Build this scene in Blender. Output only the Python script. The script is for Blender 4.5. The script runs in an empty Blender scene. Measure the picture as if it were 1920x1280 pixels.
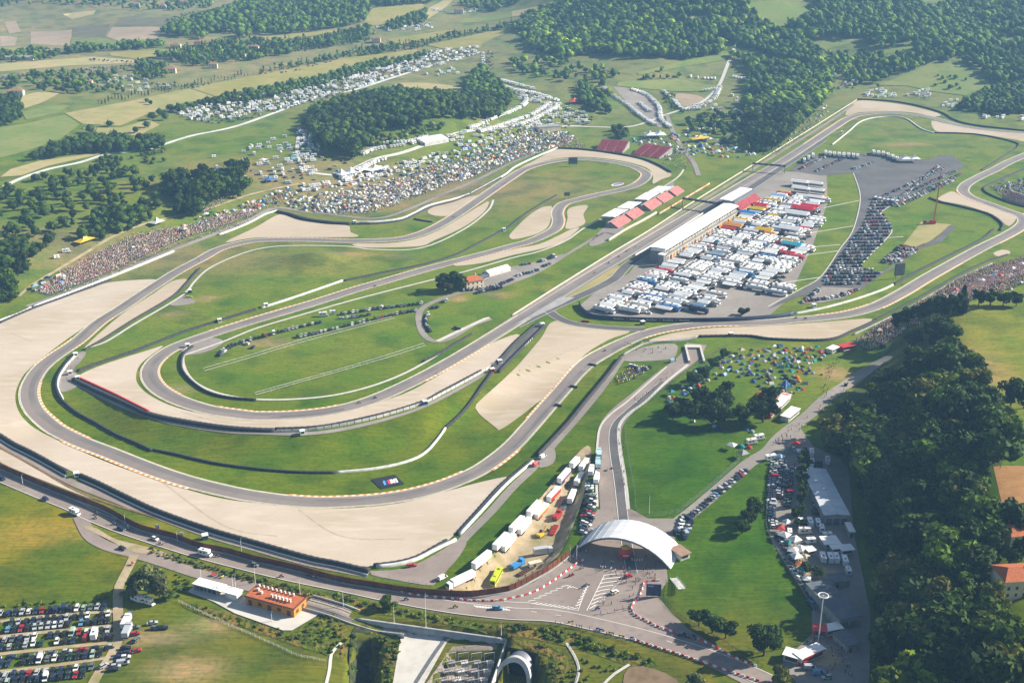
import bpy, math, random
import numpy as np
from mathutils import Vector, Matrix, geometry
random.seed(7); RNG = np.random.default_rng(7)
SC = bpy.context.scene
COL = SC.collection
R = math.radians

# ------------------------------------------------------------------ camera, sky, sun, exposure
FPX, CX, CY, HC = 2200.0, 960.0, 640.0, 272.0
TH = math.atan(870.0 / FPX)
cam = bpy.data.cameras.new('camera'); cam.sensor_width = 36.0; cam.lens = 36.0 * FPX / 1920.0
cam.clip_start = 1.0; cam.clip_end = 20000.0
camo = bpy.data.objects.new('camera', cam); COL.objects.link(camo)
camo.location = (0, 0, HC); camo.rotation_euler = (math.pi / 2 - TH, 0, 0)
SC.camera = camo
SUN_AZ, SUN_EL = R(14), R(30)          # direction towards the sun: mostly +X (right), a little away from the camera
SUN = Vector((math.cos(SUN_AZ) * math.cos(SUN_EL), math.sin(SUN_AZ) * math.cos(SUN_EL), math.sin(SUN_EL)))
w = bpy.data.worlds.new('World'); SC.world = w; w.use_nodes = True
nt = w.node_tree; sky = nt.nodes.new('ShaderNodeTexSky'); sky.sky_type = 'NISHITA'; sky.sun_disc = False
sky.sun_elevation = SUN_EL; sky.sun_rotation = math.pi / 2 - SUN_AZ
nt.links.new(sky.outputs[0], nt.nodes['Background'].inputs[0]); nt.nodes['Background'].inputs[1].default_value = 0.055
sl = bpy.data.lights.new('sun', 'SUN'); sl.energy = 5.0; sl.angle = R(0.5); sl.color = (1.0, 0.93, 0.80)
so = bpy.data.objects.new('sun', sl); COL.objects.link(so); so.rotation_euler = SUN.to_track_quat('Z', 'Y').to_euler()
so.location = (300, 200, 600)
vs = SC.view_settings; vs.view_transform = 'Standard'; vs.look = 'None'; vs.gamma = 1.0; vs.use_curve_mapping = False
vs.exposure = 1.1
SC.render.engine = 'CYCLES'
cy = SC.cycles; cy.use_denoising = True; cy.max_bounces = 5; cy.diffuse_bounces = 2; cy.glossy_bounces = 2
cy.transmission_bounces = 3; cy.volume_bounces = 0; cy.transparent_max_bounces = 6

# ------------------------------------------------------------------ ground shape
def sst(a, b, x):
    t = np.clip((x - a) / (b - a), 0, 1)
    return t * t * (3 - 2 * t)
def cvx(x, y, poly):                   # signed distance-ish inside a convex polygon (anticlockwise)
    d = 1e9
    for i in range(len(poly)):
        (ax, ay), (bx, by) = poly[i], poly[(i + 1) % len(poly)]
        l = math.hypot(bx - ax, by - ay)
        d = np.minimum(d, ((y - ay) * (bx - ax) - (x - ax) * (by - ay)) / l)
    return d
PIT = [(-33.6, 341), (-9.0, 341), (-2.0, 381), (-24, 381)]
def flat(px, z):
    out = []
    for a, b in px:
        u, v = (a - CX) / FPX, (b - CY) / FPX; t = (HC - z) / (math.sin(TH) + v * math.cos(TH)); out.append((u * t, t * (math.cos(TH) - v * math.sin(TH))))
    return out
CUT = flat([(915, 1330), (1030, 1330), (1016, 1262), (985, 1232), (950, 1242)], -9)
RWA, RWB = np.array(flat([(668, 1152), (950, 1191)], -5))
RWE = np.array(flat([(912, 1300)], -5)[0])
LOT = flat([(846, 1108), (900, 1115), (962, 1102), (1028, 1066), (1058, 1032), (1094, 940), (1108, 858), (1088, 855), (1000, 955), (880, 1074)], -6)
def H(x, y):
    x = np.asarray(x, float); y = np.asarray(y, float)
    d = (x + 338) * -.816 + (y - 735) * .578
    z = 15 * sst(14, 120, d) + 24 * sst(120, 900, d)
    z = z + 60 * sst(1700, 4200, y)
    z = z + 150 * np.exp(-((x - 330) / 330) ** 2 - ((y - 2250) / 420) ** 2)
    z = z + 140 * np.exp(-((x - 1150) / 420) ** 2 - ((y - 2050) / 430) ** 2)
    z = z + 50 * np.exp(-((x + 120) / 300) ** 2 - ((y - 2700) / 320) ** 2)
    z = z + 16 * np.exp(-((x + 110) / 75) ** 2 - ((y - 1330) / 90) ** 2)
    z = z + 14 * np.exp(-((x - 590) / 110) ** 2 - ((y - 1750) / 130) ** 2)
    z = z + (20 * np.sin(x / 130 + 1.3) * np.sin(y / 190 + .4) + 6 * np.sin(x / 75 + y / 140 + 2.0)) * sst(1600, 2200, y)
    d1 = (x - 141) * .968 - (y - 351) * .253
    d2 = (x - 202) * .68 - (y - 688) * .733
    z = z + 24 * sst(-6, 48, np.minimum(d1, d2 - 6))
    f = np.interp(x, [-600, -261, -198, -135, -101, -47, 0, 60, 400], [700, 637, 583, 561, 561, 585, 640, 690, 700])
    wd = 30 + 170 * (1 - sst(-320, -225, x))
    z = z - 6.5 * (1 - sst(-70, 140, x)) * sst(0, 1, (f - y) / wd)
    z = z + 7.0 * np.exp(-((x + 150) / 22) ** 2 - ((y - 850) / 17) ** 2)
    z = z + 2.0 * np.exp(-((x + 190) / 60) ** 2 - ((y - 800) / 60) ** 2)
    gx = -57.5 + (y - 388) * -.05
    z = z - 11 * (1 - sst(3.8, 6.0, np.abs(x - gx))) * (1 - sst(386, 391, y))
    ld = RWB - RWA; ll = math.hypot(*ld); ds = ((x - RWA[0]) * ld[1] - (y - RWA[1]) * ld[0]) / ll; tp = ((x - RWA[0]) * ld[0] + (y - RWA[1]) * ld[1]) / ll / ll
    le = RWB - RWE; dw = ((y - RWE[1]) * le[0] - (x - RWE[0]) * le[1]) / math.hypot(*le)
    z = z - 4.2 * sst(-1.7, .1, ds) * sst(-.15, .42, tp) * sst(-1.7, .1, dw) * sst(310, 330, y)
    z = z - 4.5 * sst(-.9, .5, cvx(x, y, PIT))
    z = z - 6.0 * sst(-.2, 1.6, cvx(x, y, CUT))
    z = z - 4.2 * sst(0, 4.5, cvx(x, y, LOT))
    return z
def pix(pts):
    """photograph pixels (1920 x 1280) -> points on the ground, by following each line of sight down to the terrain"""
    p = np.atleast_2d(np.asarray(pts, float))
    u = (p[:, 0] - CX) / FPX; v = (p[:, 1] - CY) / FPX
    st, ct = math.sin(TH), math.cos(TH)
    D = np.stack([u, ct - v * st, -st - v * ct], 1)
    ts = np.geomspace(300, 7000, 420)
    X = D[:, 0:1] * ts; Y = D[:, 1:2] * ts; Z = HC + D[:, 2:3] * ts
    below = Z < H(X, Y)
    i = np.where(below.any(1), below.argmax(1), len(ts) - 1)
    lo = ts[np.maximum(i - 1, 0)]; hi = ts[i]
    for _ in range(22):
        m = (lo + hi) / 2
        b = HC + D[:, 2] * m < H(D[:, 0] * m, D[:, 1] * m)
        hi = np.where(b, m, hi); lo = np.where(b, lo, m)
    x, y = D[:, 0] * hi, D[:, 1] * hi
    return np.stack([x, y, H(x, y)], 1)
def at(px, py): return Vector(pix([(px, py)])[0])
def zat(x, y): return float(H(x, y))

# ------------------------------------------------------------------ materials
def srgb(c): return tuple((v / 12.92 if v <= .04045 else ((v + .055) / 1.055) ** 2.4) for v in c)
MATS = {}
def mat(name, col, rough=.8, noise=None, col2=None, spec=.3, metal=0.0, source=None, detail=3.0, bump=0, layers=None, emit=None, mul=False):
    """principled; optional world-space noise between two colours; source='object' takes the object colour, 'attr' the mesh colour"""
    if name in MATS: return MATS[name]
    m = bpy.data.materials.new(name); m.use_nodes = True; t = m.node_tree; b = t.nodes['Principled BSDF']
    b.inputs['Roughness'].default_value = rough; b.inputs['Metallic'].default_value = metal
    b.inputs['Specular IOR Level'].default_value = spec
    b.inputs['Base Color'].default_value = (*col, 1)
    m.diffuse_color = (*col, 1)
    out = None
    if source == 'object':
        n = t.nodes.new('ShaderNodeObjectInfo'); out = n.outputs['Color']
    elif source == 'attr':
        n = t.nodes.new('ShaderNodeAttribute'); n.attribute_name = 'tint'; out = n.outputs['Color']
    geo = t.nodes.new('ShaderNodeNewGeometry')
    def nz(scale, det=detail, stretch=None):
        n = t.nodes.new('ShaderNodeTexNoise'); n.inputs['Scale'].default_value = scale; n.inputs['Detail'].default_value = det
        if stretch:
            mp = t.nodes.new('ShaderNodeMapping'); mp.inputs['Rotation'].default_value = (0, 0, stretch[0]); mp.inputs['Scale'].default_value = (stretch[1], stretch[2], 1)
            t.links.new(geo.outputs['Position'], mp.inputs['Vector']); t.links.new(mp.outputs[0], n.inputs['Vector'])
        else: t.links.new(geo.outputs['Position'], n.inputs['Vector'])
        return n
    lay = list(layers or [])
    if noise: lay = [(noise, col2 or tuple(c * .6 for c in col), .42, .6)] + lay
    for L in lay:
        sc, c2, lo, hi = L[:4]
        n = nz(sc, detail, L[4] if len(L) > 4 else None)
        r = t.nodes.new('ShaderNodeMapRange'); r.inputs[1].default_value = lo; r.inputs[2].default_value = hi
        r.inputs[4].default_value = L[5] if len(L) > 5 else 1.0
        t.links.new(n.outputs['Fac'], r.inputs[0])
        mx = t.nodes.new('ShaderNodeMix'); mx.data_type = 'RGBA'; mx.blend_type = 'MULTIPLY' if mul else 'MIX'
        t.links.new(r.outputs[0], mx.inputs[0])
        if out is not None: t.links.new(out, mx.inputs[6])
        else: mx.inputs[6].default_value = (*col, 1)
        mx.inputs[7].default_value = (*c2, 1); out = mx.outputs[2]
    if out is not None: t.links.new(out, b.inputs['Base Color'])
    if bump:
        n = nz(bump[0], 4); bp = t.nodes.new('ShaderNodeBump'); bp.inputs['Strength'].default_value = bump[1]; bp.inputs['Distance'].default_value = bump[2]
        t.links.new(n.outputs['Fac'], bp.inputs['Height']); t.links.new(bp.outputs[0], b.inputs['Normal'])
    if emit: b.inputs['Emission Color'].default_value = (*emit[0], 1); b.inputs['Emission Strength'].default_value = emit[1]
    MATS[name] = m
    return m

# ------------------------------------------------------------------ mesh helpers
class MB:
    """collects boxes, prisms, tubes, quads; build() links them as one mesh object"""
    def __init__(s): s.v = []; s.f = []; s.m = []
    def add(s, vs, fs, mi=0):
        o = len(s.v); s.v += [tuple(a) for a in vs]; s.f += [tuple(i + o for i in f) for f in fs]; s.m += [mi] * len(fs); return s
    def box(s, x0, x1, y0, y1, z0, z1, mi=0, taper=0, tx=None):
        a = taper; b = taper if tx is None else tx
        return s.add([(x0, y0, z0), (x1, y0, z0), (x1, y1, z0), (x0, y1, z0), (x0 + b, y0 + a, z1), (x1 - b, y0 + a, z1), (x1 - b, y1 - a, z1), (x0 + b, y1 - a, z1)],
                     [(0, 3, 2, 1), (4, 5, 6, 7), (0, 1, 5, 4), (1, 2, 6, 5), (2, 3, 7, 6), (3, 0, 4, 7)], mi)
    def prism(s, prof, y0, y1, mi=0, inset=None):
        """profile in x,z extruded along y"""
        n = len(prof); i = inset or 0
        return s.add([(x, y0, z) for x, z in prof] + [(x, y1, z) for x, z in prof],
                     [tuple(range(n)), tuple(range(2 * n - 1, n - 1, -1))] + [(k, n + k, n + (k + 1) % n, (k + 1) % n) for k in range(n)], mi)
    def hull(s, lo, hi, mi=0):
        """two matching loops of points joined, both ends closed"""
        n = len(lo)
        return s.add(list(lo) + list(hi), [tuple(range(n - 1, -1, -1)), tuple(range(n, 2 * n))] + [(k, (k + 1) % n, n + (k + 1) % n, n + k) for k in range(n)], mi)
    def cyl(s, c, r, h, n=8, axis='z', mi=0, r2=None):
        r2 = r if r2 is None else r2
        def P(a, rr, t):
            p, q = rr * math.cos(a), rr * math.sin(a)
            return {'z': (c[0] + p, c[1] + q, c[2] + t), 'y': (c[0] + p, c[1] + t, c[2] + q), 'x': (c[0] + t, c[1] + p, c[2] + q)}[axis]
        lo = [P(2 * math.pi * k / n, r, 0) for k in range(n)]; hi = [P(2 * math.pi * k / n, r2, h) for k in range(n)]
        return s.hull(lo, hi, mi)
    def bar(s, a, b, r, n=4, mi=0, r2=None):
        a = Vector(a); b = Vector(b); d = (b - a)
        if d.length < 1e-6: return s
        q = d.to_track_quat('Z', 'Y'); r2 = r if r2 is None else r2
        lo = [a + q @ Vector((r * math.cos(2 * math.pi * k / n + .785), r * math.sin(2 * math.pi * k / n + .785), 0)) for k in range(n)]
        hi = [b + q @ Vector((r2 * math.cos(2 * math.pi * k / n + .785), r2 * math.sin(2 * math.pi * k / n + .785), 0)) for k in range(n)]
        return s.hull(lo, hi, mi)
    def move(s, M, start=0):
        for i in range(start, len(s.v)): s.v[i] = tuple(M @ Vector(s.v[i]))
        return s
    def mesh(s, name, mats):
        me = bpy.data.meshes.new(name); me.from_pydata(s.v, [], s.f)
        for m in (mats if isinstance(mats, (list, tuple)) else [mats]): me.materials.append(m)
        if any(s.m): me.polygons.foreach_set('material_index', s.m)
        me.update(); return me
    def build(s, name, mats, parent=None, loc=None, rz=0, color=None):
        return place(name, s.mesh(name, mats), parent, loc, rz, color)
def place(name, me, parent=None, loc=None, rz=0, color=None, scale=None):
    o = bpy.data.objects.new(name, me); COL.objects.link(o)
    if loc is not None: o.location = loc
    if rz: o.rotation_euler = (0, 0, rz)
    if scale is not None: o.scale = (scale,) * 3 if np.isscalar(scale) else scale
    if color is not None: o.color = (*color[:3], 1)
    if parent is not None: o.parent = parent
    return o
def empty(name, loc, rz=0):
    o = bpy.data.objects.new(name, None); COL.objects.link(o); o.location = loc; o.rotation_euler = (0, 0, rz); o.empty_display_size = .5; return o
def tag(o, label=None, cat=None, group=None, kind=None):
    if label: o['label'] = label
    if cat: o['category'] = cat
    if group: o['group'] = group
    if kind: o['kind'] = kind
    return o
def npmesh(name, V, Fc, mats, tint=None, mi=None):
    """triangles/quads from arrays, with an optional colour per vertex called 'tint'"""
    me = bpy.data.meshes.new(name); V = np.asarray(V, np.float32); Fc = np.asarray(Fc, np.int32); k = Fc.shape[1]
    me.vertices.add(len(V)); me.vertices.foreach_set('co', V.ravel())
    me.loops.add(Fc.size); me.loops.foreach_set('vertex_index', Fc.ravel())
    me.polygons.add(len(Fc)); me.polygons.foreach_set('loop_start', np.arange(len(Fc), dtype=np.int32) * k)
    me.polygons.foreach_set('loop_total', np.full(len(Fc), k, np.int32))
    for m in (mats if isinstance(mats, (list, tuple)) else [mats]): me.materials.append(m)
    if mi is not None: me.polygons.foreach_set('material_index', np.asarray(mi, np.int32))
    if tint is not None:
        a = me.attributes.new('tint', 'FLOAT_COLOR', 'POINT')
        a.data.foreach_set('color', np.concatenate([tint, np.ones((len(tint), 1))], 1).astype(np.float32).ravel())
    me.update(calc_edges=True); me.validate(); return me

def smooth(P, step=5.0, closed=False):
    """Catmull-Rom through ground points (x, y), resampled at an even step"""
    P = np.asarray(P, float)[:, :2]; n = len(P); out = []
    rng = range(n if closed else n - 1)
    for i in rng:
        if closed: p0, p1, p2, p3 = P[(i - 1) % n], P[i], P[(i + 1) % n], P[(i + 2) % n]
        else: p0, p1, p2, p3 = P[max(i - 1, 0)], P[i], P[i + 1], P[min(i + 2, n - 1)]
        for t in np.linspace(0, 1, 12, endpoint=False):
            out.append(.5 * ((2 * p1) + (-p0 + p2) * t + (2 * p0 - 5 * p1 + 4 * p2 - p3) * t * t + (-p0 + 3 * p1 - 3 * p2 + p3) * t ** 3))
    out.append(P[0] if closed else P[-1])
    out = np.array(out); s = np.r_[0, np.cumsum(np.hypot(*np.diff(out, axis=0).T))]
    k = max(2, int(round(s[-1] / step)) + 1); q = np.linspace(0, s[-1], k)
    return np.stack([np.interp(q, s, out[:, 0]), np.interp(q, s, out[:, 1])], 1)
def normals(L, closed=False):
    if closed: d = np.roll(L[:-1], -1, 0) - np.roll(L[:-1], 1, 0); d = np.r_[d, d[:1]]
    else: d = np.gradient(L, axis=0)
    d = d / np.maximum(np.hypot(d[:, 0], d[:, 1])[:, None], 1e-9)
    return np.stack([-d[:, 1], d[:, 0]], 1)
def strip(name, L, a, b, z, m, parent=None, closed=False, across=1, alt=None, color=None):
    """flat ribbon on the ground between offsets a and b (to the left of the line L)"""
    N = normals(L, closed); offs = np.linspace(a, b, across + 1) if np.isscalar(a) and np.isscalar(b) else [a, b]
    rows = [L + N * (np.asarray(o).reshape(-1, 1) if not np.isscalar(o) else o) for o in offs]; k = len(L)
    XY = np.concatenate(rows); V = np.c_[XY, H(XY[:, 0], XY[:, 1]) + z]
    F = [((r + 1) * k + i, r * k + i, r * k + i + 1, (r + 1) * k + i + 1) for r in range(len(offs) - 1) for i in range(k - 1)]
    mi = [(i % 2) for r in range(len(offs) - 1) for i in range(k - 1)] if alt else None
    me = npmesh(name, V, F, [m, alt] if alt else m, mi=mi)
    return place(name, me, parent, color=color)
def wallmesh(L, h, th, z0=0.0, closed=False, crown=None, base=None):
    """upright wall of height h and thickness th along the line L, following the ground"""
    N = normals(L, closed); k = len(L); A = L + N * th / 2; B = L - N * th / 2
    g = H(L[:, 0], L[:, 1]) if base is None else base
    V = np.concatenate([np.c_[A, g + z0 - .4], np.c_[A, g + z0 + h], np.c_[B, g + z0 + h], np.c_[B, g + z0 - .4]])
    F = []
    for i in range(k - 1):
        for r in range(3): F.append((r * k + i, r * k + i + 1, (r + 1) * k + i + 1, (r + 1) * k + i))
    F += [(0, k, 2 * k, 3 * k), (k - 1, 4 * k - 1, 3 * k - 1, 2 * k - 1)]
    return V, F
def inside(poly, x, y):
    poly = np.asarray(poly)[:, :2]; c = np.zeros(len(x), bool); j = len(poly) - 1
    for i in range(len(poly)):
        xi, yi = poly[i]; xj, yj = poly[j]
        c ^= ((yi > y) != (yj > y)) & (x < (xj - xi) * (y - yi) / (yj - yi + 1e-12) + xi); j = i
    return c
def patch(name, px, z, m, g=7.0, parent=None, round_=True, kind='structure', world=False):
    """a sheet laid on the ground inside a pixel outline, triangulated finely enough to follow the terrain"""
    P = np.asarray(px, float)[:, :2] if world else pix(px)[:, :2]
    if round_: B = smooth(P, min(g, 5), True)[:-1]
    else:
        B = []
        for i in range(len(P)):
            a, b = P[i], P[(i + 1) % len(P)]; n = max(1, int(np.hypot(*(b - a)) / g))
            B += [a + (b - a) * t / n for t in range(n)]
        B = np.array(B)
    lo, hi = B.min(0), B.max(0)
    gx, gy = np.meshgrid(np.arange(lo[0] + g * .5, hi[0], g), np.arange(lo[1] + g * .5, hi[1], g)); gx, gy = gx.ravel(), gy.ravel()
    k = inside(B, gx, gy); I = np.stack([gx[k], gy[k]], 1)
    A = np.concatenate([B, I]); n = len(B)
    vs_, es_, fs_, *_ = geometry.delaunay_2d_cdt([Vector(a) for a in A], [(i, (i + 1) % n) for i in range(n)], [], 1, 1e-4)
    V = np.array([(v.x, v.y) for v in vs_]); fs_ = [f for f in fs_ if len(f) == 3]
    V = np.c_[V, H(V[:, 0], V[:, 1]) + z]
    F = np.array(fs_); a, b, c = V[F[:, 0]], V[F[:, 1]], V[F[:, 2]]
    flip = np.cross(b - a, c - a)[:, 2] < 0; F[flip] = F[flip][:, ::-1]
    o = place(name, npmesh(name, V, F, m), parent)
    if kind and parent is None: o['kind'] = kind
    return o
# ------------------------------------------------------------------ ground materials
M_LAWN = mat('grass_lawn', (.060, .125, .003), .95, spec=.1, layers=[(.018, (.09, .15, .004), .42, .62), (.07, (.045, .10, .003), .45, .65), (.5, (.04, .08, .003), .48, .78, None, .6)])
M_GRAVEL = mat('gravel', (.50, .405, .305), .97, spec=.1, layers=[(.013, (.42, .335, .235), .45, .62), (.30, (.40, .33, .24), .47, .62, (.62, 1, 16), .55), (.05, (.52, .45, .36), .5, .68, (.2, 1, 4), .6), (.9, (.39, .32, .23), .5, .8, None, .35)])
M_GRAVELW = mat('gravel_pale', (.545, .455, .37), .97, spec=.1, layers=[(.02, (.46, .375, .28), .42, .65), (.30, (.44, .37, .28), .47, .62, (.45, 1, 16), .55), (.05, (.58, .50, .41), .5, .68, (.9, 1, 4), .6), (.9, (.43, .36, .28), .5, .8, None, .35)])
M_ASPH = mat('asphalt_track', (.225, .185, .170), .88, spec=.25, layers=[(.03, (.25, .21, .190), .42, .6), (.3, (.165, .150, .140), .5, .75, None, .5), (.08, (.15, .14, .135), .58, .75, (.6, 1, 9), .5)])
M_ASPH2 = mat('asphalt_road', (.255, .205, .18), .9, spec=.2, layers=[(.05, (.30, .245, .215), .42, .6), (.35, (.19, .155, .14), .52, .75, None, .6)])
M_ASPHD = mat('asphalt_dark', (.105, .10, .10), .9, spec=.2, layers=[(.04, (.135, .128, .125), .42, .62), (.4, (.08, .078, .078), .52, .75, None, .6)])
M_ASPHP = mat('asphalt_paddock', (.245, .215, .190), .9, spec=.2, layers=[(.03, (.30, .265, .235), .42, .62), (.3, (.19, .17, .155), .5, .75, None, .6)])
M_CONC = mat('concrete_pale', (.56, .53, .48), .9, spec=.2, layers=[(.2, (.47, .44, .39), .45, .7), (1.3, (.62, .59, .54), .5, .8, None, .5)])
M_DIRT = mat('dirt', (.36, .28, .17), .97, spec=.1, layers=[(.12, (.43, .345, .23), .42, .62), (.6, (.24, .19, .10), .5, .75, None, .6), (.07, (.19, .19, .05), .52, .66, None, .75)])
M_WHITE = mat('line_paint', (.78, .75, .70), .7)
M_ORANGE = mat('kerb_orange', (.80, .30, .055), .7, noise=.4, col2=(.66, .26, .06))
M_CREAM = mat('kerb_cream', (.78, .68, .48), .7)
def field(name, a, b, c=None, sc=.02): return mat(name, a, .97, spec=.1, layers=[(sc, b, .42, .62), (.09, c or tuple(x * .75 for x in a), .5, .7, None, .7)])
M_HAY = field('field_hay', (.42, .34, .17), (.36, .32, .14), (.30, .27, .11))
M_STUB = field('field_stubble', (.36, .30, .13), (.27, .27, .09), (.25, .22, .09))
M_PLOW = field('field_ploughed', (.40, .30, .21), (.34, .26, .17))
M_DARKF = field('field_dark_crop', (.16, .15, .085), (.20, .17, .10))
M_PASTURE = field('field_pasture', (.165, .215, .055), (.22, .235, .07), (.12, .18, .04))
M_YEL = field('field_yellow_green', (.27, .25, .07), (.33, .28, .10), (.20, .21, .05))
M_SOIL = mat('field_bare_soil', (.34, .185, .070), .97, spec=.1, layers=[(.25, (.29, .15, .055), .42, .6), (1.2, (.40, .235, .10), .5, .75, None, .6)])
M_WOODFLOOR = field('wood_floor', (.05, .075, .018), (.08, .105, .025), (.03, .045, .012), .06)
M_SCRUB = mat('scrub_grass', (.085, .115, .010), .97, spec=.1, bump=(.5, 1.0, 1.2), layers=[(.10, (.20, .125, .030), .44, .58), (.35, (.040, .068, .006), .46, .62), (.9, (.15, .17, .02), .5, .72, None, .8)])

# ------------------------------------------------------------------ the ground: one sheet to beyond the horizon line of the hills
def axis(stops):
    out = [stops[0][0]]
    for (a, s), (b, _) in zip(stops, stops[1:]):
        n = max(1, int(round((b - a) / s))); out += list(np.linspace(a, b, n + 1)[1:])
    return np.array(out)
gxs = axis([(-6000, 200), (-2600, 40), (-1300, 16), (-520, 6.5), (-80, 1.6), (30, 6.5), (560, 16), (1500, 40), (2600, 200), (6000, 1)])
gys = axis([(60, 30), (240, 5), (330, 1.6), (402, 6), (1000, 9), (1500, 16), (2900, 40), (5200, 300), (12000, 1)])
X, Y = np.meshgrid(gxs, gys); nx, ny = len(gxs), len(gys)
V = np.stack([X.ravel(), Y.ravel(), H(X, Y).ravel()], 1)
I = np.arange(nx * ny).reshape(ny, nx)
F = np.stack([I[:-1, :-1].ravel(), I[:-1, 1:].ravel(), I[1:, 1:].ravel(), I[1:, :-1].ravel()], 1)
# tint: the kind of grass that grows where (infield turf, lush lawn, meadow, far pasture)
def blob(px, r):
    c = pix([px])[0]; return np.exp(-(((V[:, 0] - c[0]) / r[0]) ** 2 + ((V[:, 1] - c[1]) / r[1]) ** 2))
base = np.tile(np.array([.132, .184, .014]), (len(V), 1))
def blend(c, wgt): global base; wgt = np.clip(wgt, 0, 1)[:, None]; base = base * (1 - wgt) + np.array(c) * wgt
blend((.195, .200, .070), sst(1100, 1700, V[:, 1]) * .9); blend((.26, .225, .095), sst(1250, 1700, V[:, 1]) * (1 - sst(-400, 100, V[:, 0])) * .8)
blend((.108, .155, .003), sst(700, 560, V[:, 1]))
blend((.052, .122, .001), 1.5 * blob((1330, 860), (50, 95)) + 1.5 * blob((1400, 1060), (45, 60)) + .8 * blob((960, 990), (40, 60)))
blend((.185, .175, .003), 1.6 * blob((40, 1040), (75, 45))); blend((.10, .13, .002), 1.2 * blob((120, 1040), (22, 14)) + blob((60, 1095), (60, 12)) + 1.0 * blob((330, 1200), (60, 30)))
blend((.26, .20, .02), 1.2 * blob((45, 1000), (18, 12)) + 1.1 * blob((130, 1000), (10, 8)))
blend((.125, .130, .010), 1.2 * blob((800, 1230), (130, 30)) + blob((1110, 1240), (60, 30)))
blend((.165, .195, .018), 1.5 * blob((1880, 660), (110, 110))); blend((.30, .22, .06), 1.2 * blob((1840, 690), (14, 34))); blend((.13, .18, .01), 1.2 * blob((1900, 820), (40, 40)))
blend((.24, .195, .075), 1.3 * blob((720, 355), (190, 80)) + blob((220, 480), (150, 50)))
for p_, r_ in [((350, 1255), (14, 8)), ((325, 588), (9, 5)), ((385, 560), (7, 5)), ((500, 642), (16, 7)), ((750, 481), (9, 6)), ((880, 325), (10, 8)), ((640, 475), (22, 5)), ((1150, 625), (9, 3)), ((290, 1195), (16, 5)), ((395, 1170), (10, 6)), ((860, 560), (6, 5)), ((930, 552), (10, 6)), ((1700, 271), (26, 9)), ((230, 700), (8, 5)), ((330, 730), (10, 6)), ((1095, 545), (20, 8)), ((1565, 700), (10, 10))]: blend((.34, .24, .10), 1.1 * blob(p_, r_))
M_GROUND = mat('ground_grass', (.1, .15, .02), .95, spec=.1, source='attr', mul=True, layers=[
    (.012, (1.22, 1.06, 1.1), .46, .66), (.04, (.62, .74, .8), .48, .64), (.09, (1.7, 1.2, 1.9), .66, .78, None, .6), (.028, (.75, .95, .8), .5, .62),
    (.5, (.55, .62, .7), .46, .72, None, .8), (.11, (.72, .85, .8), .46, .58, (.62, 1, 10), .8), (.075, (1.35, 1.15, 1.3), .50, .62, (-.35, 1, 12), .8), (1.6, (1.5, 1.2, 1.4), .56, .75, None, .7), (.25, (1.35, 1.1, 1.3), .55, .7, None, .7)])
ground = place('ground', npmesh('ground', V, F, M_GROUND, tint=base)); ground['kind'] = 'structure'
gm = ground.data; gm.polygons.foreach_set('use_smooth', np.ones(len(gm.polygons), bool))

# ------------------------------------------------------------------ fields and grounds further out
FIELDS = []
def fld(name, m, *px):
    FIELDS.append(pix(px)[:, :2]); return patch(name, px, .25 + .012 * len(FIELDS), m, 14, round_=False)
fld('field', M_PLOW, (57, 60), (135, 57), (130, 88), (57, 83)); fld('field', M_DARKF, (136, 51), (207, 45), (197, 70), (136, 71))
fld('field', M_PLOW, (210, 52), (307, 52), (295, 72), (237, 85), (200, 70)); fld('field', M_HAY, (117, 27), (180, 20), (175, 28), (135, 37))
fld('field', M_DARKF, (225, 34), (330, 32), (310, 49), (212, 49)); fld('field', M_PASTURE, (135, 73), (200, 73), (235, 87), (210, 92), (132, 88))
fld('field', M_PLOW, (0, 68), (32, 70), (28, 86), (0, 88)); fld('field', M_YEL, (0, 89), (55, 90), (0, 100)); fld('field', M_PLOW, (8, 42), (30, 40), (40, 60), (18, 64))
fld('field', M_HAY, (-20, 122), (175, 107), (260, 114), (250, 119), (125, 124), (-20, 137))
fld('field', M_YEL, (205, 100), (350, 91), (345, 97), (262, 112), (207, 105))
fld('field', M_STUB, (122, 213), (260, 187), (355, 166), (400, 182), (325, 200), (275, 215), (225, 237), (155, 233))
fld('field', M_YEL, (355, 165), (480, 142), (655, 108), (780, 93), (792, 98), (680, 123), (605, 146), (480, 171), (425, 180), (402, 181))
fld('field', M_PASTURE, (0, 240), (50, 232), (122, 216), (150, 234), (112, 262), (50, 284), (-10, 300))
fld('field', M_STUB, (150, 240), (225, 240), (280, 225), (300, 235), (260, 255), (190, 255))
fld('field', M_HAY, (0, 333), (20, 318), (75, 302), (195, 286), (185, 291), (90, 312), (40, 330))
fld('field', M_HAY, (37, 182), (75, 172), (112, 176), (75, 195), (42, 205)); fld('field', M_PASTURE, (40, 210), (90, 200), (130, 198), (112, 212), (50, 226))
fld('field', M_YEL, (480, 70), (640, 55), (640, 59), (555, 72), (480, 78)); fld('field', M_YEL, (685, 37), (697, 17), (792, 8), (797, 15), (717, 47), (680, 50))
fld('field', M_HAY, (805, 15), (830, 2), (850, 0), (835, 15), (800, 38), (795, 36)); fld('field', M_YEL, (800, 85), (917, 60), (960, 57), (905, 82), (900, 92), (830, 92))
fld('field', M_YEL, (725, 75), (860, 55), (840, 62), (780, 82), (745, 84)); fld('field', M_PASTURE, (870, 35), (960, 22), (960, 33), (900, 42), (860, 45)); fld('field', M_HAY, (960, 22), (1042, 2), (1010, 25), (960, 32))
fld('field', M_PASTURE, (1400, 5), (1475, 3), (1505, 12), (1520, 25), (1490, 42), (1460, 57), (1440, 50), (1420, 30))
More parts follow.
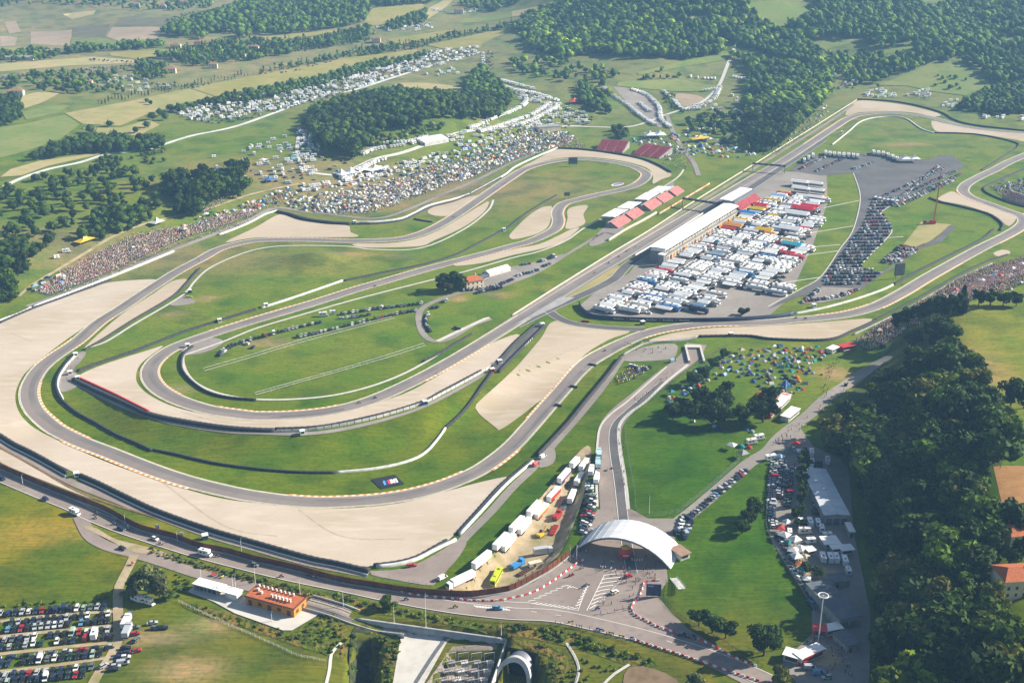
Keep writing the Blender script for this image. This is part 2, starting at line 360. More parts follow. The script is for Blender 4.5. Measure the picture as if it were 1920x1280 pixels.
fld('field', M_PASTURE, (1525, 82), (1565, 72), (1615, 75), (1600, 82), (1545, 95)); fld('field', M_PASTURE, (1635, 97), (1715, 87), (1722, 90), (1665, 102))
fld('field', M_PASTURE, (1645, 160), (1740, 122), (1802, 117), (1830, 137), (1860, 157), (1810, 180), (1747, 172), (1702, 162))
fld('field', M_HAY, (1285, 37), (1295, 31), (1335, 32), (1322, 45), (1300, 55)); fld('field', M_PASTURE, (1195, 137), (1280, 115), (1370, 97), (1372, 110), (1285, 125), (1196, 142))
fld('field', M_PASTURE, (1160, 155), (1275, 148), (1345, 162), (1335, 172), (1260, 172), (1242, 170), (1155, 162))
patch('car_park', [(1152, 163), (1180, 167), (1222, 185), (1240, 225), (1235, 239), (1197, 210), (1160, 175)], .2, M_ASPHP, 12)
patch('dirt_ground', [(1267, 177), (1310, 180), (1325, 195), (1282, 200)], .2, M_PLOW, 12)
patch('dirt_ground', [(745, 157), (800, 156), (868, 165), (860, 172), (800, 170), (750, 165)], .2, M_HAY, 12)
patch('field', [(1862, 875), (1990, 875), (1990, 950), (1880, 952)], .3, M_SOIL, 6, round_=False)
patch('field', [(1832, 880), (1860, 875), (1879, 952), (1850, 960), (1832, 930)], .26, M_LAWN, 6)
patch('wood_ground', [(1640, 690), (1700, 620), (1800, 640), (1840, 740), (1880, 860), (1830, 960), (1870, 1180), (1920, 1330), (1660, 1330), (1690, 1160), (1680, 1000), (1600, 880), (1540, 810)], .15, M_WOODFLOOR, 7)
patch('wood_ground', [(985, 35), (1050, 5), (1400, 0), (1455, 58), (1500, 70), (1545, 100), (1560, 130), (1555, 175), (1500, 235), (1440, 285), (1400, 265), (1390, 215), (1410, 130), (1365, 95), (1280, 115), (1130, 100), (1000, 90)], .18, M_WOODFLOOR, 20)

# ------------------------------------------------------------------ gravel traps
GRAVEL = [
 (M_GRAVELW, [(-60, 640), (0, 607), (60, 579), (115, 560), (165, 543), (210, 529), (290, 524), (285, 533), (225, 571), (175, 603), (120, 640), (75, 675), (47, 700), (32, 727), (29, 750), (37, 775), (57, 797), (87, 815), (135, 838), (200, 866), (275, 893), (362, 921), (425, 936), (480, 943), (542, 950), (617, 953), (680, 951), (755, 942), (830, 923), (892, 906), (942, 895), (957, 898), (900, 952), (837, 1016), (792, 1043), (742, 1056), (687, 1062), (630, 1054), (580, 1044), (530, 1030), (480, 1016), (387, 988), (300, 956), (275, 946), (187, 904), (140, 886), (62, 847), (0, 815), (-60, 785)]),
 (M_GRAVELW, [(0, 842), (67, 879), (135, 918), (175, 936), (100, 908), (0, 866)]),
 (M_GRAVEL, [(322, 528), (351, 523), (348, 534), (325, 555), (250, 601), (195, 636), (160, 655), (165, 645), (225, 592), (287, 551)]),
 (M_GRAVELW, [(147, 705), (295, 651), (304, 651), (282, 667), (262, 685), (255, 705), (260, 722), (282, 742), (325, 762), (387, 777), (480, 786), (542, 785), (605, 778), (680, 763), (755, 739), (805, 714), (855, 684), (905, 652), (962, 628), (976, 632), (942, 668), (902, 697), (830, 736), (792, 754), (725, 777), (630, 797), (575, 802), (480, 802), (425, 798), (350, 787), (280, 772), (212, 740)]),
 (M_GRAVEL, [(1040, 602), (1110, 610), (1181, 620), (1144, 636), (1103, 660), (1070, 693), (1036, 733), (1009, 754), (976, 780), (939, 805), (929, 801), (892, 766), (895, 756), (959, 697), (1012, 637)]),
 (M_GRAVEL, [(1635, 598), (1540, 604), (1440, 611), (1335, 615), (1260, 625), (1213, 641), (1270, 638), (1310, 630), (1400, 629), (1450, 634), (1552, 635), (1600, 618)]),
 (M_GRAVEL, [(422, 455), (480, 426), (525, 402), (555, 411), (605, 420), (652, 423), (657, 435), (672, 444), (605, 445), (480, 446)]),
 (M_GRAVEL, [(802, 395), (830, 382), (892, 367), (902, 369), (855, 397), (840, 405), (812, 404)]),
 (M_GRAVEL, [(917, 380), (905, 383), (830, 428), (780, 448), (730, 456), (662, 457), (680, 464), (740, 464), (792, 461), (812, 452), (867, 427), (905, 400)]),
 (M_GRAVEL, [(1027, 387), (1035, 389), (1030, 420), (1015, 435), (985, 445), (960, 449), (955, 443), (960, 435), (985, 410), (1010, 392)]),
 (M_GRAVEL, [(1067, 391), (1102, 385), (1094, 402), (1096, 420), (1062, 430), (1064, 410)]),
 (M_GRAVEL, [(850, 497), (960, 468), (1010, 458), (1047, 442), (1067, 432), (1087, 427), (1060, 450), (1030, 463), (960, 479), (900, 494)]),
 (M_GRAVEL, [(1010, 297), (1047, 280), (1100, 283), (1160, 291), (1210, 301), (1252, 322), (1258, 330), (1240, 337), (1224, 345), (1224, 330), (1210, 314), (1160, 301), (1100, 295), (1060, 296), (1022, 302), (975, 317)]),
 (M_GRAVEL, [(1607, 190), (1665, 193), (1715, 201), (1762, 214), (1750, 219), (1715, 212), (1665, 209), (1615, 211), (1585, 216)]),
 (M_GRAVEL, [(1747, 227), (1772, 232), (1815, 240), (1925, 251), (1925, 266), (1902, 262), (1840, 252), (1790, 248), (1755, 246)]),
 (M_GRAVEL, [(1760, 371), (1785, 359), (1802, 367), (1840, 382), (1902, 403), (1905, 410), (1897, 421), (1887, 423), (1865, 405), (1815, 387), (1765, 377)]),
 (M_GRAVEL, [(1862, 475), (1882, 468), (1895, 474), (1875, 482)]),
]
for m, p in GRAVEL: patch('gravel_trap', p, .16, m, 6)

# ------------------------------------------------------------------ the race track
TRACK = [(145, 640), (105, 667), (75, 692), (57, 722), (55, 747), (65, 770), (87, 792), (117, 812), (155, 830), (200, 847), (250, 867), (300, 886), (350, 902), (400, 915), (450, 926), (480, 931),
 (542, 939), (605, 942), (680, 939), (730, 934), (780, 925), (830, 911), (880, 891), (917, 870), (960, 836), (997, 796), (1025, 764), (1055, 730), (1080, 701), (1105, 678), (1135, 660), (1172, 641), (1210, 626), (1260, 615), (1335, 607), (1435, 605),
 (1490, 600), (1540, 596), (1590, 589), (1640, 575), (1690, 550), (1740, 520), (1790, 492), (1840, 465), (1890, 440), (1915, 424), (1920, 413), (1910, 403), (1890, 396), (1852, 382), (1822, 371), (1806, 359), (1812, 346), (1840, 330), (1862, 320), (1890, 305), (1920, 292), (1975, 268), (1990, 258), (1960, 252), (1900, 248),
 (1850, 244), (1800, 236), (1765, 226), (1740, 219), (1715, 216), (1665, 212), (1617, 215), (1590, 223), (1560, 242), (1515, 272), (1465, 304), (1410, 335), (1360, 365), (1310, 394), (1260, 424), (1210, 454), (1160, 485), (1110, 515), (1060, 546), (1010, 577), (960, 608), (900, 645), (855, 672), (805, 700), (755, 725), (705, 747), (655, 763), (605, 773), (542, 779), (480, 780),
 (450, 777), (400, 770), (362, 760), (325, 746), (295, 727), (281, 705), (285, 685), (305, 665), (337, 647), (400, 625), (480, 600), (542, 582), (605, 563), (667, 543), (730, 525), (792, 507), (855, 490), (917, 474), (960, 462), (990, 454), (1017, 443), (1040, 430), (1047, 415), (1045, 398), (1056, 383), (1085, 374), (1122, 365), (1160, 357), (1190, 348), (1207, 337), (1212, 327), (1202, 319), (1185, 312),
 (1150, 304), (1100, 299), (1060, 300), (1022, 306), (985, 317), (960, 332), (930, 352), (880, 387), (842, 412), (805, 432), (767, 445), (730, 450), (655, 452), (580, 450), (505, 450), (462, 454), (412, 467), (375, 487), (337, 507), (300, 530), (262, 555), (225, 580), (187, 604)]
TP = pix(TRACK)[:, :2]
TL = smooth(TP, 5.0, True)
track = strip('race_track', TL, -4.9, 4.9, .26, M_ASPH, closed=True, across=2); track['kind'] = 'structure'
for s in (1, -1): strip('edge_line', TL, s * 4.55, s * 4.85, .30, M_WHITE, track, True)
strip('racing_line', TL, -1.6 + 2.2 * np.sin(np.arange(len(TL)) / 23.0), 1.6 + 2.2 * np.sin(np.arange(len(TL)) / 23.0), .285, mat('rubbered_asphalt', (.165, .150, .142), .85, layers=[(.06, (.20, .182, .170), .42, .6, None, 1.0)]), track, True)
for s in (1, -1): strip('verge_line', TL, s * 5.0, s * 5.7, .21, mat('verge_paint', (.62, .54, .38), .9, noise=.3, col2=(.42, .42, .25)), track, True)
# pit straight is wider
SL = smooth(pix([(1560, 241), (1465, 304), (1360, 367), (1260, 427), (1160, 487), (1060, 548), (985, 594)]), 6)
o = strip('start_straight', SL, -6.6, 5.2, .235, M_ASPH, across=2); o['kind'] = 'structure'
def seg(px0, px1):
    """indices of the track line nearest to two photograph points (in running order)"""
    q = pix([px0, px1])[:, :2]; return [int(np.hypot(*(TL - a).T).argmin()) for a in q]
def kerb(px0, px1, side, wd=1.3, alt=True):
    a, b = seg(px0, px1); idx = np.arange(a, b + 1) if a <= b else np.r_[np.arange(a, len(TL) - 1), np.arange(0, b + 1)]
    L = smooth(TL[idx], 1.9)
    strip('kerb', L, side * 5.0, side * (5.0 + wd), .33, M_ORANGE, track, alt=M_CREAM if alt else None)
for k in [((150, 634), (85, 683), -1, 1.0), ((62, 715), (150, 828), 1, 1.2), ((135, 822), (360, 906), -1, 1.5), ((540, 940), (885, 889), 1, 1.3), ((905, 878), (960, 838), -1, 1.5), ((1005, 788), (1060, 725), 1, 1.2), ((1050, 733), (1085, 693), 1, 1.0),
          ((1190, 632), (1380, 606), -1, 1.2), ((1530, 597), (1640, 575), 1, 1.2), ((1640, 575), (1790, 492), -1, 1.2), ((1860, 455), (1905, 402), -1, 1.2), ((1850, 381), (1803, 358), 1, 1.2), ((1640, 213), (1560, 242), 1, 1.0), ((1590, 223), (1515, 272), -1, 1.0),
          ((905, 642), (780, 713), 1, 1.2), ((650, 764), (400, 770), -1, 1.2), ((330, 748), (300, 670), -1, 1.0), ((400, 625), (560, 577), 1, 1.1), ((560, 577), (790, 508), 1, .8), ((840, 494), (990, 454), -1, .8), ((1040, 430), (1060, 381), -1, 1.0), ((1195, 345), (1205, 320), 1, 1.0), ((1060, 300), (880, 387), 1, .9), ((850, 408), (740, 450), -1, .8), ((655, 452), (505, 450), -1, .8), ((470, 453), (330, 511), 1, .9), ((205, 592), (120, 656), 1, .8)]:
    kerb(k[0], k[1], k[2], k[3])

# pit lane and link roads of the circuit
def road(name, px, wd, m, z=.22, lines=False, kind='structure', across=1, dash=None):
    L = smooth(pix(px), 4); o = strip(name, L, -wd / 2, wd / 2, z, m, across=max(1, int(wd / 5))); o['kind'] = kind
    if lines:
        for s in (1, -1): strip('edge_line', L, s * (wd / 2 - .45), s * (wd / 2 - .2), z + .05, M_WHITE, o)
    if dash: dashes(o, L, dash, z + .05)
    return L, o
def dashes(parent, L, off, z, on=3.0, gap=4.5, wd=.22):
    Q = smooth(L, .75); N = normals(Q); k = 0; V = []; F = []
    per = int((on + gap) / .75); n_on = int(on / .75)
    while k + n_on < len(Q):
        a, b = Q[k], Q[k + n_on]; na, nb = N[k], N[k + n_on]; c = len(V)
        for p in (a + na * (off - wd / 2), a + na * (off + wd / 2), b + nb * (off + wd / 2), b + nb * (off - wd / 2)): V.append((*p, zat(*p) + z))
        F.append((c, c + 3, c + 2, c + 1)); k += per
    if F: place('lane_dashes', npmesh('lane_dashes', V, F, M_WHITE), parent)
road('pit_lane', [(965, 612), (1035, 578), (1110, 545), (1150, 524), (1166, 508), (1178, 496), (1200, 482), (1260, 447), (1330, 404), (1400, 358), (1450, 325), (1500, 292), (1545, 262)], 8.5, M_ASPHD, .20, True)
road('link_road', [(1030, 584), (1046, 596), (1072, 606), (1110, 612), (1160, 616), (1210, 618)], 7.5, M_ASPHD, .215, True)
patch('painted_wedge', [(962, 611), (1052, 557), (1078, 558), (1055, 570), (1025, 584), (985, 602)], .31, mat('wedge_paint', (.36, .35, .34), .85, noise=.2, col2=(.30, .29, .28)), 6, round_=False)
patch('dry_grass', [(1062, 556), (1130, 512), (1160, 497), (1150, 520), (1100, 545), (1075, 558)], .17, M_STUB, 6)

# ------------------------------------------------------------------ paddock and car parks
patch('paddock', [(1088, 572), (1093, 586), (1112, 594), (1230, 599), (1345, 600), (1440, 594), (1472, 566), (1497, 520), (1524, 460), (1552, 380), (1550, 328), (1500, 322), (1440, 322), (1400, 345), (1365, 385), (1230, 470), (1195, 490), (1180, 512), (1120, 545)], .19, M_ASPHP, 7, round_=False)
patch('car_park', [(1600, 325), (1613, 370), (1600, 430), (1575, 467), (1540, 518), (1502, 544), (1460, 566), (1425, 590), (1440, 580), (1500, 556), (1525, 556), (1500, 571), (1540, 568), (1580, 561), (1617, 541), (1655, 514), (1672, 505), (1690, 494), (1722, 467), (1765, 455), (1793, 424), (1780, 422), (1755, 448), (1717, 463), (1688, 490), (1655, 509), (1630, 510), (1613, 500), (1664, 446), (1672, 430), (1653, 398), (1692, 374), (1760, 340), (1803, 318), (1806, 308), (1785, 291), (1760, 291), (1740, 301), (1640, 290), (1545, 288), (1500, 302), (1480, 320), (1540, 330)], .2, M_ASPHD, 8, round_=False)
patch('paved_yard', [(1522, 558), (1541, 538), (1600, 541), (1615, 541), (1580, 560), (1540, 568), (1503, 570)], .24, M_ASPHP, 7, round_=False)
patch('dirt_pad', [(1727, 416), (1784, 421), (1750, 448), (1722, 466), (1694, 458), (1712, 436)], .2, M_STUB, 6, round_=False)
road('car_park_kerb', [(1692, 374), (1653, 398), (1660, 412), (1672, 430), (1664, 446), (1613, 500), (1630, 510), (1655, 511)], .9, M_CONC, .3)
road('car_park_kerb', [(1600, 325), (1613, 370), (1600, 430), (1575, 467), (1540, 518), (1502, 542), (1440, 575)], .8, M_CONC, .3)
for p in [[(1440, 471), (1575, 459)], [(1545, 390), (1612, 376)], [(1520, 437), (1600, 424)], [(1500, 480), (1576, 470)], [(1470, 530), (1540, 520)], [(1664, 446), (1694, 444)]]:
    road('grass_path', p, 1.3, M_CONC, .2)

# ------------------------------------------------------------------ entrance plaza, public road, service roads
plaza = patch('entrance_plaza', [(1075, 1038), (1100, 990), (1120, 955), (1185, 955), (1215, 972), (1262, 972), (1290, 960), (1300, 985), (1262, 1000), (1275, 1040), (1250, 1066), (1252, 1090), (1232, 1116), (1258, 1148), (1290, 1178), (1345, 1212), (1420, 1254), (1450, 1285), (1400, 1285), (1260, 1214), (1110, 1172), (955, 1152), (860, 1142), (850, 1124), (900, 1122), (960, 1109), (1000, 1092), (1035, 1070)], .17, M_ASPH2, 6, round_=False)
ROADL, ro = road('public_road', [(-40, 872), (0, 892), (75, 924), (135, 948), (162, 962), (225, 988), (300, 1013), (375, 1036), (475, 1062), (555, 1081), (655, 1101), (755, 1122), (855, 1139), (955, 1150), (1035, 1154), (1110, 1169), (1185, 1187), (1260, 1208), (1335, 1233), (1410, 1263), (1450, 1282)], 8.6, M_ASPH2, .22, True, dash=0.0)
road('entrance_avenue', [(1178, 1090), (1165, 1040), (1155, 985), (1150, 950), (1146, 900), (1142, 850), (1143, 810), (1152, 788), (1172, 766), (1205, 740), (1245, 706), (1290, 672), (1306, 645)], 12.5, M_ASPH2, .20)
road('avenue_carriageway', [(1185, 1075), (1172, 1000), (1166, 950), (1160, 900), (1152, 850), (1150, 815), (1156, 795), (1172, 778), (1205, 750), (1245, 716)], 5.2, M_ASPHD, .25, True)
road('pavement', [(1178, 955), (1172, 900), (1164, 850), (1160, 812), (1164, 793), (1180, 775), (1212, 752), (1250, 716), (1290, 684)], 1.8, M_CONC, .30)
road('pavement', [(1120, 950), (1118, 880), (1120, 835), (1126, 800), (1146, 776), (1175, 754), (1210, 723), (1250, 688)], 1.2, M_CONC, .30)
road('service_road', [(1168, 668), (1132, 722), (1085, 780), (1035, 836), (1017, 857), (997, 880), (960, 915), (920, 960), (868, 1012), (842, 1045), (812, 1085)], 4.6, M_ASPHP, .18)
patch('service_apron', [(855, 1016), (877, 1012), (862, 1042), (842, 1065), (812, 1098), (797, 1097), (705, 1080), (690, 1071), (742, 1068), (780, 1058), (817, 1038)], .2, M_ASPH2, 5)
patch('service_apron', [(1167, 670), (1210, 650), (1265, 645), (1270, 657), (1262, 672), (1235, 676), (1177, 678)], .19, M_ASPHP, 6)
patch('service_apron', [(1017, 850), (1037, 838), (1042, 858), (1033, 872), (1010, 876)], .2, M_ASPHP, 4)
patch('trailer_lot', [tuple(p) for p in LOT], .6, M_DIRT, 3, world=True)
road('service_road', [(-30, 815), (0, 830), (62, 864), (130, 902), (200, 931), (290, 965), (390, 1002), (480, 1028), (580, 1056), (690, 1077)], 4.4, M_ASPH2, .2)
road('bank_path', [(0, 838), (67, 876), (135, 916), (200, 942), (300, 972)], 1.3, mat('rust_ground', (.22, .13, .07), .95, noise=.5, col2=(.15, .10, .05)), .24)
road('side_road', [(1205, 985), (1235, 988), (1262, 984), (1295, 962), (1345, 920), (1405, 868), (1440, 846), (1465, 818), (1515, 779), (1547, 749), (1590, 719), (1635, 689), (1668, 668)], 7.4, M_ASPHP, .21)
patch('yard', [(1440, 828), (1497, 798), (1525, 836), (1575, 862), (1592, 880), (1597, 960), (1603, 1010), (1618, 1080), (1632, 1150), (1630, 1285), (1497, 1285), (1465, 1244), (1522, 1188), (1522, 1137), (1479, 1069), (1443, 1003), (1443, 947), (1454, 866)], .18, M_ASPHP, 6, round_=False)
patch('dirt_ground', [(1500, 1062), (1560, 1066), (1570, 1080), (1530, 1085), (1508, 1078)], .23, M_DIRT, 5)
patch('forecourt', [(1515, 1235), (1545, 1212), (1570, 1222), (1580, 1245), (1545, 1250)], .24, M_DIRT, 5)
patch('dirt_ground', [(150, 985), (180, 990), (215, 1010), (262, 1022), (300, 1032), (330, 1048), (290, 1040), (250, 1035), (215, 1018), (190, 1005)], .26, M_DIRT, 5)
road('side_road', [(150, 968), (170, 1005), (205, 1025), (245, 1036), (300, 1052), (370, 1075), (430, 1090), (500, 1108), (560, 1125)], 6.2, M_ASPH2, .21)
road('dirt_track', [(252, 1040), (242, 1062), (230, 1085), (222, 1105), (221, 1130), (222, 1165), (221, 1200), (205, 1235), (185, 1262), (165, 1300)], 4.0, M_DIRT, .24)
for p in [[(-10, 1166), (110, 1152), (215, 1146)], [(-10, 1194), (100, 1183), (218, 1172)], [(-10, 1227), (110, 1214), (215, 1204)], [(-10, 1260), (110, 1246), (205, 1232)]]:
    road('parking_aisle', p, 2.0, M_DIRT, .15)




patch('stream_bed_shade', [(662, 1180), (694, 1180), (690, 1300), (658, 1300)], .3, mat('stream_bed_shade', (.025, .03, .012), .9, noise=.6, col2=(.05, .065, .02)), 3)  # dark sheet on the gully floor, its shade put into the colour
for q in ([(262, 1022), (330, 1044), (420, 1069), (520, 1094), (600, 1114), (690, 1130), (760, 1148), (752, 1156), (668, 1146), (590, 1126), (500, 1102), (400, 1074), (300, 1047)], [(770, 1148), (900, 1168), (960, 1172), (1060, 1182), (1150, 1214), (1235, 1244), (1190, 1250), (1100, 1222), (1010, 1200), (960, 1192), (860, 1174), (770, 1158)], [(345, 1128), (440, 1152), (530, 1185), (552, 1186), (612, 1148), (645, 1154), (650, 1205), (640, 1235), (570, 1215), (480, 1184), (360, 1146)], [(703, 1180), (748, 1192), (732, 1290), (692, 1290)], [(960, 1196), (1060, 1225), (1050, 1285), (1020, 1285), (1015, 1255), (985, 1225)]): patch('scrub_bank', q, .14, M_SCRUB, 4)
# infield road, farm yard, service lane by the straight
road('infield_road', [(905, 540), (850, 553), (805, 570), (787, 585), (786, 605), (795, 628), (815, 640), (845, 634), (885, 610), (920, 598)], 4.4, M_ASPHP, .2)
patch('farm_yard', [(868, 545), (905, 520), (940, 505), (1000, 492), (1050, 478), (1062, 480), (1010, 512), (960, 532), (925, 545), (885, 548)], .19, M_ASPHP, 6)
road('service_lane', [(1055, 482), (1095, 458), (1130, 438), (1150, 440)], 3.2, M_ASPHP, .2)
patch('paved_yard', [(1130, 428), (1150, 420), (1175, 430), (1160, 440), (1140, 452), (1112, 462), (1105, 456)], .2, M_ASPHP, 6)
road('straight_service_lane', [(905, 634), (960, 598), (1050, 540), (1150, 478), (1220, 436), (1280, 398), (1340, 362), (1400, 325), (1480, 275), (1560, 225), (1600, 196)], 4.0, M_ASPH2, .18)
road('lane_wall_strip', [(820, 640), (905, 600), (918, 596)], 3.0, M_CONC, .26)
patch('paved_yard', [(330, 648), (352, 643), (370, 642), (395, 633), (420, 640), (400, 655), (370, 664), (350, 664)], .17, M_ASPHP, 5)
patch('marshal_apron', [(125, 690), (140, 668), (150, 660), (162, 660), (150, 680), (140, 690), (150, 715), (140, 728), (114, 735), (108, 715)], .18, M_ASPHP, 4)
patch('marshal_apron', [(318, 570), (345, 556), (366, 565), (360, 570), (330, 574)], .2, M_ASPHP, 4)
road('barrier_lane', [(132, 714), (200, 748), (280, 780), (350, 797), (425, 808), (480, 811), (575, 813), (640, 805), (730, 784), (800, 760), (880, 718), (915, 695)], 3.0, M_ASPHP, .17)
road('barrier_lane', [(165, 652), (200, 640), (255, 606), (330, 562), (352, 545), (365, 528), (390, 505), (430, 485), (480, 468), (540, 461), (650, 462), (700, 468), (790, 465), (870, 430), (915, 395), (925, 375)], 1.9, M_CONC, .2)
road('inner_lane', [(365, 640), (350, 652), (343, 670), (346, 690), (360, 712), (385, 728), (420, 740), (470, 748), (540, 749), (620, 742), (690, 726), (750, 704), (800, 678), (835, 655)], 1.9, M_CONC, .2)
road('inner_lane', [(340, 668), (420, 640), (480, 616), (560, 592), (650, 566), (730, 545), (790, 530), (870, 510), (960, 484), (1010, 472), (1060, 452), (1100, 425), (1160, 395), (1220, 365), (1268, 335), (1282, 318)], 1.9, M_CONC, .2)
# far roads and the tarmac of the return leg beyond the first corner
road('far_road', [(8, 350), (40, 335), (90, 318), (150, 305), (200, 290), (270, 282), (305, 272), (360, 255), (440, 238), (520, 210), (600, 180), (660, 170), (740, 145), (820, 120), (900, 98)], 5.5, mat('pale_road', (.62, .63, .60), .9, noise=.05, col2=(.5, .52, .5)), .3)
road('far_road', [(905, 98), (910, 130), (935, 160), (960, 175)], 5, M_CONC, .3); road('far_road', [(1385, 70), (1365, 120), (1345, 165), (1310, 195), (1250, 215), (1180, 238), (1080, 237), (1000, 240)], 4.5, M_CONC, .3)
road('far_road', [(1250, 215), (1265, 255), (1285, 285), (1300, 305), (1310, 330)], 5, M_ASPHP, .3); road('far_road', [(560, 255), (558, 290), (575, 320), (640, 330)], 4, M_CONC, .3); road('far_road', [(640, 330), (700, 300), (760, 285), (860, 250), (960, 235)], 5, M_CONC, .3)
road('camp_path', [(35, 556), (60, 535), (110, 505), (160, 475), (220, 440), (290, 415), (380, 395), (470, 365), (560, 345)], 2.6, M_DIRT, .3)
road('perimeter_road', [(50, 575), (120, 550), (210, 515), (310, 475), (400, 440), (470, 412), (520, 390), (600, 400), (700, 410), (760, 395), (830, 365), (900, 335), (960, 305), (1010, 285)], 4.5, M_ASPHP, .22)
# ------------------------------------------------------------------ trees
def leafmat(name):
    m = bpy.data.materials.new(name); m.use_nodes = True; t = m.node_tree; b = t.nodes['Principled BSDF']
    a = t.nodes.new('ShaderNodeAttribute'); a.attribute_name = 'tint'; oi = t.nodes.new('ShaderNodeObjectInfo')
    mx = t.nodes.new('ShaderNodeMix'); mx.data_type = 'RGBA'; mx.blend_type = 'MULTIPLY'; mx.inputs[0].default_value = 1
    t.links.new(a.outputs['Color'], mx.inputs[6]); t.links.new(oi.outputs['Color'], mx.inputs[7])
    b.inputs['Roughness'].default_value = .75; b.inputs['Specular IOR Level'].default_value = .15
    t.links.new(mx.outputs[2], b.inputs['Base Color'])
    tr = t.nodes.new('ShaderNodeBsdfTranslucent'); t.links.new(mx.outputs[2], tr.inputs['Color'])
    ms = t.nodes.new('ShaderNodeMixShader'); ms.inputs[0].default_value = .22
    t.links.new(b.outputs[0], ms.inputs[1]); t.links.new(tr.outputs[0], ms.inputs[2]); t.links.new(ms.outputs[0], t.nodes['Material Output'].inputs['Surface'])
    return m
M_LEAF = leafmat('leaves'); M_BARK = mat('bark', (.10, .075, .05), .95, noise=2.0, col2=(.06, .045, .03))
GREENS = {'oak': (.052, .094, .007), 'lime': (.110, .162, .007), 'dark': (.030, .060, .009), 'conifer': (.030, .060, .018), 'grey': (.130, .155, .055), 'olive': (.110, .120, .020)}
def crown(kind, n, leaf, seed):
    """leaf-clump faces through the volume of a crown of height 1 (trunk from 0); gaps and an uneven outline come from lobes"""
    g = np.random.default_rng(seed)
    if kind in ('conifer', 'cypress'):
        z = g.random(n) ** 1.25; w = (.24 if kind == 'conifer' else .085)
        tier = (.65 + .35 * np.abs(np.sin(z * 24 + seed))) if kind == 'conifer' else 1
        prof = (1 - z) * tier if kind == 'conifer' else np.sin(np.pi * np.clip(z * .93 + .06, 0, 1)) ** .6
        a = g.random(n) * 6.283; r = w * prof * np.sqrt(g.random(n) * .7 + .3)
        C = np.stack([r * np.cos(a), r * np.sin(a), .08 + .92 * z], 1); out = np.stack([np.cos(a), np.sin(a), np.full(n, .5)], 1); cl = (a * 3 + z * 20).astype(int)
    else:
        L = {'broad': 15, 'tall': 12, 'bush': 8, 'open': 13}[kind]
        rx = {'broad': .42, 'tall': .27, 'bush': .5, 'open': .46}[kind]; zc = {'broad': .52, 'tall': .52, 'bush': .42, 'open': .54}[kind]; rz = {'broad': .42, 'tall': .46, 'bush': .44, 'open': .42}[kind]
        lobes = []
        for i in range(L):
            d = g.normal(size=3); d /= np.linalg.norm(d); d[2] = d[2] * .8 + .1; k = g.uniform(.42, .88)
            lobes.append((d * np.array([rx, rx, rz]) * k + np.array([0, 0, zc]), g.uniform(.26, .50) * rx))
        lobes.append((np.array([0, 0, zc]), rx * .55))
        cl = g.integers(0, len(lobes), n); d = g.normal(size=(n, 3)); d /= np.linalg.norm(d, axis=1)[:, None]
        rr = g.random(n) ** (.22 if kind != 'open' else .4)
        C = np.array([lobes[i][0] for i in cl]) + d * (np.array([lobes[i][1] for i in cl]) * rr)[:, None] * np.array([1, 1, .92]); out = d
    nrm = out + g.normal(size=(n, 3)) * .55; nrm /= np.linalg.norm(nrm, axis=1)[:, None]
    t = np.cross(nrm, g.normal(size=(n, 3))); t /= np.linalg.norm(t, axis=1)[:, None]; b = np.cross(nrm, t)
    s = leaf * g.uniform(.6, 1.4, (n, 1))
    V = np.stack([C - t * s * .6 - b * s * .5, C + t * s * .7 - b * s * .4, C + b * s * .75 + t * s * .1 * g.normal(size=(n, 1)), C - t * s * .55 + b * s * .35], 1).reshape(-1, 3)
    F = np.arange(4 * n).reshape(n, 4)
    lob = np.random.default_rng(seed + 99).uniform(.72, 1.3, 4000)[cl % 4000]
    tint = (lob * g.uniform(.7, 1.35, n))[:, None] * np.stack([g.uniform(.85, 1.25, n), np.ones(n), g.uniform(.7, 1.1, n)], 1)
    return V, F, np.repeat(tint, 4, 0)
def trunkmesh(name, seed, tall=.62):
    g = np.random.default_rng(seed); mb = MB(); mb.bar((0, 0, -.03), (0.01, 0, .3), .030, 6, r2=.02); mb.bar((0.01, 0, .3), (-.01, .01, tall), .02, 5, r2=.008)
    for k in range(5):
        a = k * 1.26 + g.random(); z = g.uniform(.24, .45); mb.bar((0, 0, z), (.2 * math.cos(a), .2 * math.sin(a), z + g.uniform(.15, .3)), .011, 4, r2=.004)
    return mb.mesh(name, M_BARK)
TREEMESH = {}
def treemeshes(kind, n, leaf, var=4):
    key = (kind, n)
    if key not in TREEMESH:
        TREEMESH[key] = [npmesh('crown', *crown(kind, n, leaf, 11 + 7 * i + len(kind) * 31)[:2], M_LEAF, tint=crown(kind, n, leaf, 11 + 7 * i + len(kind) * 31)[2]) for i in range(var)]
    return TREEMESH[key]
TRUNKS = [trunkmesh('trunk', i) for i in range(3)]
TREES = []      # x, y, height, kind, colour, area label, priority
def tree_at(px, py, h, kind, colour, label, pr=0):
    p = pix([(px, py)])[0]; TREES.append((p[0], p[1], h, kind, GREENS[colour], label, pr))
def jgrid(poly, sp, ang=0.0, jit=.38):
    """jittered grid points inside a world outline"""
    poly = np.asarray(poly)[:, :2]; c, s = math.cos(ang), math.sin(ang); Rm = np.array([[c, s], [-s, c]])
    q = poly @ Rm.T; lo, hi = q.min(0), q.max(0); sx, sy = (sp, sp) if np.isscalar(sp) else sp
    gx, gy = np.meshgrid(np.arange(lo[0], hi[0] + sx, sx), np.arange(lo[1], hi[1] + sy, sy)); gx, gy = gx.ravel(), gy.ravel()
    gx = gx + RNG.uniform(-jit, jit, len(gx)) * sx; gy = gy + RNG.uniform(-jit, jit, len(gy)) * sy
    k = inside(q, gx, gy); pts = np.stack([gx[k], gy[k]], 1) @ Rm
    return pts
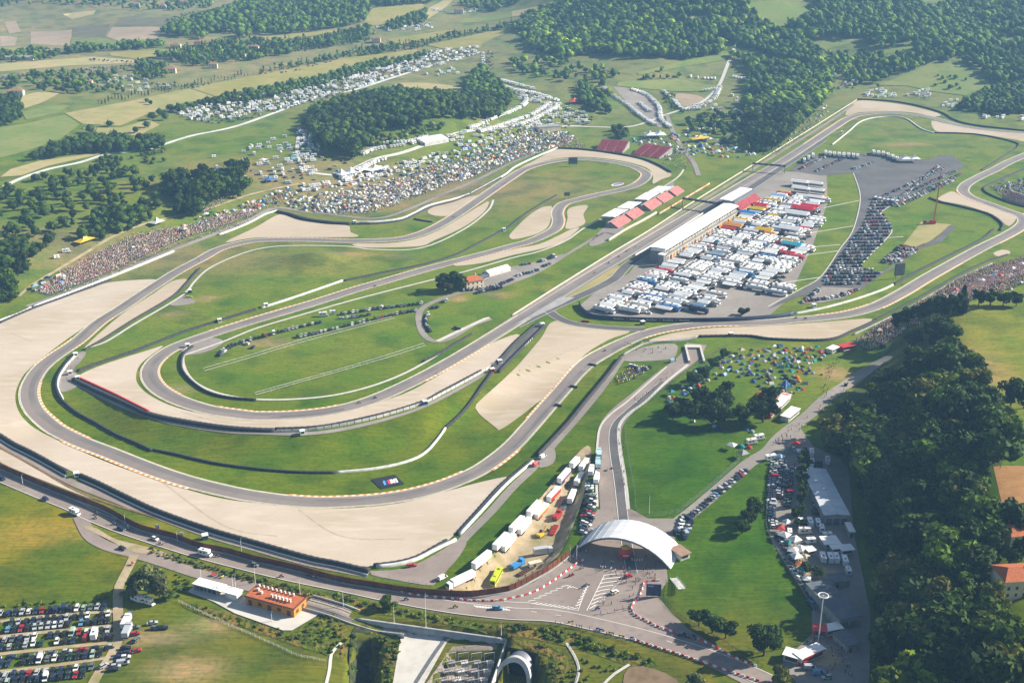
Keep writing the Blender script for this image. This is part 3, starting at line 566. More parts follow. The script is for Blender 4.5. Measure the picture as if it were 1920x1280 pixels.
def wood(px, sp, h, kinds, cols, label, dy=0, keep=1.0, nofield=True, pr=0):
    P = pix([(a, b + dy) for a, b in px])[:, :2]; pts = jgrid(P, sp)
    if nofield:
        for f in FIELDS:
            if len(pts): pts = pts[~inside(f, pts[:, 0], pts[:, 1])]
    for x, y in pts:
        if RNG.random() > keep: continue
        if y > 1500 and math.sin(x / 47 + 1.7 * math.sin(y / 90)) * math.sin(y / 70 + x / 160) > .86: continue
        TREES.append((x, y, RNG.uniform(*h), kinds[RNG.integers(len(kinds))], GREENS[cols[RNG.integers(len(cols))]], label, pr))
B = ['broad', 'broad', 'open', 'tall']
# the near wood on the slope
wood([(1690, 690), (1735, 668), (1800, 672), (1815, 720), (1850, 790), (1872, 850), (1835, 905), (1832, 960), (1850, 1100), (1880, 1240), (1920, 1330), (1672, 1330), (1680, 1200), (1684, 1080), (1676, 980), (1635, 900), (1556, 826), (1605, 795), (1660, 730)], 8.4, (15, 27), ['broad', 'open', 'broad', 'tall', 'broad'], ['oak', 'lime', 'dark', 'dark', 'oak', 'dark', 'olive'], 'tree in the dark wood on the slope above the yard', dy=22, pr=2)
for x, y, h, k, c in [(1678, 622, 13, 'tall', 'dark'), (1700, 614, 15, 'tall', 'dark'), (1722, 608, 14, 'tall', 'conifer'), (1742, 602, 15, 'tall', 'dark'), (1764, 596, 13, 'broad', 'dark'), (1786, 592, 15, 'tall', 'dark'), (1802, 586, 15, 'conifer', 'conifer'), (1834, 576, 12, 'tall', 'dark'), (1856, 574, 12, 'tall', 'dark'), (1880, 574, 9, 'broad', 'dark'), (1905, 574, 9, 'broad', 'dark')]:
    tree_at(x, y, h, k, c, ('dark pointed conifer %s between the crowd bank and the meadow' if k == 'conifer' else 'dark narrow tree %s by the crowd bank') % ('next to the gap' if x > 1810 else 'right of the middle' if x > 1750 else 'at the wood end'), 3)
for x, y in [(1745, 632), (1768, 628), (1782, 640), (1712, 652), (1750, 650)]: tree_at(x, y, 11, 'broad', 'dark', 'broad dark tree under the conifers by the crowd bank', 3)
for x, y, h in [(1895, 760, 13), (1920, 765, 13), (1910, 745, 10)]: tree_at(x, y, h, 'broad', 'dark', 'dark round tree standing in the meadow by the frame edge', 3)
for x, y, h in [(1885, 990, 12), (1905, 1000, 12), (1870, 1010, 10), (1915, 1050, 9), (1890, 1060, 8)]: tree_at(x, y, h, 'broad', 'dark', 'dark tree beside the farm buildings below the soil field', 3)
# park trees on the lawn camp
PARK = [(1262, 786, 10), (1300, 792, 12), (1278, 770, 8), (1312, 768, 13), (1345, 798, 13), (1352, 770, 12), (1388, 794, 11), (1360, 745, 9), (1430, 792, 14), (1438, 770, 13), (1300, 722, 8), (1318, 712, 7), (1338, 690, 6), (1357, 672, 6)]
_O1 = 'first second third fourth fifth sixth seventh eighth ninth tenth eleventh twelfth thirteenth fourteenth fifteenth sixteenth seventeenth eighteenth nineteenth'.split(); _T = 'twent thirt fort fift sixt sevent eight ninet'.split()
ORD = _O1 + [t + ('ieth' if i == 0 else 'y-' + _O1[i - 1]) for t in _T for i in range(10)]
_OLD = ['first', 'second', 'third', 'fourth', 'fifth', 'sixth', 'seventh', 'eighth', 'ninth', 'tenth', 'eleventh', 'twelfth', 'thirteenth', 'fourteenth', 'fifteenth', 'sixteenth', 'seventeenth', 'eighteenth', 'nineteenth', 'twentieth', 'twenty-first', 'twenty-second', 'twenty-third', 'twenty-fourth', 'twenty-fifth', 'twenty-sixth']
for i, (x, y, h) in enumerate(sorted(PARK)): tree_at(x, y, h, 'broad', 'dark', ORD[i] + ' dark park tree from the avenue among the lawn tents', 4)
for x, y, h, k, c, l in [(1412, 968, 9, 'broad', 'dark', 'upper tree of the dark trio on the triangular lawn'), (1402, 984, 8, 'open', 'dark', 'middle tree of the dark trio on the triangular lawn'), (1391, 1000, 7, 'broad', 'dark', 'lower tree of the dark trio on the triangular lawn'),
        (1310, 1172, 7, 'broad', 'dark', 'small tree nearest the kerb in the roadside row'), (1335, 1186, 8, 'broad', 'dark', 'middle tree of the roadside row by the fence'), (1360, 1196, 8, 'broad', 'dark', 'tree of the roadside row next to the largest one'), (1432, 1228, 13, 'broad', 'dark', 'largest dark round tree beside the roadside barriers'),
        (1466, 1290, 9, 'bush', 'olive', 'olive brown bushy tree in front of the white kiosk'), (1300, 1287, 6, 'bush', 'grey', 'pale grey-green shrub below the road barriers'),
        (280, 1112, 12, 'broad', 'grey', 'large grey-green tree beside the dirt track'), (305, 1120, 10, 'open', 'grey', 'sparse grey-green tree behind the dirt track junction'), (258, 1115, 9, 'broad', 'grey', 'grey-green tree leaning over the dirt track'), (246, 1122, 6, 'bush', 'grey', 'low grey shrub at the edge of the dirt track'), (318, 1125, 5, 'bush', 'oak', 'green bush in front of the sparse grey tree'),
        (832, 545, 12, 'broad', 'dark', 'left dark tree beside the terracotta roofed farmhouse'), (848, 544, 13, 'broad', 'dark', 'tall middle tree beside the terracotta roofed farmhouse'), (862, 546, 11, 'broad', 'dark', 'right dark tree against the farmhouse wall'), (842, 550, 8, 'bush', 'olive', 'brownish bush among the farmhouse trees'),
        (1578, 838, 15, 'cypress', 'conifer', 'slim cypress at the corner above the white hall'), (725, 1142, 6, 'bush', 'oak', 'tallest green bush on the roadside bank'), (1395, 590, 6, 'bush', 'dark', 'dark bush at the lower corner of the paddock')]:
    tree_at(x, y, h, k, c, l, 5)
for i, (x, y) in enumerate([(1507, 880), (1505, 897), (1504, 914), (1503, 931), (1502, 948), (1508, 866)]): tree_at(x, y, 8, 'tall', 'oak', 'tall clipped hedge tree between the car lanes of the yard', 4)
for x, y in [(1492, 972), (1500, 965), (1510, 1075), (1532, 1082), (1500, 990)]: tree_at(x, y, 5, 'broad', 'dark', 'small tree beside the caravans in the yard', 3)
# woods and orchards round the circuit
wood([(310, 345), (330, 325), (400, 335), (440, 310), (470, 355), (455, 372), (420, 366), (390, 392), (370, 404), (335, 398), (318, 365)], 9, (11, 16), B, ['dark', 'oak', 'dark'], 'dark tree of the dense clump above the crowd bank', dy=6, pr=1)
wood([(0, 350), (100, 325), (200, 305), (290, 335), (310, 365), (290, 400), (270, 425), (230, 442), (190, 448), (120, 462), (60, 490), (25, 530), (0, 560), (-20, 560), (-20, 350)], 11.5, (7.5, 13), B, ['dark', 'oak', 'dark', 'oak'], 'tree of the loose orchard on the hillside', dy=5, keep=.6, pr=.5)
wood([(150, 420), (200, 395), (280, 385), (290, 400), (270, 428), (200, 447), (160, 450)], 8, (8, 11), B, ['dark', 'oak'], 'dark tree behind the crowd bank', dy=4, keep=.9, pr=1)
wood([(-15, 470), (45, 450), (60, 500), (30, 525), (25, 560), (-15, 575)], 8, (9, 13), B, ['dark', 'oak'], 'tall dark tree by the hillside edge', dy=4, pr=1)
wood([(60, 292), (110, 272), (180, 258), (240, 262), (300, 262), (305, 276), (240, 284), (190, 284), (100, 300), (62, 302)], 9, (11, 15), B, ['dark', 'dark', 'oak'], 'dark tree of the hedge wood on the far slope', dy=4, pr=.5)
wood([(575, 235), (590, 205), (640, 190), (700, 176), (745, 170), (800, 180), (868, 176), (885, 140), (905, 128), (930, 155), (962, 184), (950, 205), (930, 222), (860, 222), (800, 222), (775, 238), (720, 240), (680, 285), (660, 296), (610, 280), (590, 268)], 9, (12, 17), B, ['dark', 'oak', 'dark', 'oak'], 'tree of the central wood above the tent hillside', dy=4, pr=.8)
wood([(690, 262), (780, 235), (840, 232), (800, 255), (740, 270), (700, 276)], 8, (5, 8), ['broad', 'bush'], ['oak', 'grey'], 'low green tree on the slope below the central wood', dy=2, pr=.4)
wood([(985, 35), (1050, 5), (1395, 0), (1430, 40), (1455, 58), (1500, 70), (1525, 88), (1545, 100), (1560, 130), (1552, 175), (1500, 235), (1440, 285), (1405, 268), (1392, 215), (1400, 170), (1410, 130), (1365, 98), (1280, 112), (1200, 108), (1130, 102), (1090, 100), (1060, 110), (1000, 92), (960, 60)], 10, (12, 20), B, ['dark', 'oak', 'dark', 'oak', 'lime'], 'tree of the hill forest', dy=3)
wood([(1390, 170), (1450, 150), (1540, 160), (1552, 178), (1500, 235), (1450, 282), (1405, 268)], 12, (11, 16), B, ['dark', 'oak'], 'tree of the wood beside the straight', dy=2, keep=.6, pr=.5)
wood([(1520, -20), (1960, -20), (1960, 150), (1865, 155), (1830, 130), (1800, 110), (1715, 108), (1720, 90), (1640, 93), (1620, 75), (1570, 70), (1520, 75), (1470, 58), (1520, 28)], 12.5, (13, 22), B, ['dark', 'oak', 'oak'], 'tree of the far forest', dy=2)
wood([(1645, 103), (1720, 98), (1800, 112), (1730, 122), (1640, 155), (1610, 165), (1562, 130), (1550, 100)], 10, (10, 16), B, ['dark', 'oak', 'lime'], 'tree of the valley wood', dy=2, keep=.8)
wood([(1800, 195), (1860, 165), (1960, 158), (1960, 212), (1860, 214), (1800, 205)], 9, (11, 15), B, ['dark', 'dark', 'oak'], 'dark tree of the wood behind the first corner', dy=2, pr=.4)
wood([(1640, 165), (1700, 150), (1760, 140), (1820, 140), (1800, 170), (1740, 168)], 16, (5, 9), B, ['dark', 'oak'], 'tree dotted over the far green hill', keep=.5, nofield=False)
wood([(300, 62), (360, 42), (420, 22), (500, -10), (840, -10), (790, 10), (700, 15), (690, 40), (640, 52), (480, 68), (430, 78), (400, 76), (330, 70)], 13, (13, 20), B, ['dark', 'oak', 'oak'], 'tree of the far wood', dy=1)
wood([(-20, -15), (420, -15), (400, 15), (330, 22), (180, 18), (100, 10), (-20, 16)], 18, (9, 14), B, ['dark', 'oak'], 'tree of the far ridge', keep=.8)
wood([(250, 128), (300, 104), (420, 80), (560, 78), (690, 50), (702, 62), (690, 76), (560, 96), (480, 112), (420, 117), (330, 132), (300, 150), (250, 147)], 10, (10, 15), ['conifer', 'broad', 'conifer', 'tall'], ['conifer', 'dark', 'oak'], 'tree of the villa park', dy=2)
wood([(480, 138), (540, 122), (620, 107), (700, 88), (770, 82), (960, 44), (960, 54), (780, 90), (650, 112), (560, 127), (490, 144)], 9, (7, 12), ['cypress', 'broad', 'conifer'], ['conifer', 'dark', 'oak'], 'tree of the cypress lane', dy=1)
wood([(315, 208), (400, 188), (480, 168), (600, 143), (680, 121), (800, 100), (792, 110), (700, 132), (610, 160), (480, 190), (400, 198), (330, 212)], 8, (7, 11), B, ['dark', 'oak'], 'tree of the long hedge', dy=1)
wood([(720, 48), (800, 20), (815, 28), (790, 45), (735, 58)], 10, (9, 13), B, ['dark', 'oak'], 'tree of the far hedge', dy=1); wood([(850, 8), (960, -5), (985, 5), (960, 25), (900, 20)], 12, (10, 14), B, ['dark', 'oak'], 'tree of the far hedge')
wood([(930, 150), (960, 110), (1060, 112), (1150, 132), (1170, 145), (1140, 165), (1148, 200), (1140, 215), (1110, 192), (1060, 152), (1000, 142), (940, 138)], 13, (9, 15), B, ['dark', 'oak', 'lime'], 'tree of the loose wood above the camper rows', dy=3, keep=.62, pr=.3)
wood([(1075, 165), (1120, 165), (1145, 210), (1130, 220), (1085, 190)], 9, (11, 15), B, ['dark', 'oak'], 'dark tree clump beside the camper rows', pr=.4, keep=.8)
wood([(1190, 150), (1280, 143), (1275, 147), (1195, 156)], 9, (6, 10), B, ['dark', 'oak'], 'hedge tree'); wood([(1230, 130), (1290, 112), (1285, 122), (1240, 135)], 10, (7, 11), B, ['dark', 'oak'], 'hedge tree')
wood([(1280, 240), (1300, 222), (1340, 206), (1400, 226), (1440, 272), (1430, 288), (1390, 284), (1310, 255), (1285, 244)], 11, (8, 13), B, ['dark', 'oak'], 'tree among the camper vans beside the straight', keep=.6, pr=.4)
wood([(1240, 172), (1262, 178), (1285, 205), (1280, 215), (1250, 200)], 7, (3, 6), ['bush', 'broad'], ['oak', 'dark'], 'bush on the bank between the car parks', pr=.2)
wood([(1135, 250), (1175, 240), (1180, 262), (1150, 268)], 10, (8, 12), ['tall', 'broad'], ['dark'], 'dark tree behind the red grandstands', pr=.6)
wood([(0, 185), (42, 182), (45, 210), (0, 215)], 9, (9, 13), B, ['dark'], 'dark tree on the far field edge'); wood([(0, 215), (40, 212), (42, 230), (0, 240)], 9, (9, 13), B, ['dark'], 'dark tree on the far field edge')
wood([(125, 95), (160, 85), (215, 85), (300, 82), (320, 90), (200, 98), (130, 102)], 10, (10, 14), B, ['dark', 'oak'], 'tree of the far hedge'); wood([(0, 150), (60, 140), (170, 138), (240, 130), (250, 140), (160, 160), (230, 150), (240, 180), (150, 175), (100, 185), (60, 165), (0, 170)], 13, (7, 12), B, ['dark', 'oak'], 'tree of the village gardens', keep=.7)
wood([(0, 100), (60, 95), (120, 98), (100, 115), (0, 118)], 12, (8, 12), B, ['dark', 'oak'], 'tree of the far hedge'); wood([(310, 40), (345, 25), (400, 22), (370, 50), (320, 62)], (14, 7), (3, 5), ['bush'], ['grey', 'oak'], 'orchard row tree', nofield=False)
wood([(180, 300), (235, 295), (240, 310), (190, 325)], 9, (5, 9), B, ['dark', 'oak'], 'tree below the far road'); wood([(245, 295), (310, 280), (315, 305), (260, 310)], 9, (4, 7), ['bush', 'broad'], ['oak', 'olive'], 'scrub below the far road', keep=.7)
for x, y, h in [(170, 250, 12), (206, 238, 9), (255, 250, 9), (275, 240, 10), (290, 270, 12), (300, 276, 11), (285, 225, 12), (300, 218, 12), (310, 226, 12), (275, 193, 7), (283, 197, 7)]: tree_at(x, y, h, 'broad', 'dark', 'single dark tree on the stubble slope', .5)
for i in range(46):
    t = i / 45; tree_at(185 + 280 * t, 193 - 52 * t + 4 * math.sin(i), 4 + (i % 4), 'cypress', 'conifer', 'small cypress of the lane across the far fields', 0)
# low shrubs of the roadside bank, hedges below the railway
wood([(600, 1108), (690, 1128), (790, 1150), (900, 1170), (960, 1172), (1060, 1182), (1150, 1215), (1230, 1240), (1200, 1248), (1100, 1215), (1000, 1190), (950, 1180), (820, 1165), (700, 1142), (600, 1118)], 2.1, (1.0, 2.6), ['bush'], ['olive', 'oak', 'lime'], 'roadside bank shrub', keep=.75, nofield=False, pr=-1)
wood([(262, 1022), (330, 1042), (420, 1068), (520, 1092), (600, 1112), (595, 1120), (500, 1100), (400, 1072), (300, 1045)], 1.9, (1.0, 2.2), ['bush'], ['olive', 'oak'], 'roadside bank shrub', keep=.8, nofield=False, pr=-1)
wood([(340, 1128), (420, 1148), (500, 1172), (560, 1192), (600, 1150), (640, 1152), (650, 1200), (640, 1230), (570, 1210), (480, 1180), (360, 1145)], 2.3, (.8, 2.0), ['bush'], ['olive', 'oak', 'lime'], 'embankment scrub', keep=.7, nofield=False, pr=-1)
wood([(655, 1185), (664, 1185), (662, 1285), (650, 1285)], 2.6, (1.5, 3), ['bush'], ['dark', 'oak'], 'gully scrub', nofield=False, pr=-1); wood([(703, 1178), (750, 1190), (735, 1285), (690, 1285)], 2.2, (1, 2.4), ['bush'], ['oak', 'dark', 'lime'], 'embankment scrub', keep=.8, nofield=False, pr=-1)
wood([(960, 1195), (1080, 1230), (1170, 1250), (1080, 1285), (1015, 1285), (1010, 1230), (980, 1205)], 2.6, (.6, 1.8), ['bush'], ['oak', 'lime', 'olive'], 'embankment scrub', keep=.6, nofield=False, pr=-1)
wood([(0, 1135), (120, 1126), (205, 1118), (210, 1128), (110, 1138), (0, 1146)], 3.0, (1, 2.5), ['bush'], ['oak', 'lime'], 'ditch scrub', keep=.8, nofield=False, pr=-1)
wood([(330, 1075), (360, 1085), (350, 1120), (330, 1125)], 3.0, (1, 2.5), ['bush'], ['oak', 'lime'], 'embankment scrub', keep=.9, nofield=False, pr=-1)
wood([(1600, 885), (1640, 930), (1662, 1000), (1675, 1100), (1665, 1290), (1640, 1290), (1645, 1150), (1630, 1060), (1612, 960)], 5.5, (3, 8), ['bush', 'broad', 'tall'], ['dark', 'oak', 'oak'], 'undergrowth tree below the dark wood beside the yard', nofield=False, pr=-1); wood([(1420, 700), (1640, 690), (1700, 650), (1660, 700), (1560, 790)], 9, (1, 3), ['bush'], ['oak', 'dark'], 'meadow scrub', keep=.3, nofield=False, pr=-1)
WZ = [(pix([q])[0][:2], n) for q, n in [((1700, 690), 'below the conifers'), ((1790, 700), 'at the meadow edge'), ((1860, 830), 'above the soil field'), ((1610, 850), 'over the people lane'), ((1680, 900), 'behind the white hall'), ((1760, 880), 'in the upper middle'), ((1700, 1050), 'beside the shaded caravans'), ((1790, 1040), 'in the middle of the slope'), ((1845, 1000), 'facing the farm'), ((1700, 1180), 'beside the dark hall'), ((1790, 1190), 'in the lower middle'), ((1860, 1180), 'by the barn'), ((1720, 1290), 'at the bottom by the forecourt'), ((1850, 1290), 'in the bottom corner')]]
WC = {GREENS['oak']: 'mid-green', GREENS['lime']: 'bright green', GREENS['dark']: 'dark green', GREENS['olive']: 'olive'}; WS = {'broad': 'rounded', 'open': 'spreading', 'tall': 'narrow'}
for i, t in enumerate(TREES):
    if t[5].startswith('tree in the dark wood'): TREES[i] = t[:5] + ('%s %s %s tree of the dark wood %s' % ('tall' if t[2] > 21 else 'lower', WC[t[4]], WS[t[3]], min(WZ, key=lambda z: np.hypot(*(z[0] - t[:2])))[1]),) + t[6:]
# individuals: the 300 that show largest; everything else is one mass
def shown(t): return t[2] / math.hypot(t[0], t[1], HC)
tall = sorted([t for t in TREES if t[6] >= 0], key=lambda t: (-(t[6] >= 2), -shown(t)))
ind, rest = tall[:300], tall[300:] + [t for t in TREES if t[6] < 0]
NAMES = {'broad': 'broadleaf_tree', 'open': 'broadleaf_tree', 'tall': 'broadleaf_tree', 'conifer': 'conifer_tree', 'cypress': 'cypress_tree', 'bush': 'shrub'}
from collections import Counter
_cnt = Counter(t[5] for t in ind)
for i, (x, y, h, kind, c, lab, pr) in enumerate(ind):
    if _cnt[lab] > 2 and 'dark wood' not in lab: lab = '%s %s %s' % ('tall' if h > 13.5 else 'medium' if h > 11.5 else 'low', {'broad': 'rounded', 'open': 'spreading', 'tall': 'slim', 'conifer': 'pointed', 'bush': 'bushy', 'cypress': 'spire'}[kind], lab)
    o = empty(NAMES[kind], (x, y, zat(x, y)), RNG.uniform(0, 6.28)); o.scale = (h * RNG.uniform(.95, 1.3), h * RNG.uniform(.95, 1.3), h)
    near = y < 760; o.scale = tuple((1.15 if pr != 2 else 1.0) * k for k in o.scale); me = treemeshes(kind, 1900 if near else 650, .058 if near else .088); f = RNG.uniform(.65, 1.5)
    place('crown', me[RNG.integers(len(me))], o, color=[k * f for k in c]); place('trunk', TRUNKS[i % 3], o)
    tag(o, lab, 'shrub' if kind == 'bush' else 'tree', 'trees of the dark wood' if 'dark wood' in lab else 'trees: ' + lab)
# the mass of far trees: lumpy crowns with loose leaf clumps
def ico():
    t = (1 + 5 ** .5) / 2; V = np.array([(-1, t, 0), (1, t, 0), (-1, -t, 0), (1, -t, 0), (0, -1, t), (0, 1, t), (0, -1, -t), (0, 1, -t), (t, 0, -1), (t, 0, 1), (-t, 0, -1), (-t, 0, 1)], float)
    F = [(0, 11, 5), (0, 5, 1), (0, 1, 7), (0, 7, 10), (0, 10, 11), (1, 5, 9), (5, 11, 4), (11, 10, 2), (10, 7, 6), (7, 1, 8), (3, 9, 4), (3, 4, 2), (3, 2, 6), (3, 6, 8), (3, 8, 9), (4, 9, 5), (2, 4, 11), (6, 2, 10), (8, 6, 7), (9, 8, 1)]
    V = list(map(tuple, V / np.linalg.norm(V[0]))); mid = {}; G = []
    def m(a, b):
        k = (min(a, b), max(a, b))
        if k not in mid: q = np.array(V[a]) + np.array(V[b]); V.append(tuple(q / np.linalg.norm(q))); mid[k] = len(V) - 1
        return mid[k]
    for a, b, c in F:
        x, y, z = m(a, b), m(b, c), m(c, a); G += [(a, x, z), (b, y, x), (c, z, y), (x, y, z)]
    return np.array(V), np.array(G)
def massproto(kind, seed, n, leaf):
    V, F, t = crown(kind, n, leaf, seed); T = F[:, :3]
    V3 = V[T.ravel()]; t3 = t[T.ravel()]; F3 = np.arange(len(V3)).reshape(-1, 3)
    if kind in ('broad', 'open', 'tall', 'bush'):
        g = np.random.default_rng(seed); iv, jf = ico(); r = {'broad': .33, 'open': .33, 'tall': .22, 'bush': .42}[kind]
        k = (.72 + .34 * g.random(len(iv)))[:, None]; iv = iv * k * np.array([r, r, .34]) + np.array([0, 0, .55 if kind != 'bush' else .4])
        F3 = np.concatenate([F3, jf + len(V3)]); V3 = np.concatenate([V3, iv]); t3 = np.concatenate([t3, np.tile(g.uniform(.6, 1.1, (len(iv), 1)), (1, 3))])
    return V3, F3, t3
def mass(name, items, label, n, leaf):
    vs_, fs_, ts_ = [], [], []; off = 0; protos = {}
    for x, y, h, kind, c, lab, pr in items:
        k = (kind, int(RNG.integers(5)))
        if k not in protos: protos[k] = massproto(kind, 500 + 13 * k[1] + len(kind), n, leaf)
        V, F, t = protos[k]; a = RNG.uniform(0, 6.28); ca, sa = math.cos(a), math.sin(a); sx = h * RNG.uniform(.9, 1.35); f = RNG.uniform(.55, 1.6)
        P = np.stack([(V[:, 0] * ca - V[:, 1] * sa) * sx + x, (V[:, 0] * sa + V[:, 1] * ca) * sx + y, V[:, 2] * h + zat(x, y) - .1 * h], 1)
        vs_.append(P.astype(np.float32)); fs_.append(F + off); ts_.append((t * np.array(c) * f * (1.9 if y > 1450 else 1.3 if y > 1150 else 1)).astype(np.float32)); off += len(V)  # leaf colours lightened with distance, painted in to make up for thin haze
    o = place(name, npmesh(name, np.concatenate(vs_), np.concatenate(fs_), M_LEAF, tint=np.concatenate(ts_)), color=(1, 1, 1)); tag(o, label, 'trees', kind='stuff'); return o
far = [t for t in rest if t[1] > 1450 and t[6] >= 0]; mid_ = [t for t in rest if t[1] <= 1450 and t[6] >= 0]; low = [t for t in rest if t[6] < 0]
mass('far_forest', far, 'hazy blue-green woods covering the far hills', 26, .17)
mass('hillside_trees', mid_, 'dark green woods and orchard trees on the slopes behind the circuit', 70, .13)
mass('bank_scrub', low, 'low olive and green scrub along the banks beside the road and railway', 60, .2)
print('trees', len(TREES), 'ind', len(ind), 'far', len(far), 'mid', len(mid_), 'low', len(low))
# ------------------------------------------------------------------ walls, tyre barriers, fences
M_RUBBER = mat('tyre_rubber', (.028, .028, .032), .85, noise=.9, col2=(.05, .05, .055))
M_WWALL = mat('white_wall', (.66, .645, .61), .8, noise=.35, col2=(.50, .485, .45))
M_REDW = mat('red_wall', (.50, .045, .055), .7, noise=.3, col2=(.40, .05, .06))
M_NAVY = mat('navy_wall', (.018, .03, .065), .6, noise=.2, col2=(.03, .045, .085))
M_GREYW = mat('grey_wall', (.33, .32, .31), .85, noise=.3, col2=(.26, .255, .25))
M_STEEL = mat('steel', (.34, .35, .36), .5, metal=.6)
M_CORTEN = mat('brown_panel', (.150, .050, .022), .8, noise=1.2, col2=(.115, .038, .018)); M_CORTEN2 = mat('brown_panel_sunlit', (.20, .075, .03), .8, noise=1.2, col2=(.15, .05, .022))  # second brown is a sunlit copy: light painted in, panels picked at random
M_CREAMW = mat('cream_wall', (.56, .49, .40), .8, noise=.3, col2=(.46, .40, .33))
def barrier(name, label, px, h, th, m, cat='barrier', z0=0.0, step=3.0, world=None):
    L = smooth(pix(px) if world is None else world, step)
    V, F = wallmesh(L, h, th, z0); o = place(name, npmesh(name, V, F, m)); tag(o, label, cat); return o, L
def tyres(label, px, h=1.15, th=1.5, capw=.5):
    """stacked tyre wall: a scalloped double row with a conveyor-belt face"""
    L = smooth(pix(px), 1.6); N = normals(L); k = len(L); w = th / 2 + .22 * (np.arange(k) % 2); A = L + N * w[:, None]; Bq = L - N * w[:, None]; g = H(L[:, 0], L[:, 1])
    hh = h + .10 * (np.arange(k) % 2)
    V = np.concatenate([np.c_[A, g - .3], np.c_[A * .8 + L * .2, g + hh], np.c_[Bq * .8 + L * .2, g + hh], np.c_[Bq, g - .3]])
    F = [(r * k + i, r * k + i + 1, (r + 1) * k + i + 1, (r + 1) * k + i) for i in range(k - 1) for r in range(3)] + [(0, k, 2 * k, 3 * k), (k - 1, 4 * k - 1, 3 * k - 1, 2 * k - 1)]
    o = place('tyre_barrier', npmesh('tyre_barrier', V, F, M_RUBBER)); tag(o, label, 'tyre barrier'); return o
def rail_fence(name, label, px, h, sp=4.0, rails=3, r=.05, m=None, cat='fence', post=.07):
    """posts and wires; the wires follow the ground"""
    L = smooth(pix(px), sp); z = H(L[:, 0], L[:, 1]); root = empty(name, (L[0][0], L[0][1], z[0])); off = Vector(root.location)
    pb, rb = MB(), MB()
    for i in range(len(L)):
        p = Vector((L[i][0], L[i][1], z[i])) - off; pb.bar(p - Vector((0, 0, .3)), p + Vector((0, 0, h)), post)
        if i:
            for k in range(rails): t = h * (k + 1) / rails - .04; rb.bar(q + Vector((0, 0, t)), p + Vector((0, 0, t)), r, 3)
        q = p
    pb.build('fence_posts', m or M_STEEL, root)['kind'] = 'stuff'; rb.build('fence_wires', m or M_STEEL, root)['kind'] = 'stuff'; tag(root, label, cat); return root
barrier('concrete_wall', 'long white wall below the crowd bank beside the upper gravel', [(62, 576), (120, 554), (165, 537), (205, 521), (265, 497), (325, 472)], 1.3, 1.9, M_WWALL, 'wall')
barrier('concrete_wall', 'white wall end at the frame edge above the gravel', [(-20, 611), (0, 602), (35, 589), (58, 578)], 1.2, 1.6, M_WWALL, 'wall')
tyres('dark tyre wall in front of the long white wall by the upper gravel', [(0, 606), (60, 580), (120, 558), (165, 541), (208, 525)])
barrier('concrete_wall', 'white wall of the upper bend before the tyre corner', [(410, 441), (440, 430), (470, 417), (498, 402), (520, 396)], 1.2, 1.4, M_WWALL, 'wall')
tyres('thick dark tyre wall round the upper gravel below the tents', [(520, 398), (545, 404), (575, 413), (620, 419), (657, 421)], 1.8, 4.0)
barrier('concrete_wall', 'curving white wall below the tent hillside', [(660, 418), (705, 417), (750, 411), (775, 401), (805, 386), (855, 373), (880, 365)], 1.3, 1.5, M_WWALL, 'wall')
tyres('dark tyre row in front of the curving white wall', [(660, 421), (705, 420), (752, 414), (780, 402), (808, 389), (857, 376), (905, 352), (940, 334)], 1.1, 1.4)
barrier('concrete_wall', 'pale wall climbing to the far hairpin', [(882, 364), (942, 331), (965, 314), (1000, 297), (1045, 278)], 1.2, 1.6, M_WWALL, 'wall')
tyres('dark tyre wall round the hairpin gravel below the red grandstands', [(1046, 279), (1100, 282), (1160, 290), (1205, 299), (1235, 311), (1258, 324)], 1.6, 2.0)
tyres('dark tyre wall in the grass above the upper chicane', [(777, 411), (790, 414), (811, 417)], 1.0, 1.6)
barrier('red_barrier', 'red topped barrier along the lower hairpin gravel', [(142, 708), (175, 723), (212, 740), (248, 758), (280, 774)], 1.5, 1.2, M_REDW)
tyres('wide dark tyre wall behind the red topped barrier', [(138, 713), (172, 729), (210, 746), (248, 763), (282, 778), (350, 792), (425, 803), (480, 807), (515, 808)], 1.3, 3.0)
# advertising boards along the lower hairpin, one panel each
bl = smooth(pix([(518, 810), (575, 808), (630, 800), (680, 790), (725, 779), (792, 758), (830, 739), (902, 700), (930, 682)]), 4.2)
ab = empty('advertising_boards', (bl[0][0], bl[0][1], zat(*bl[0]))); tag(ab, 'row of white advertising boards along the lower hairpin gravel', 'advertising boards')
bm_ = MB().box(-1.85, 1.85, -.12, .12, 0, 1.5).mesh('board_panel', M_WWALL)
for i in range(len(bl) - 1):
    c = (bl[i] + bl[i + 1]) / 2; place('board_panel', bm_, ab, (c[0] - ab.location.x, c[1] - ab.location.y, zat(*c) - ab.location.z), math.atan2(*(bl[i + 1] - bl[i])[::-1]))
tyres('dark tyre row in front of the white advertising boards', [(515, 805), (575, 803), (630, 796), (725, 775), (792, 754), (830, 734), (902, 696)], 1.1, 1.2)
tyres('dark tyre wall curving round the outer loop infield', [(140, 664), (120, 687), (107, 710), (106, 730), (115, 750), (140, 772), (175, 792), (215, 815), (255, 832), (285, 846)], 1.2, 1.4)
tyres('dark tyre wall along the outer loop grass', [(285, 844), (330, 853), (400, 869), (480, 880), (555, 886), (628, 887)], 1.1, 1.2)
barrier('concrete_wall', 'white wall curving through the outer loop grass', [(628, 887), (700, 880), (760, 867), (800, 847), (835, 803)], 1.0, 1.2, M_WWALL, 'wall')
tyres('dark tyre wall rising beside the brown gravel', [(835, 803), (870, 770), (900, 730), (922, 700)], 1.1, 1.3)
barrier('concrete_wall', 'pinkish white wall at the inside of the outer hairpin', [(141, 668), (122, 690), (110, 712), (109, 730), (118, 749)], 1.3, .9, M_WWALL, 'wall')
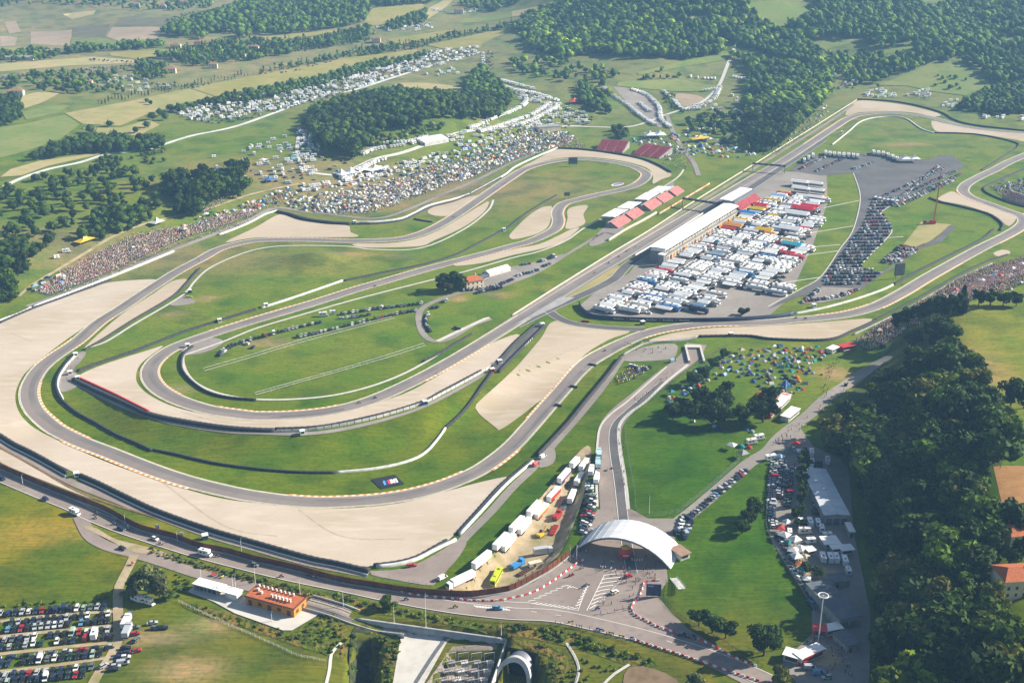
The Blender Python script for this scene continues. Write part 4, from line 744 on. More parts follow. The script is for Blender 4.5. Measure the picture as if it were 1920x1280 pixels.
tyres('long dark tyre wall crossing to the lower hairpin', [(145, 697), (200, 677), (250, 660), (302, 640), (355, 620), (412, 602), (480, 581)], 1.3, 1.4)
barrier('concrete_wall', 'long white wall beside the middle straight', [(490, 578), (540, 562), (590, 545), (642, 527)], 1.1, 1.4, M_WWALL, 'wall')
tyres('dark tyre wall along the middle straight below the mound', [(646, 527), (717, 512), (792, 497), (855, 478), (900, 455), (942, 433)], 1.1, 1.2)
tyres('dark tyre wall round the upper esses gravel', [(948, 430), (960, 422), (985, 402), (1020, 380), (1043, 367)], 1.1, 1.2)
for nm, pts in [('dark double wall at the frame edge below the big gravel', [(-30, 803), (0, 818), (62, 852), (126, 888)]), ('dark double wall between the big gravel and the brown fence', [(150, 893), (187, 909), (240, 935), (295, 960), (387, 993), (480, 1020), (580, 1048), (630, 1058), (692, 1073)])]:
    tyres(nm, pts, 1.7, 1.8)
    barrier('steel_guardrail', 'blue grey guardrail behind the ' + nm, [(a - 3, b + 7) for a, b in pts], 1.0, .5, mat('guardrail', (.14, .19, .24), .5, metal=.3), 'guardrail')
barrier('concrete_wall', 'white wall ending the big gravel at the service apron', [(705, 1064), (742, 1060), (780, 1050), (817, 1031), (855, 1013)], 1.3, 1.3, M_WWALL, 'wall'); tyres('dark tyre row inside the white apron wall', [(700, 1061), (742, 1056), (780, 1046), (815, 1027), (838, 1014)], 1.2, 1.2)
barrier('concrete_wall', 'pale wall beside the service road above the trailers', [(862, 1003), (900, 962), (945, 913), (980, 882), (1000, 866)], 1.2, 1.2, M_WWALL, 'wall'); tyres('dark tyre wall between the service road and the outer loop', [(1008, 856), (1065, 795), (1100, 752), (1135, 710), (1164, 672)], 1.9, 1.5); tyres('dark tyre row along the service road by the trailers', [(857, 1002), (895, 960), (940, 910), (976, 880), (995, 864)], 1.0, 1.0)
barrier('guardrail_wall', 'grey wall along the apron under the right-hand bend', [(1167, 667), (1190, 654), (1215, 644), (1270, 640), (1310, 632)], 1.2, .7, M_GREYW, 'wall')
tyres('dark tyre wall between the lawn camp and the right-hand gravel', [(1310, 632), (1400, 631), (1450, 637), (1552, 638), (1600, 621), (1640, 603)], 1.3, 1.4); tyres('dark tyre wall along the foot of the spectator bank', [(1640, 601), (1720, 560), (1800, 515), (1850, 491), (1890, 478)], 1.0, 1.0)
barrier('fence_road', 'grey wall behind the tyres at the foot of the spectator bank', [(1600, 628), (1660, 600), (1720, 568), (1800, 522), (1860, 495)], 1.0, .6, M_GREYW, 'wall')
pw, PWL = barrier('paddock_wall', 'tall navy wall with lettering along the lower paddock edge', [(1086, 571), (1089, 580), (1098, 589), (1112, 596), (1150, 600), (1230, 603), (1345, 603), (1440, 598), (1488, 591)], 2.8, .8, M_NAVY, 'wall')
barrier('concrete_wall', 'white wall inside the right-hand sweeping bend', [(1490, 589), (1545, 578), (1600, 563), (1650, 546), (1674, 535)], 1.1, 1.2, M_WWALL, 'wall'); tyres('dark tyre wall inside the right-hand straight', [(1676, 534), (1720, 510), (1780, 480), (1840, 450), (1863, 431)], 1.3, 1.4)
tyres('dark tyre wall round the chicane gravel', [(1742, 372), (1765, 380), (1800, 388), (1850, 401), (1872, 414), (1880, 424), (1875, 433)], 1.3, 1.6)
tyres('dark tyre wall outside the chicane', [(1935, 392), (1900, 383), (1870, 372), (1848, 361), (1846, 352), (1870, 340), (1920, 318)], 1.3, 1.4)
barrier('pit_wall', 'cream topped wall along the left side of the start straight', [(960, 592), (1050, 535), (1150, 473), (1220, 431), (1300, 379), (1400, 317), (1480, 267), (1560, 217), (1606, 188)], 1.0, .5, M_CREAMW, 'wall')
barrier('pit_wall', 'pale wall between the start straight and the pit lane', [(1190, 480), (1240, 450), (1300, 412), (1340, 387)], 1.2, .6, M_WWALL, 'wall')
tyres('dark tyre wall behind the first corner gravel', [(1608, 187), (1665, 190), (1715, 198), (1765, 212), (1790, 226), (1830, 236), (1930, 247)], 1.5, 2.0)
barrier('concrete_wall', 'white wall round the far green infield', [(1560, 272), (1590, 248), (1615, 228), (1652, 220), (1695, 222), (1727, 242), (1750, 250)], 1.0, 1.4, M_WWALL, 'wall'); tyres('dark tyre wall round the far green infield', [(1752, 250), (1800, 251), (1840, 254), (1900, 267), (1908, 276), (1880, 295), (1840, 320)], 1.2, 1.3)
tyres('dark tyre wall round the inside of the lower hairpin', [(362, 650), (345, 664), (340, 680), (343, 697), (360, 717), (387, 735), (425, 746), (480, 751)], 1.2, 1.3)
tyres('dark tyre wall along the inside of the start of the straight', [(793, 679), (830, 660), (862, 640), (885, 627)], 1.1, 1.2); tyres('dark tyre wall beside the inner return leg gravel', [(158, 657), (192, 638), (250, 601), (325, 556), (350, 532), (362, 518), (375, 504)], 1.1, 1.0)
road('access_lane', [(925, 696), (945, 678), (975, 646), (1018, 606)], 4.0, M_ASPHD, .25)
tyres('left dark tyre wall of the access lane between the two gravels', [(922, 690), (940, 673), (970, 640), (1008, 607)], 1.4, 1.2); tyres('right dark tyre wall of the access lane between the two gravels', [(935, 699), (955, 678), (985, 648), (1023, 610)], 1.4, 1.2); barrier('concrete_wall', 'white wall piece beside the access lane', [(970, 663), (985, 649), (1000, 634)], 1.2, .5, M_WWALL, 'wall')
for i, (x, y) in enumerate([(1110, 684), (1075, 725), (1046, 760)]): tyres('%s of three short tyre stacks in the grass beside the service road' % ['upper', 'middle', 'lower'][i], [(x - 6, y), (x, y + 1), (x + 8, y + 2)], 1.1, 1.3)
# brown noise fence in panels
BF = smooth(pix([(-40, 862), (0, 879), (50, 900), (100, 921), (150, 940), (200, 960), (262, 993), (325, 1010), (375, 1028), (425, 1038), (480, 1053), (555, 1070), (630, 1090), (705, 1103), (780, 1114), (830, 1118), (880, 1120), (930, 1114), (960, 1108), (997, 1089), (1035, 1067), (1068, 1042)]), 3.1)
bf = empty('noise_fence', (BF[0][0], BF[0][1], zat(*BF[0]))); tag(bf, 'long rust brown panel fence between the public road and the circuit', 'fence')
pm = MB().box(-1.52, 1.52, -.09, .09, -.4, 3.3, 0); pm.box(-1.5, 1.5, -.14, .14, 3.3, 3.42, 0); pm.box(-1.56, -1.46, -.2, .2, -.4, 3.5, 0)
for k in range(3): pm.box(-1.5, 1.5, -.13, .13, .7 + k * .9, .78 + k * .9, 0)
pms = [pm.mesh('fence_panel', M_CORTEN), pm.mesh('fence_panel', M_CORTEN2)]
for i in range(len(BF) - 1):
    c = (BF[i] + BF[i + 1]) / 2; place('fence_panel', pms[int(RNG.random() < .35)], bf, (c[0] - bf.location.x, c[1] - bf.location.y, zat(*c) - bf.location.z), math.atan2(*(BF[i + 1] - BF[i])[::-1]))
# grey ledge that carries the fence
L2 = BF - normals(BF) * .45; V, F = wallmesh(L2, .75, .5); tag(place('fence_plinth', npmesh('fence_plinth', V, F, M_GREYW)), 'low grey concrete plinth at the foot of the brown fence', 'plinth')
# red and white plastic barriers round the plaza
mbk = MB(); mbk.prism([(-.28, 0), (.28, 0), (.2, .25), (.09, .45), (.09, .8), (-.09, .8), (-.09, .45), (-.2, .25)], -.62, .62)
M_OBJ = mat('painted_plastic', (.8, .8, .8), .55, source='object', noise=None)
BK = mbk.mesh('road_barrier', M_OBJ)
for lab, pts in [('curved line by the brown fence', [(750, 1111), (780, 1116), (830, 1121), (880, 1126), (930, 1127), (962, 1121), (985, 1116), (1010, 1106), (1035, 1091), (1060, 1073), (1080, 1058), (1095, 1050)]), ('line round the plaza', [(1238, 1089), (1210, 1091), (1205, 1102), (1197, 1122), (1185, 1134), (1185, 1146), (1193, 1155), (1210, 1163), (1235, 1176), (1272, 1188), (1310, 1199), (1347, 1217), (1385, 1237), (1420, 1250)]), ('line below the road', [(1185, 1198), (1222, 1211), (1260, 1223), (1297, 1235), (1335, 1248), (1372, 1261), (1425, 1278)])]:
    L = smooth(pix(pts), 1.85)
    for i in range(len(L) - 1):
        c = (L[i] + L[i + 1]) / 2; a = math.atan2(*(L[i + 1] - L[i])[::-1]); red = i % 2
        o = place('road_barrier', BK, None, (c[0], c[1], zat(*c) + .2), a - math.pi / 2, (.62, .04, .05) if red else (.8, .78, .76)); tag(o, '%s %s plastic barrier %s in the %s' % (ORD[i // 2], 'red' if red else 'white', 'from the left' if 'curved' in lab else 'from the top', lab), 'road barrier', 'plastic barriers, ' + lab)
# wire fences
rail_fence('wire_fence', 'tall wire fence round the big lawn beside the avenue', [(1372, 645), (1300, 690), (1240, 735), (1185, 778), (1172, 800), (1180, 870), (1190, 920), (1198, 962), (1262, 965), (1300, 940), (1360, 890), (1400, 850)], 2.6, 3.5, 4, .035)
rail_fence('wire_fence', 'low wire fence between the triangular lawn and the car yard', [(1450, 868), (1438, 950), (1440, 1000), (1477, 1067), (1522, 1140), (1526, 1180)], 1.8, 3, 3, .035)
rail_fence('wire_fence', 'dark railing below the triangular lawn beside the road', [(1238, 1108), (1258, 1140), (1300, 1172), (1350, 1200), (1405, 1235), (1430, 1250)], 1.3, 2.5, 3, .05, M_RUBBER)
rail_fence('wire_fence', 'white post fence along the embankment below the orange station', [(335, 1128), (370, 1145), (420, 1168), (470, 1190), (520, 1212), (560, 1230), (610, 1240)], 1.2, 2.4, 2, .05, M_WWALL, post=.12)
rail_fence('catch_fence', 'grey catch fence below the crowd bank', [(70, 568), (120, 546), (165, 530), (210, 512), (270, 488), (330, 464), (400, 436), (460, 412), (505, 393)], 3.0, 5, 4, .04)
rail_fence('catch_fence', 'grey catch fence below the tent hillside', [(510, 390), (545, 394), (600, 403), (660, 409), (705, 407), (745, 400), (770, 388), (800, 375), (850, 362), (900, 345), (960, 305), (1010, 285)], 3.0, 6, 4, .05)
rail_fence('guard_fence', 'wire fence between the public road and its lower bank', [(300, 1035), (400, 1066), (520, 1093), (640, 1116), (760, 1140), (900, 1163), (1040, 1172), (1130, 1190), (1180, 1205)], 1.1, 3, 2, .05)
rail_fence('guard_fence', 'grey railing behind the brown fence at the service road', [(400, 1010), (480, 1035), (560, 1055), (640, 1075), (720, 1090), (800, 1100)], 2.0, 4, 3, .04)
for lab, pts in [('upper rope line across the oval infield', [(382, 692), (470, 667), (560, 640), (650, 616), (735, 595)]), ('second rope line across the oval infield', [(384, 697), (470, 672), (560, 645), (650, 621), (740, 598)]), ('lower rope line across the oval infield', [(478, 738), (560, 715), (650, 690), (740, 663), (795, 645)]), ('lowest rope line across the oval infield', [(480, 742), (560, 719), (650, 694), (740, 668), (798, 649)])]:
    rail_fence('rope_line', 'white ' + lab, pts, .8, 5, 1, .14, M_WWALL, 'rope fence', .10)
# ------------------------------------------------------------------ repeated things: built once, copied; the 300 that show largest are single objects
M_PAINT = mat('vehicle_paint', (.5, .5, .5), .35, source='object', spec=.5); M_GLASS = mat('vehicle_glass', (.015, .02, .028), .12, spec=.6); M_TYRE = mat('vehicle_tyre', (.02, .02, .02), .8)
M_TRIM = mat('vehicle_trim', (.06, .06, .065), .6); M_LAMP = mat('lamp_glass', (.7, .68, .62), .2); M_REDL = mat('tail_lamp', (.4, .02, .02), .3); M_VWHITE = mat('vehicle_white', (.78, .77, .75), .4, spec=.4); M_FAB = mat('fabric', (.5, .5, .5), .85, source='object', spec=.1)
M_STUFF = mat('many_things', (.5, .5, .5), .6, source='attr', spec=.3)
DUMMY = {'glass': (.02, .025, .035), 'tyre': (.02, .02, .02), 'trim': (.06, .06, .065), 'white': (.78, .77, .75)}
def car_parts(kind):
    """list of (part name, MB, material) for one car, forward along +x"""
    Lh = {'hatchback': 1.95, 'saloon': 2.2, 'estate': 2.25, 'van': 2.4}[kind]; hi = {'hatchback': 1.48, 'saloon': 1.42, 'estate': 1.46, 'van': 1.95}[kind]
    w = .86 if kind != 'van' else .93
    body = MB()
    prof = [(-Lh, .34), (Lh - .1, .30), (Lh, .5), (Lh - .1, .72), (Lh * .45, .92), (-Lh + .12, .96), (-Lh - .02, .7)]
    lo = [(x, -w * (.9 if abs(x) > Lh - .2 else 1), z) for x, z in prof]; up = [(x, w * (.9 if abs(x) > Lh - .2 else 1), z) for x, z in prof]; body.hull(lo, up)
    rb = {'hatchback': -Lh + .45, 'saloon': -Lh * .45, 'estate': -Lh + .25, 'van': -Lh + .08}[kind]; rf = Lh * .12 if kind != 'van' else Lh * .42
    body.hull([(rb, -w * .72, hi - .05), (rf, -w * .72, hi - .05), (rf, w * .72, hi - .05), (rb, w * .72, hi - .05)], [(rb + .08, -w * .64, hi + .02), (rf - .12, -w * .64, hi + .02), (rf - .12, w * .64, hi + .02), (rb + .08, w * .64, hi + .02)])
    cab = MB(); b0 = -Lh + .14 if kind != 'saloon' else -Lh * .68; f0 = Lh * .47 if kind != 'van' else Lh * .7
    cab.hull([(b0, -w * .93, .9), (f0, -w * .93, .88), (f0, w * .93, .88), (b0, w * .93, .9)], [(rb, -w * .72, hi - .04), (rf, -w * .72, hi - .04), (rf, w * .72, hi - .04), (rb, w * .72, hi - .04)])
    if kind == 'van':
        body.box(-Lh + .05, Lh * .2, -w * .97, w * .97, .8, 1.9, 0, .06)
    lamps = MB(); lamps.box(Lh - .14, Lh + .01, -w * .82, -w * .5, .55, .7); lamps.box(Lh - .14, Lh + .01, w * .5, w * .82, .55, .7)
    tl = MB(); tl.box(-Lh - .04, -Lh + .1, -w * .86, -w * .6, .66, .86); tl.box(-Lh - .04, -Lh + .1, w * .6, w * .86, .66, .86)
    wh = MB().cyl((0, -.11, 0), .32, .22, 10, 'y')
    return body, cab, lamps, tl, wh, Lh, w
CARM = {}
for k in ('hatchback', 'saloon', 'estate', 'van'):
    body, cab, lamps, tl, wh, Lh, wd_ = car_parts(k)
    one = MB(); 
    for mb, i in ((body, 0), (cab, 1)): one.add(mb.v, mb.f, i)
    for sx in (-1, 1):
        for sy in (-1, 1): q = MB().cyl((sx * Lh * .62, sy * wd_ * .92 - .1, .32), .32, .2, 6, 'y'); one.add(q.v, q.f, 2)
    CARM[k] = dict(body=body.mesh('body', M_PAINT), windows=cab.mesh('windows', M_GLASS), headlights=lamps.mesh('headlights', M_LAMP), tail_lights=tl.mesh('tail_lights', M_REDL), wheel=wh.mesh('wheel', M_TYRE), wx=Lh * .62, wy=wd_ * .9, one=one, mesh=one.mesh('car', [M_PAINT, M_GLASS, M_TYRE]))
CARCOL = [('white', (.75, .75, .74), 11), ('silver', (.42, .43, .45), 17), ('grey', (.13, .14, .15), 16), ('black', (.02, .02, .024), 27), ('dark blue', (.02, .035, .09), 18), ('red', (.38, .02, .025), 6), ('light blue', (.12, .28, .45), 3), ('dark green', (.025, .06, .045), 3), ('pale green', (.35, .45, .36), 2)]
cw = np.array([c[2] for c in CARCOL], float); cw /= cw.sum()
POOL = {'car': [], 'camper': [], 'tent': [], 'person': [], 'truck': [], 'bike': []}
def add(kind, x, y, rz, label=None, group=None, col=None, pr=0, sub=None, cname=None, sc=1.0, dz=.2):
    POOL[kind].append(dict(x=float(x), y=float(y), rz=float(rz), label=label, group=group, col=col, pr=pr, sub=sub, cname=cname, sc=sc, dz=dz))
def some_car(x, y, rz, where, group, pr=0, sub=None, dz=.25):
    i = RNG.choice(len(CARCOL), p=cw); k = sub or ['hatchback', 'hatchback', 'saloon', 'estate', 'van'][RNG.choice(5, p=[.38, .2, .2, .15, .07])]
    n = CARCOL[i][0]; add('car', x, y, rz, '%s %s, %s' % (n, k, where), group, CARCOL[i][1], pr, k, n, dz=dz)
def car_row(px, sp, turn, where, group, pr=0, skip=.04, word=True, jit=.1, dz=.25):
    """cars side by side along a photograph line; turn is the heading relative to the line"""
    L = smooth(pix(px), sp); n = len(L); j = 0
    for i in range(n):
        if RNG.random() < skip: continue
        d = L[min(i + 1, n - 1)] - L[max(i - 1, 0)]; a = math.atan2(d[1], d[0]) + turn + (math.pi if RNG.random() < .4 else 0) + RNG.normal() * .04
        x, y = L[i] + RNG.normal(size=2) * jit
        some_car(x, y, a, (ORD[j] + ' ' + where) if word and j < len(ORD) else where, group, pr, dz=dz); j += 1
# the grass car park, rows counted from the dirt track
G = 'cars in the grass car park beside the dirt track'
for px, sp, t, wh in [([(196, 1139), (100, 1145), (2, 1152)], 2.75, 1.57, 'from the dirt track in the top parking row'), ([(203, 1153), (100, 1162), (-4, 1172)], 2.6, 1.57, 'from the dirt track in the upper line of the second row'), ([(202, 1165), (100, 1174), (2, 1184)], 2.6, 1.57, 'from the dirt track in the lower line of the second row'),
        ([(203, 1182), (100, 1192), (-4, 1202)], 2.7, 1.57, 'from the dirt track in the upper line of the third row'), ([(137, 1202), (70, 1208), (2, 1216)], 2.9, 1.57, 'from the gap in the lower line of the third row'), ([(203, 1215), (100, 1226), (-6, 1237)], 5.2, .05, 'of those parked lengthwise in the fourth row'), ([(188, 1227), (100, 1236), (2, 1247)], 2.7, 1.57, 'from the dirt track in the lower line of the fourth row'),
        ([(172, 1252), (100, 1260), (-4, 1270)], 2.7, 1.5, 'from the dirt track in the upper line of the bottom row'), ([(156, 1266), (80, 1273), (0, 1281)], 2.7, 1.57, 'from the dirt track in the lower line of the bottom row')]:
    car_row(px, sp, t, wh, G, 3)
for x, y, a, wh in [(206, 1195, 1.6, 'last at the gap end of the third row by the dirt track'), (194, 1196, 1.6, 'second at the gap end of the third row beside the white camper'), (162, 1197, 1.6, 'left of the white camper in the third row'), (205, 1216, .6, 'angled at the dirt track end of the fourth row'),
        (243, 1153, 1.5, 'upper of two beside the dirt track'), (243, 1161, 1.5, 'lower of two beside the dirt track'), (252, 1178, .2, 'behind the grey box van by the dirt track'), (254, 1190, .3, 'middle one behind the box vans by the dirt track'), (256, 1201, 1.3, 'lowest behind the box vans by the dirt track'), (286, 1170, .3, 'upper of three alone on the grass'), (292, 1179, .1, 'left of the lower two alone on the grass'), (306, 1179, .1, 'right of the lower two alone on the grass'),
        (236, 1217, .2, 'topmost of the slanted block right of the dirt track'), (228, 1228, .2, 'second of the slanted block right of the dirt track'), (240, 1226, .2, 'second in the outer line of the slanted block'), (224, 1234, .2, 'third of the slanted block right of the dirt track'), (236, 1234, .2, 'third in the outer line of the slanted block'), (222, 1243, .2, 'fourth of the slanted block right of the dirt track'), (231, 1245, .2, 'fourth in the outer line of the slanted block'), (217, 1251, .2, 'lowest of the slanted block right of the dirt track'), (212, 1257, .2, 'front one of the slanted block right of the dirt track'), (255, 1222, .4, 'outermost of the slanted block beside a green flag'), (195, 1250, .9, 'driving alone on the dirt aisle')]:
    p = at(x, y); some_car(p.x, p.y, a, wh, G, 3)
# on the roads
for x, y, a, wh, sub in [(5, 899, -.75, 'entering the public road at the frame edge', 'estate'), (86, 937, -.7, 'on the public road above the meadow', 'hatchback'), (228, 993, -.55, 'on the public road by the dirt triangle', 'estate'), (291, 1012, -.55, 'on the public road below the brown fence', 'hatchback'), (230, 1030, -.5, 'on the side road turning to the dirt track', 'hatchback'), (400, 1030, -.4, 'on the public road next to the white van', 'estate'), (478, 1061, -.4, 'on the public road above the orange station', 'hatchback'), (933, 1142, -.12, 'on the road beside the striped plaza markings', 'estate'), (1178, 1082, .5, 'standing in the plaza crowd', 'hatchback'), (1152, 1112, .6, 'parked dark on the hatched plaza marking', 'hatchback'), (1280, 1192, -.4, 'in the tree shade on the road', 'saloon'), (1298, 1196, -.4, 'second in the tree shade on the road', 'estate')]:
    p = at(x, y); some_car(p.x, p.y, a, wh, 'cars on the public road', 4, sub)
car_row([(1290, 974), (1345, 927), (1398, 884)], 2.7, 1.2, 'from the arch in the line beside the lawn road', 'cars along the lawn road', 3)
car_row([(1283, 970), (1277, 985), (1268, 1000)], 2.8, .5, 'in the inner line right of the arch', 'cars right of the arch', 3); car_row([(1296, 978), (1290, 992), (1283, 1008)], 2.8, .5, 'in the outer line right of the arch', 'cars right of the arch', 3)
car_row([(1106, 905), (1104, 930), (1100, 950), (1096, 975), (1094, 1000)], 2.8, 1.2, 'from the top in the line left of the avenue', 'cars left of the avenue', 3); car_row([(1112, 930), (1108, 960), (1102, 985)], 2.8, 1.2, 'from the top in the second line left of the avenue', 'cars left of the avenue', 3)
car_row([(1452, 870), (1448, 905), (1446, 935), (1446, 965), (1452, 990)], 2.4, 1.57, 'from the top against the yard fence', 'cars in the yard', 2); car_row([(1468, 868), (1464, 900), (1462, 935)], 2.6, 1.57, 'from the top in the second yard line', 'cars in the yard', 2); car_row([(1477, 1052), (1500, 1090), (1518, 1120), (1522, 1140)], 3.0, .4, 'from the top of the lower yard fence line', 'cars in the yard', 2); car_row([(1462, 1010), (1478, 1035), (1490, 1058)], 2.6, 1.0, 'from the top beside the yard stalls', 'cars in the yard', 2); car_row([(1480, 880), (1478, 915), (1476, 950)], 2.6, 1.57, 'from the top in the third yard line', 'cars in the yard', 2); car_row([(1535, 870), (1533, 905), (1531, 940), (1530, 965)], 3.2, 1.57, 'from the top against the white hall', 'cars in the yard', 2); car_row([(1505, 1245), (1525, 1258), (1550, 1272)], 3.2, 1.0, 'behind the white kiosk in the shade', 'cars in the yard', 2)
# infield rows
car_row([(411, 667), (430, 652), (460, 641), (500, 630), (545, 618), (600, 605)], 2.8, 1.1, 'from the pale apron in the upper infield row', 'cars in the oval infield', 1); car_row([(640, 590), (690, 582), (740, 576), (790, 570)], 2.8, 1.1, 'in the far part of the upper infield row', 'cars in the oval infield', 1, word=False)
car_row([(557, 633), (600, 624), (650, 612), (700, 600), (750, 588), (780, 583)], 2.8, 1.1, 'from the tan patch in the lower infield row', 'cars in the oval infield', 1); car_row([(640, 598), (665, 596), (690, 592)], 5, .2, 'between the two infield rows', 'cars in the oval infield', 1)
car_row([(803, 590), (798, 605), (806, 622)], 2.6, .3, 'down the line inside the infield road loop', 'cars in the oval infield', 1)
for x, y in [(838, 564), (832, 567), (820, 577), (812, 578), (462, 646), (475, 652), (855, 616), (862, 617)]: p = at(x, y); some_car(p.x, p.y, RNG.uniform(0, 3), 'parked singly inside the infield road loop', 'cars in the oval infield', 1)
for px in [[(870, 546), (920, 540), (960, 525)], [(970, 518), (1000, 510), (1015, 505)], [(980, 497), (1010, 492), (1040, 482)], [(1020, 500), (1030, 496)], [(895, 550), (905, 547), (940, 540)]]: car_row(px, 3.0, 1.2, 'parked in the farmhouse yard', 'cars in the farmhouse yard', .5, word=False, skip=.15)
# the big right-hand car park
LE = np.array([(372, 1640), (390, 1632), (410, 1626), (430, 1616), (445, 1602), (460, 1594), (480, 1578), (500, 1562), (515, 1552), (535, 1542)]); RE = np.array([(372, 1690), (382, 1672), (398, 1650), (410, 1660), (430, 1670), (446, 1662), (470, 1640), (500, 1610), (512, 1650), (525, 1635), (537, 1612)])
y_ = 374.0; r_ = 0
while y_ < 536:
    x0, x1 = np.interp(y_, LE[:, 0], LE[:, 1]), np.interp(y_, RE[:, 0], RE[:, 1])
    car_row([(x0, y_), (x1, y_ - 1)], 2.6, 1.5, 'in the crowded car park right of the paddock', 'cars in the crowded right-hand car park', .4, .06, word=False); r_ += 1; y_ += 5.4 + y_ * .0022
for (a, b) in [((1660, 382), (1790, 322)), ((1672, 386), (1800, 328)), ((1684, 388), (1790, 338)), ((1650, 372), (1770, 316)), ((1692, 368), (1760, 312))]: car_row([a, b], 2.8, 1.2, 'in the slanted rows of the upper car park', 'cars in the upper car park', 0, .15, word=False)
for (a, b) in [((1660, 488), (1690, 462)), ((1668, 490), (1700, 464)), ((1676, 492), (1712, 466)), ((1685, 490), (1720, 470)), ((1655, 492), (1672, 495))]: car_row([a, b], 2.7, 1.3, 'in the small car park beside the dirt pad', 'cars beside the dirt pad', .2, .1, word=False)
car_row([(1505, 567), (1540, 562), (1575, 556), (1605, 545)], 2.6, 1.4, 'round the edge of the paved yard', 'cars round the paved yard', .3, .1, word=False); car_row([(1510, 563), (1530, 548), (1540, 540)], 2.6, 1.2, 'round the edge of the paved yard', 'cars round the paved yard', .3, .1, word=False)
for (a, b) in [((1500, 318), (1545, 296)), ((1530, 322), (1578, 300)), ((1550, 292), (1640, 292)), ((1600, 318), (1640, 305)), ((1660, 292), (1720, 300))]: car_row([a, b], 3.2, 1.3, 'on the upper paddock tarmac', 'cars on the upper paddock tarmac', 0, .2, word=False)
car_row([(1185, 687), (1200, 695), (1218, 690)], 2.4, 1.2, 'beside the service apron', 'cars beside the service apron', 1, word=False)
# far cars
def car_area(px, sp, where, keep=.85, ang=.3, dz=.3):
    for x, y in jgrid(pix(px)[:, :2], sp, ang, .2):
        if RNG.random() < keep: some_car(x, y, ang + (0 if RNG.random() < .5 else 1.57), where, where, -1, dz=dz)
car_area([(325, 212), (400, 196), (480, 178), (610, 153), (680, 124), (800, 98), (900, 88), (890, 102), (740, 142), (660, 168), (600, 182), (500, 206), (440, 218), (360, 224)], (5.2, 8), 'far car park on the hill road', .62)
car_area([(-10, 144), (125, 131), (250, 122), (245, 129), (120, 143), (-10, 153)], (5.5, 7), 'far car park by the hay field', .85); car_area([(170, 112), (260, 116), (255, 119), (170, 115)], (6, 7), 'far car park by the hay field', .6)
car_area([(900, 100), (925, 95), (925, 135), (908, 135)], (6, 7), 'far car park on the hill road', .6); car_area([(1556, 125), (1620, 130), (1610, 165), (1560, 172)], (7, 8), 'far car park in the valley', .55)
car_area([(360, 225), (450, 205), (600, 178), (660, 168), (600, 190), (480, 222), (400, 235)], (5.5, 7), 'far car park on the hill road', .45); car_area([(480, 140), (560, 128), (640, 112), (630, 118), (500, 145)], (7, 8), 'far lane cars', .3); car_area([(540, 282), (640, 300), (700, 330), (560, 350), (500, 345)], (9, 9), 'cars between the tents', .25); car_area([(270, 152), (330, 160), (420, 158), (330, 170), (265, 172)], (7, 7), 'far lane cars', .6)
# ------------------------------------------------------------------ campers and caravans
def camper_mesh(kind):
    mb = MB()
    if kind == 'motorhome':
        mb.hull([(-3.1, -1.1, .45), (1.6, -1.1, .45), (1.6, 1.1, .45), (-3.1, 1.1, .45)], [(-3.1, -1.1, 2.85), (2.2, -1.1, 2.95), (2.2, 1.1, 2.95), (-3.1, 1.1, 2.85)], 0)
        mb.hull([(1.6, -.98, .45), (3.1, -.95, .45), (3.1, .95, .45), (1.6, .98, .45)], [(1.6, -.9, 1.95), (2.25, -.85, 1.95), (2.25, .85, 1.95), (1.6, .9, 1.95)], 0)
        mb.box(2.2, 2.75, -.8, .8, 1.3, 1.8, 1); 
        for s in (-1, 1): mb.box(-2.3, -1.1, s * 1.1 - .02, s * 1.1 + .02, 1.5, 2.2, 1); mb.box(-.4, .6, s * 1.1 - .02, s * 1.1 + .02, 1.5, 2.2, 1)
        mb.box(-1.4, -.6, -.4, .4, 2.9, 3.05, 3)
        for x in (-1.9, 2.1):
            for s in (-1, 1): q = MB().cyl((x, s * .95 - .12, .35), .36, .24, 8, 'y'); mb.add(q.v, q.f, 2)
    else:
        mb.hull([(-2.3, -1.05, .5), (2.1, -1.05, .5), (2.1, 1.05, .5), (-2.3, 1.05, .5)], [(-2.0, -1.0, 2.55), (1.9, -1.0, 2.55), (1.9, 1.0, 2.55), (-2.0, 1.0, 2.55)], 0)
        mb.box(-2.24, -2.1, -.7, .7, 1.4, 2.1, 1); mb.box(2.0, 2.12, -.7, .7, 1.4, 2.1, 1)
        for s in (-1, 1): mb.box(-.6, .6, s * 1.04 - .03, s * 1.04 + .03, 1.4, 2.0, 1); q = MB().cyl((0, s * .95 - .1, .33), .33, .2, 8, 'y'); mb.add(q.v, q.f, 2)
        mb.bar((2.1, 0, .5), (3.2, 0, .45), .06, 4, 2); mb.box(-.3, .3, -.3, .3, 2.55, 2.68, 3)
    return mb
CAMP = {k: camper_mesh(k) for k in ('motorhome', 'caravan')}
CAMPM = {k: m.mesh(k, [M_PAINT, M_GLASS, M_TYRE, M_TRIM]) for k, m in CAMP.items()}
def camper(x, y, rz, where, group, pr=0, sub=None):
    sub = sub or ('motorhome' if RNG.random() < .6 else 'caravan'); c = [(.86, .85, .83), (.80, .79, .77), (.76, .78, .80), (.82, .78, .72)][RNG.integers(4)]
    add('camper', x, y, rz, 'white %s %s' % (sub, where), group, c, pr, sub, 'white')
def camper_row(px, sp, turn, where, skip=.08, pr=0, word=False):
    L = smooth(pix(px), sp); j = 0
    for i in range(len(L)):
        if RNG.random() < skip: continue
        d = L[min(i + 1, len(L) - 1)] - L[max(i - 1, 0)]; camper(*L[i], math.atan2(d[1], d[0]) + turn + RNG.normal() * .08, (ORD[j] + ' ' + where) if word else where, 'campers ' + where, pr); j += 1
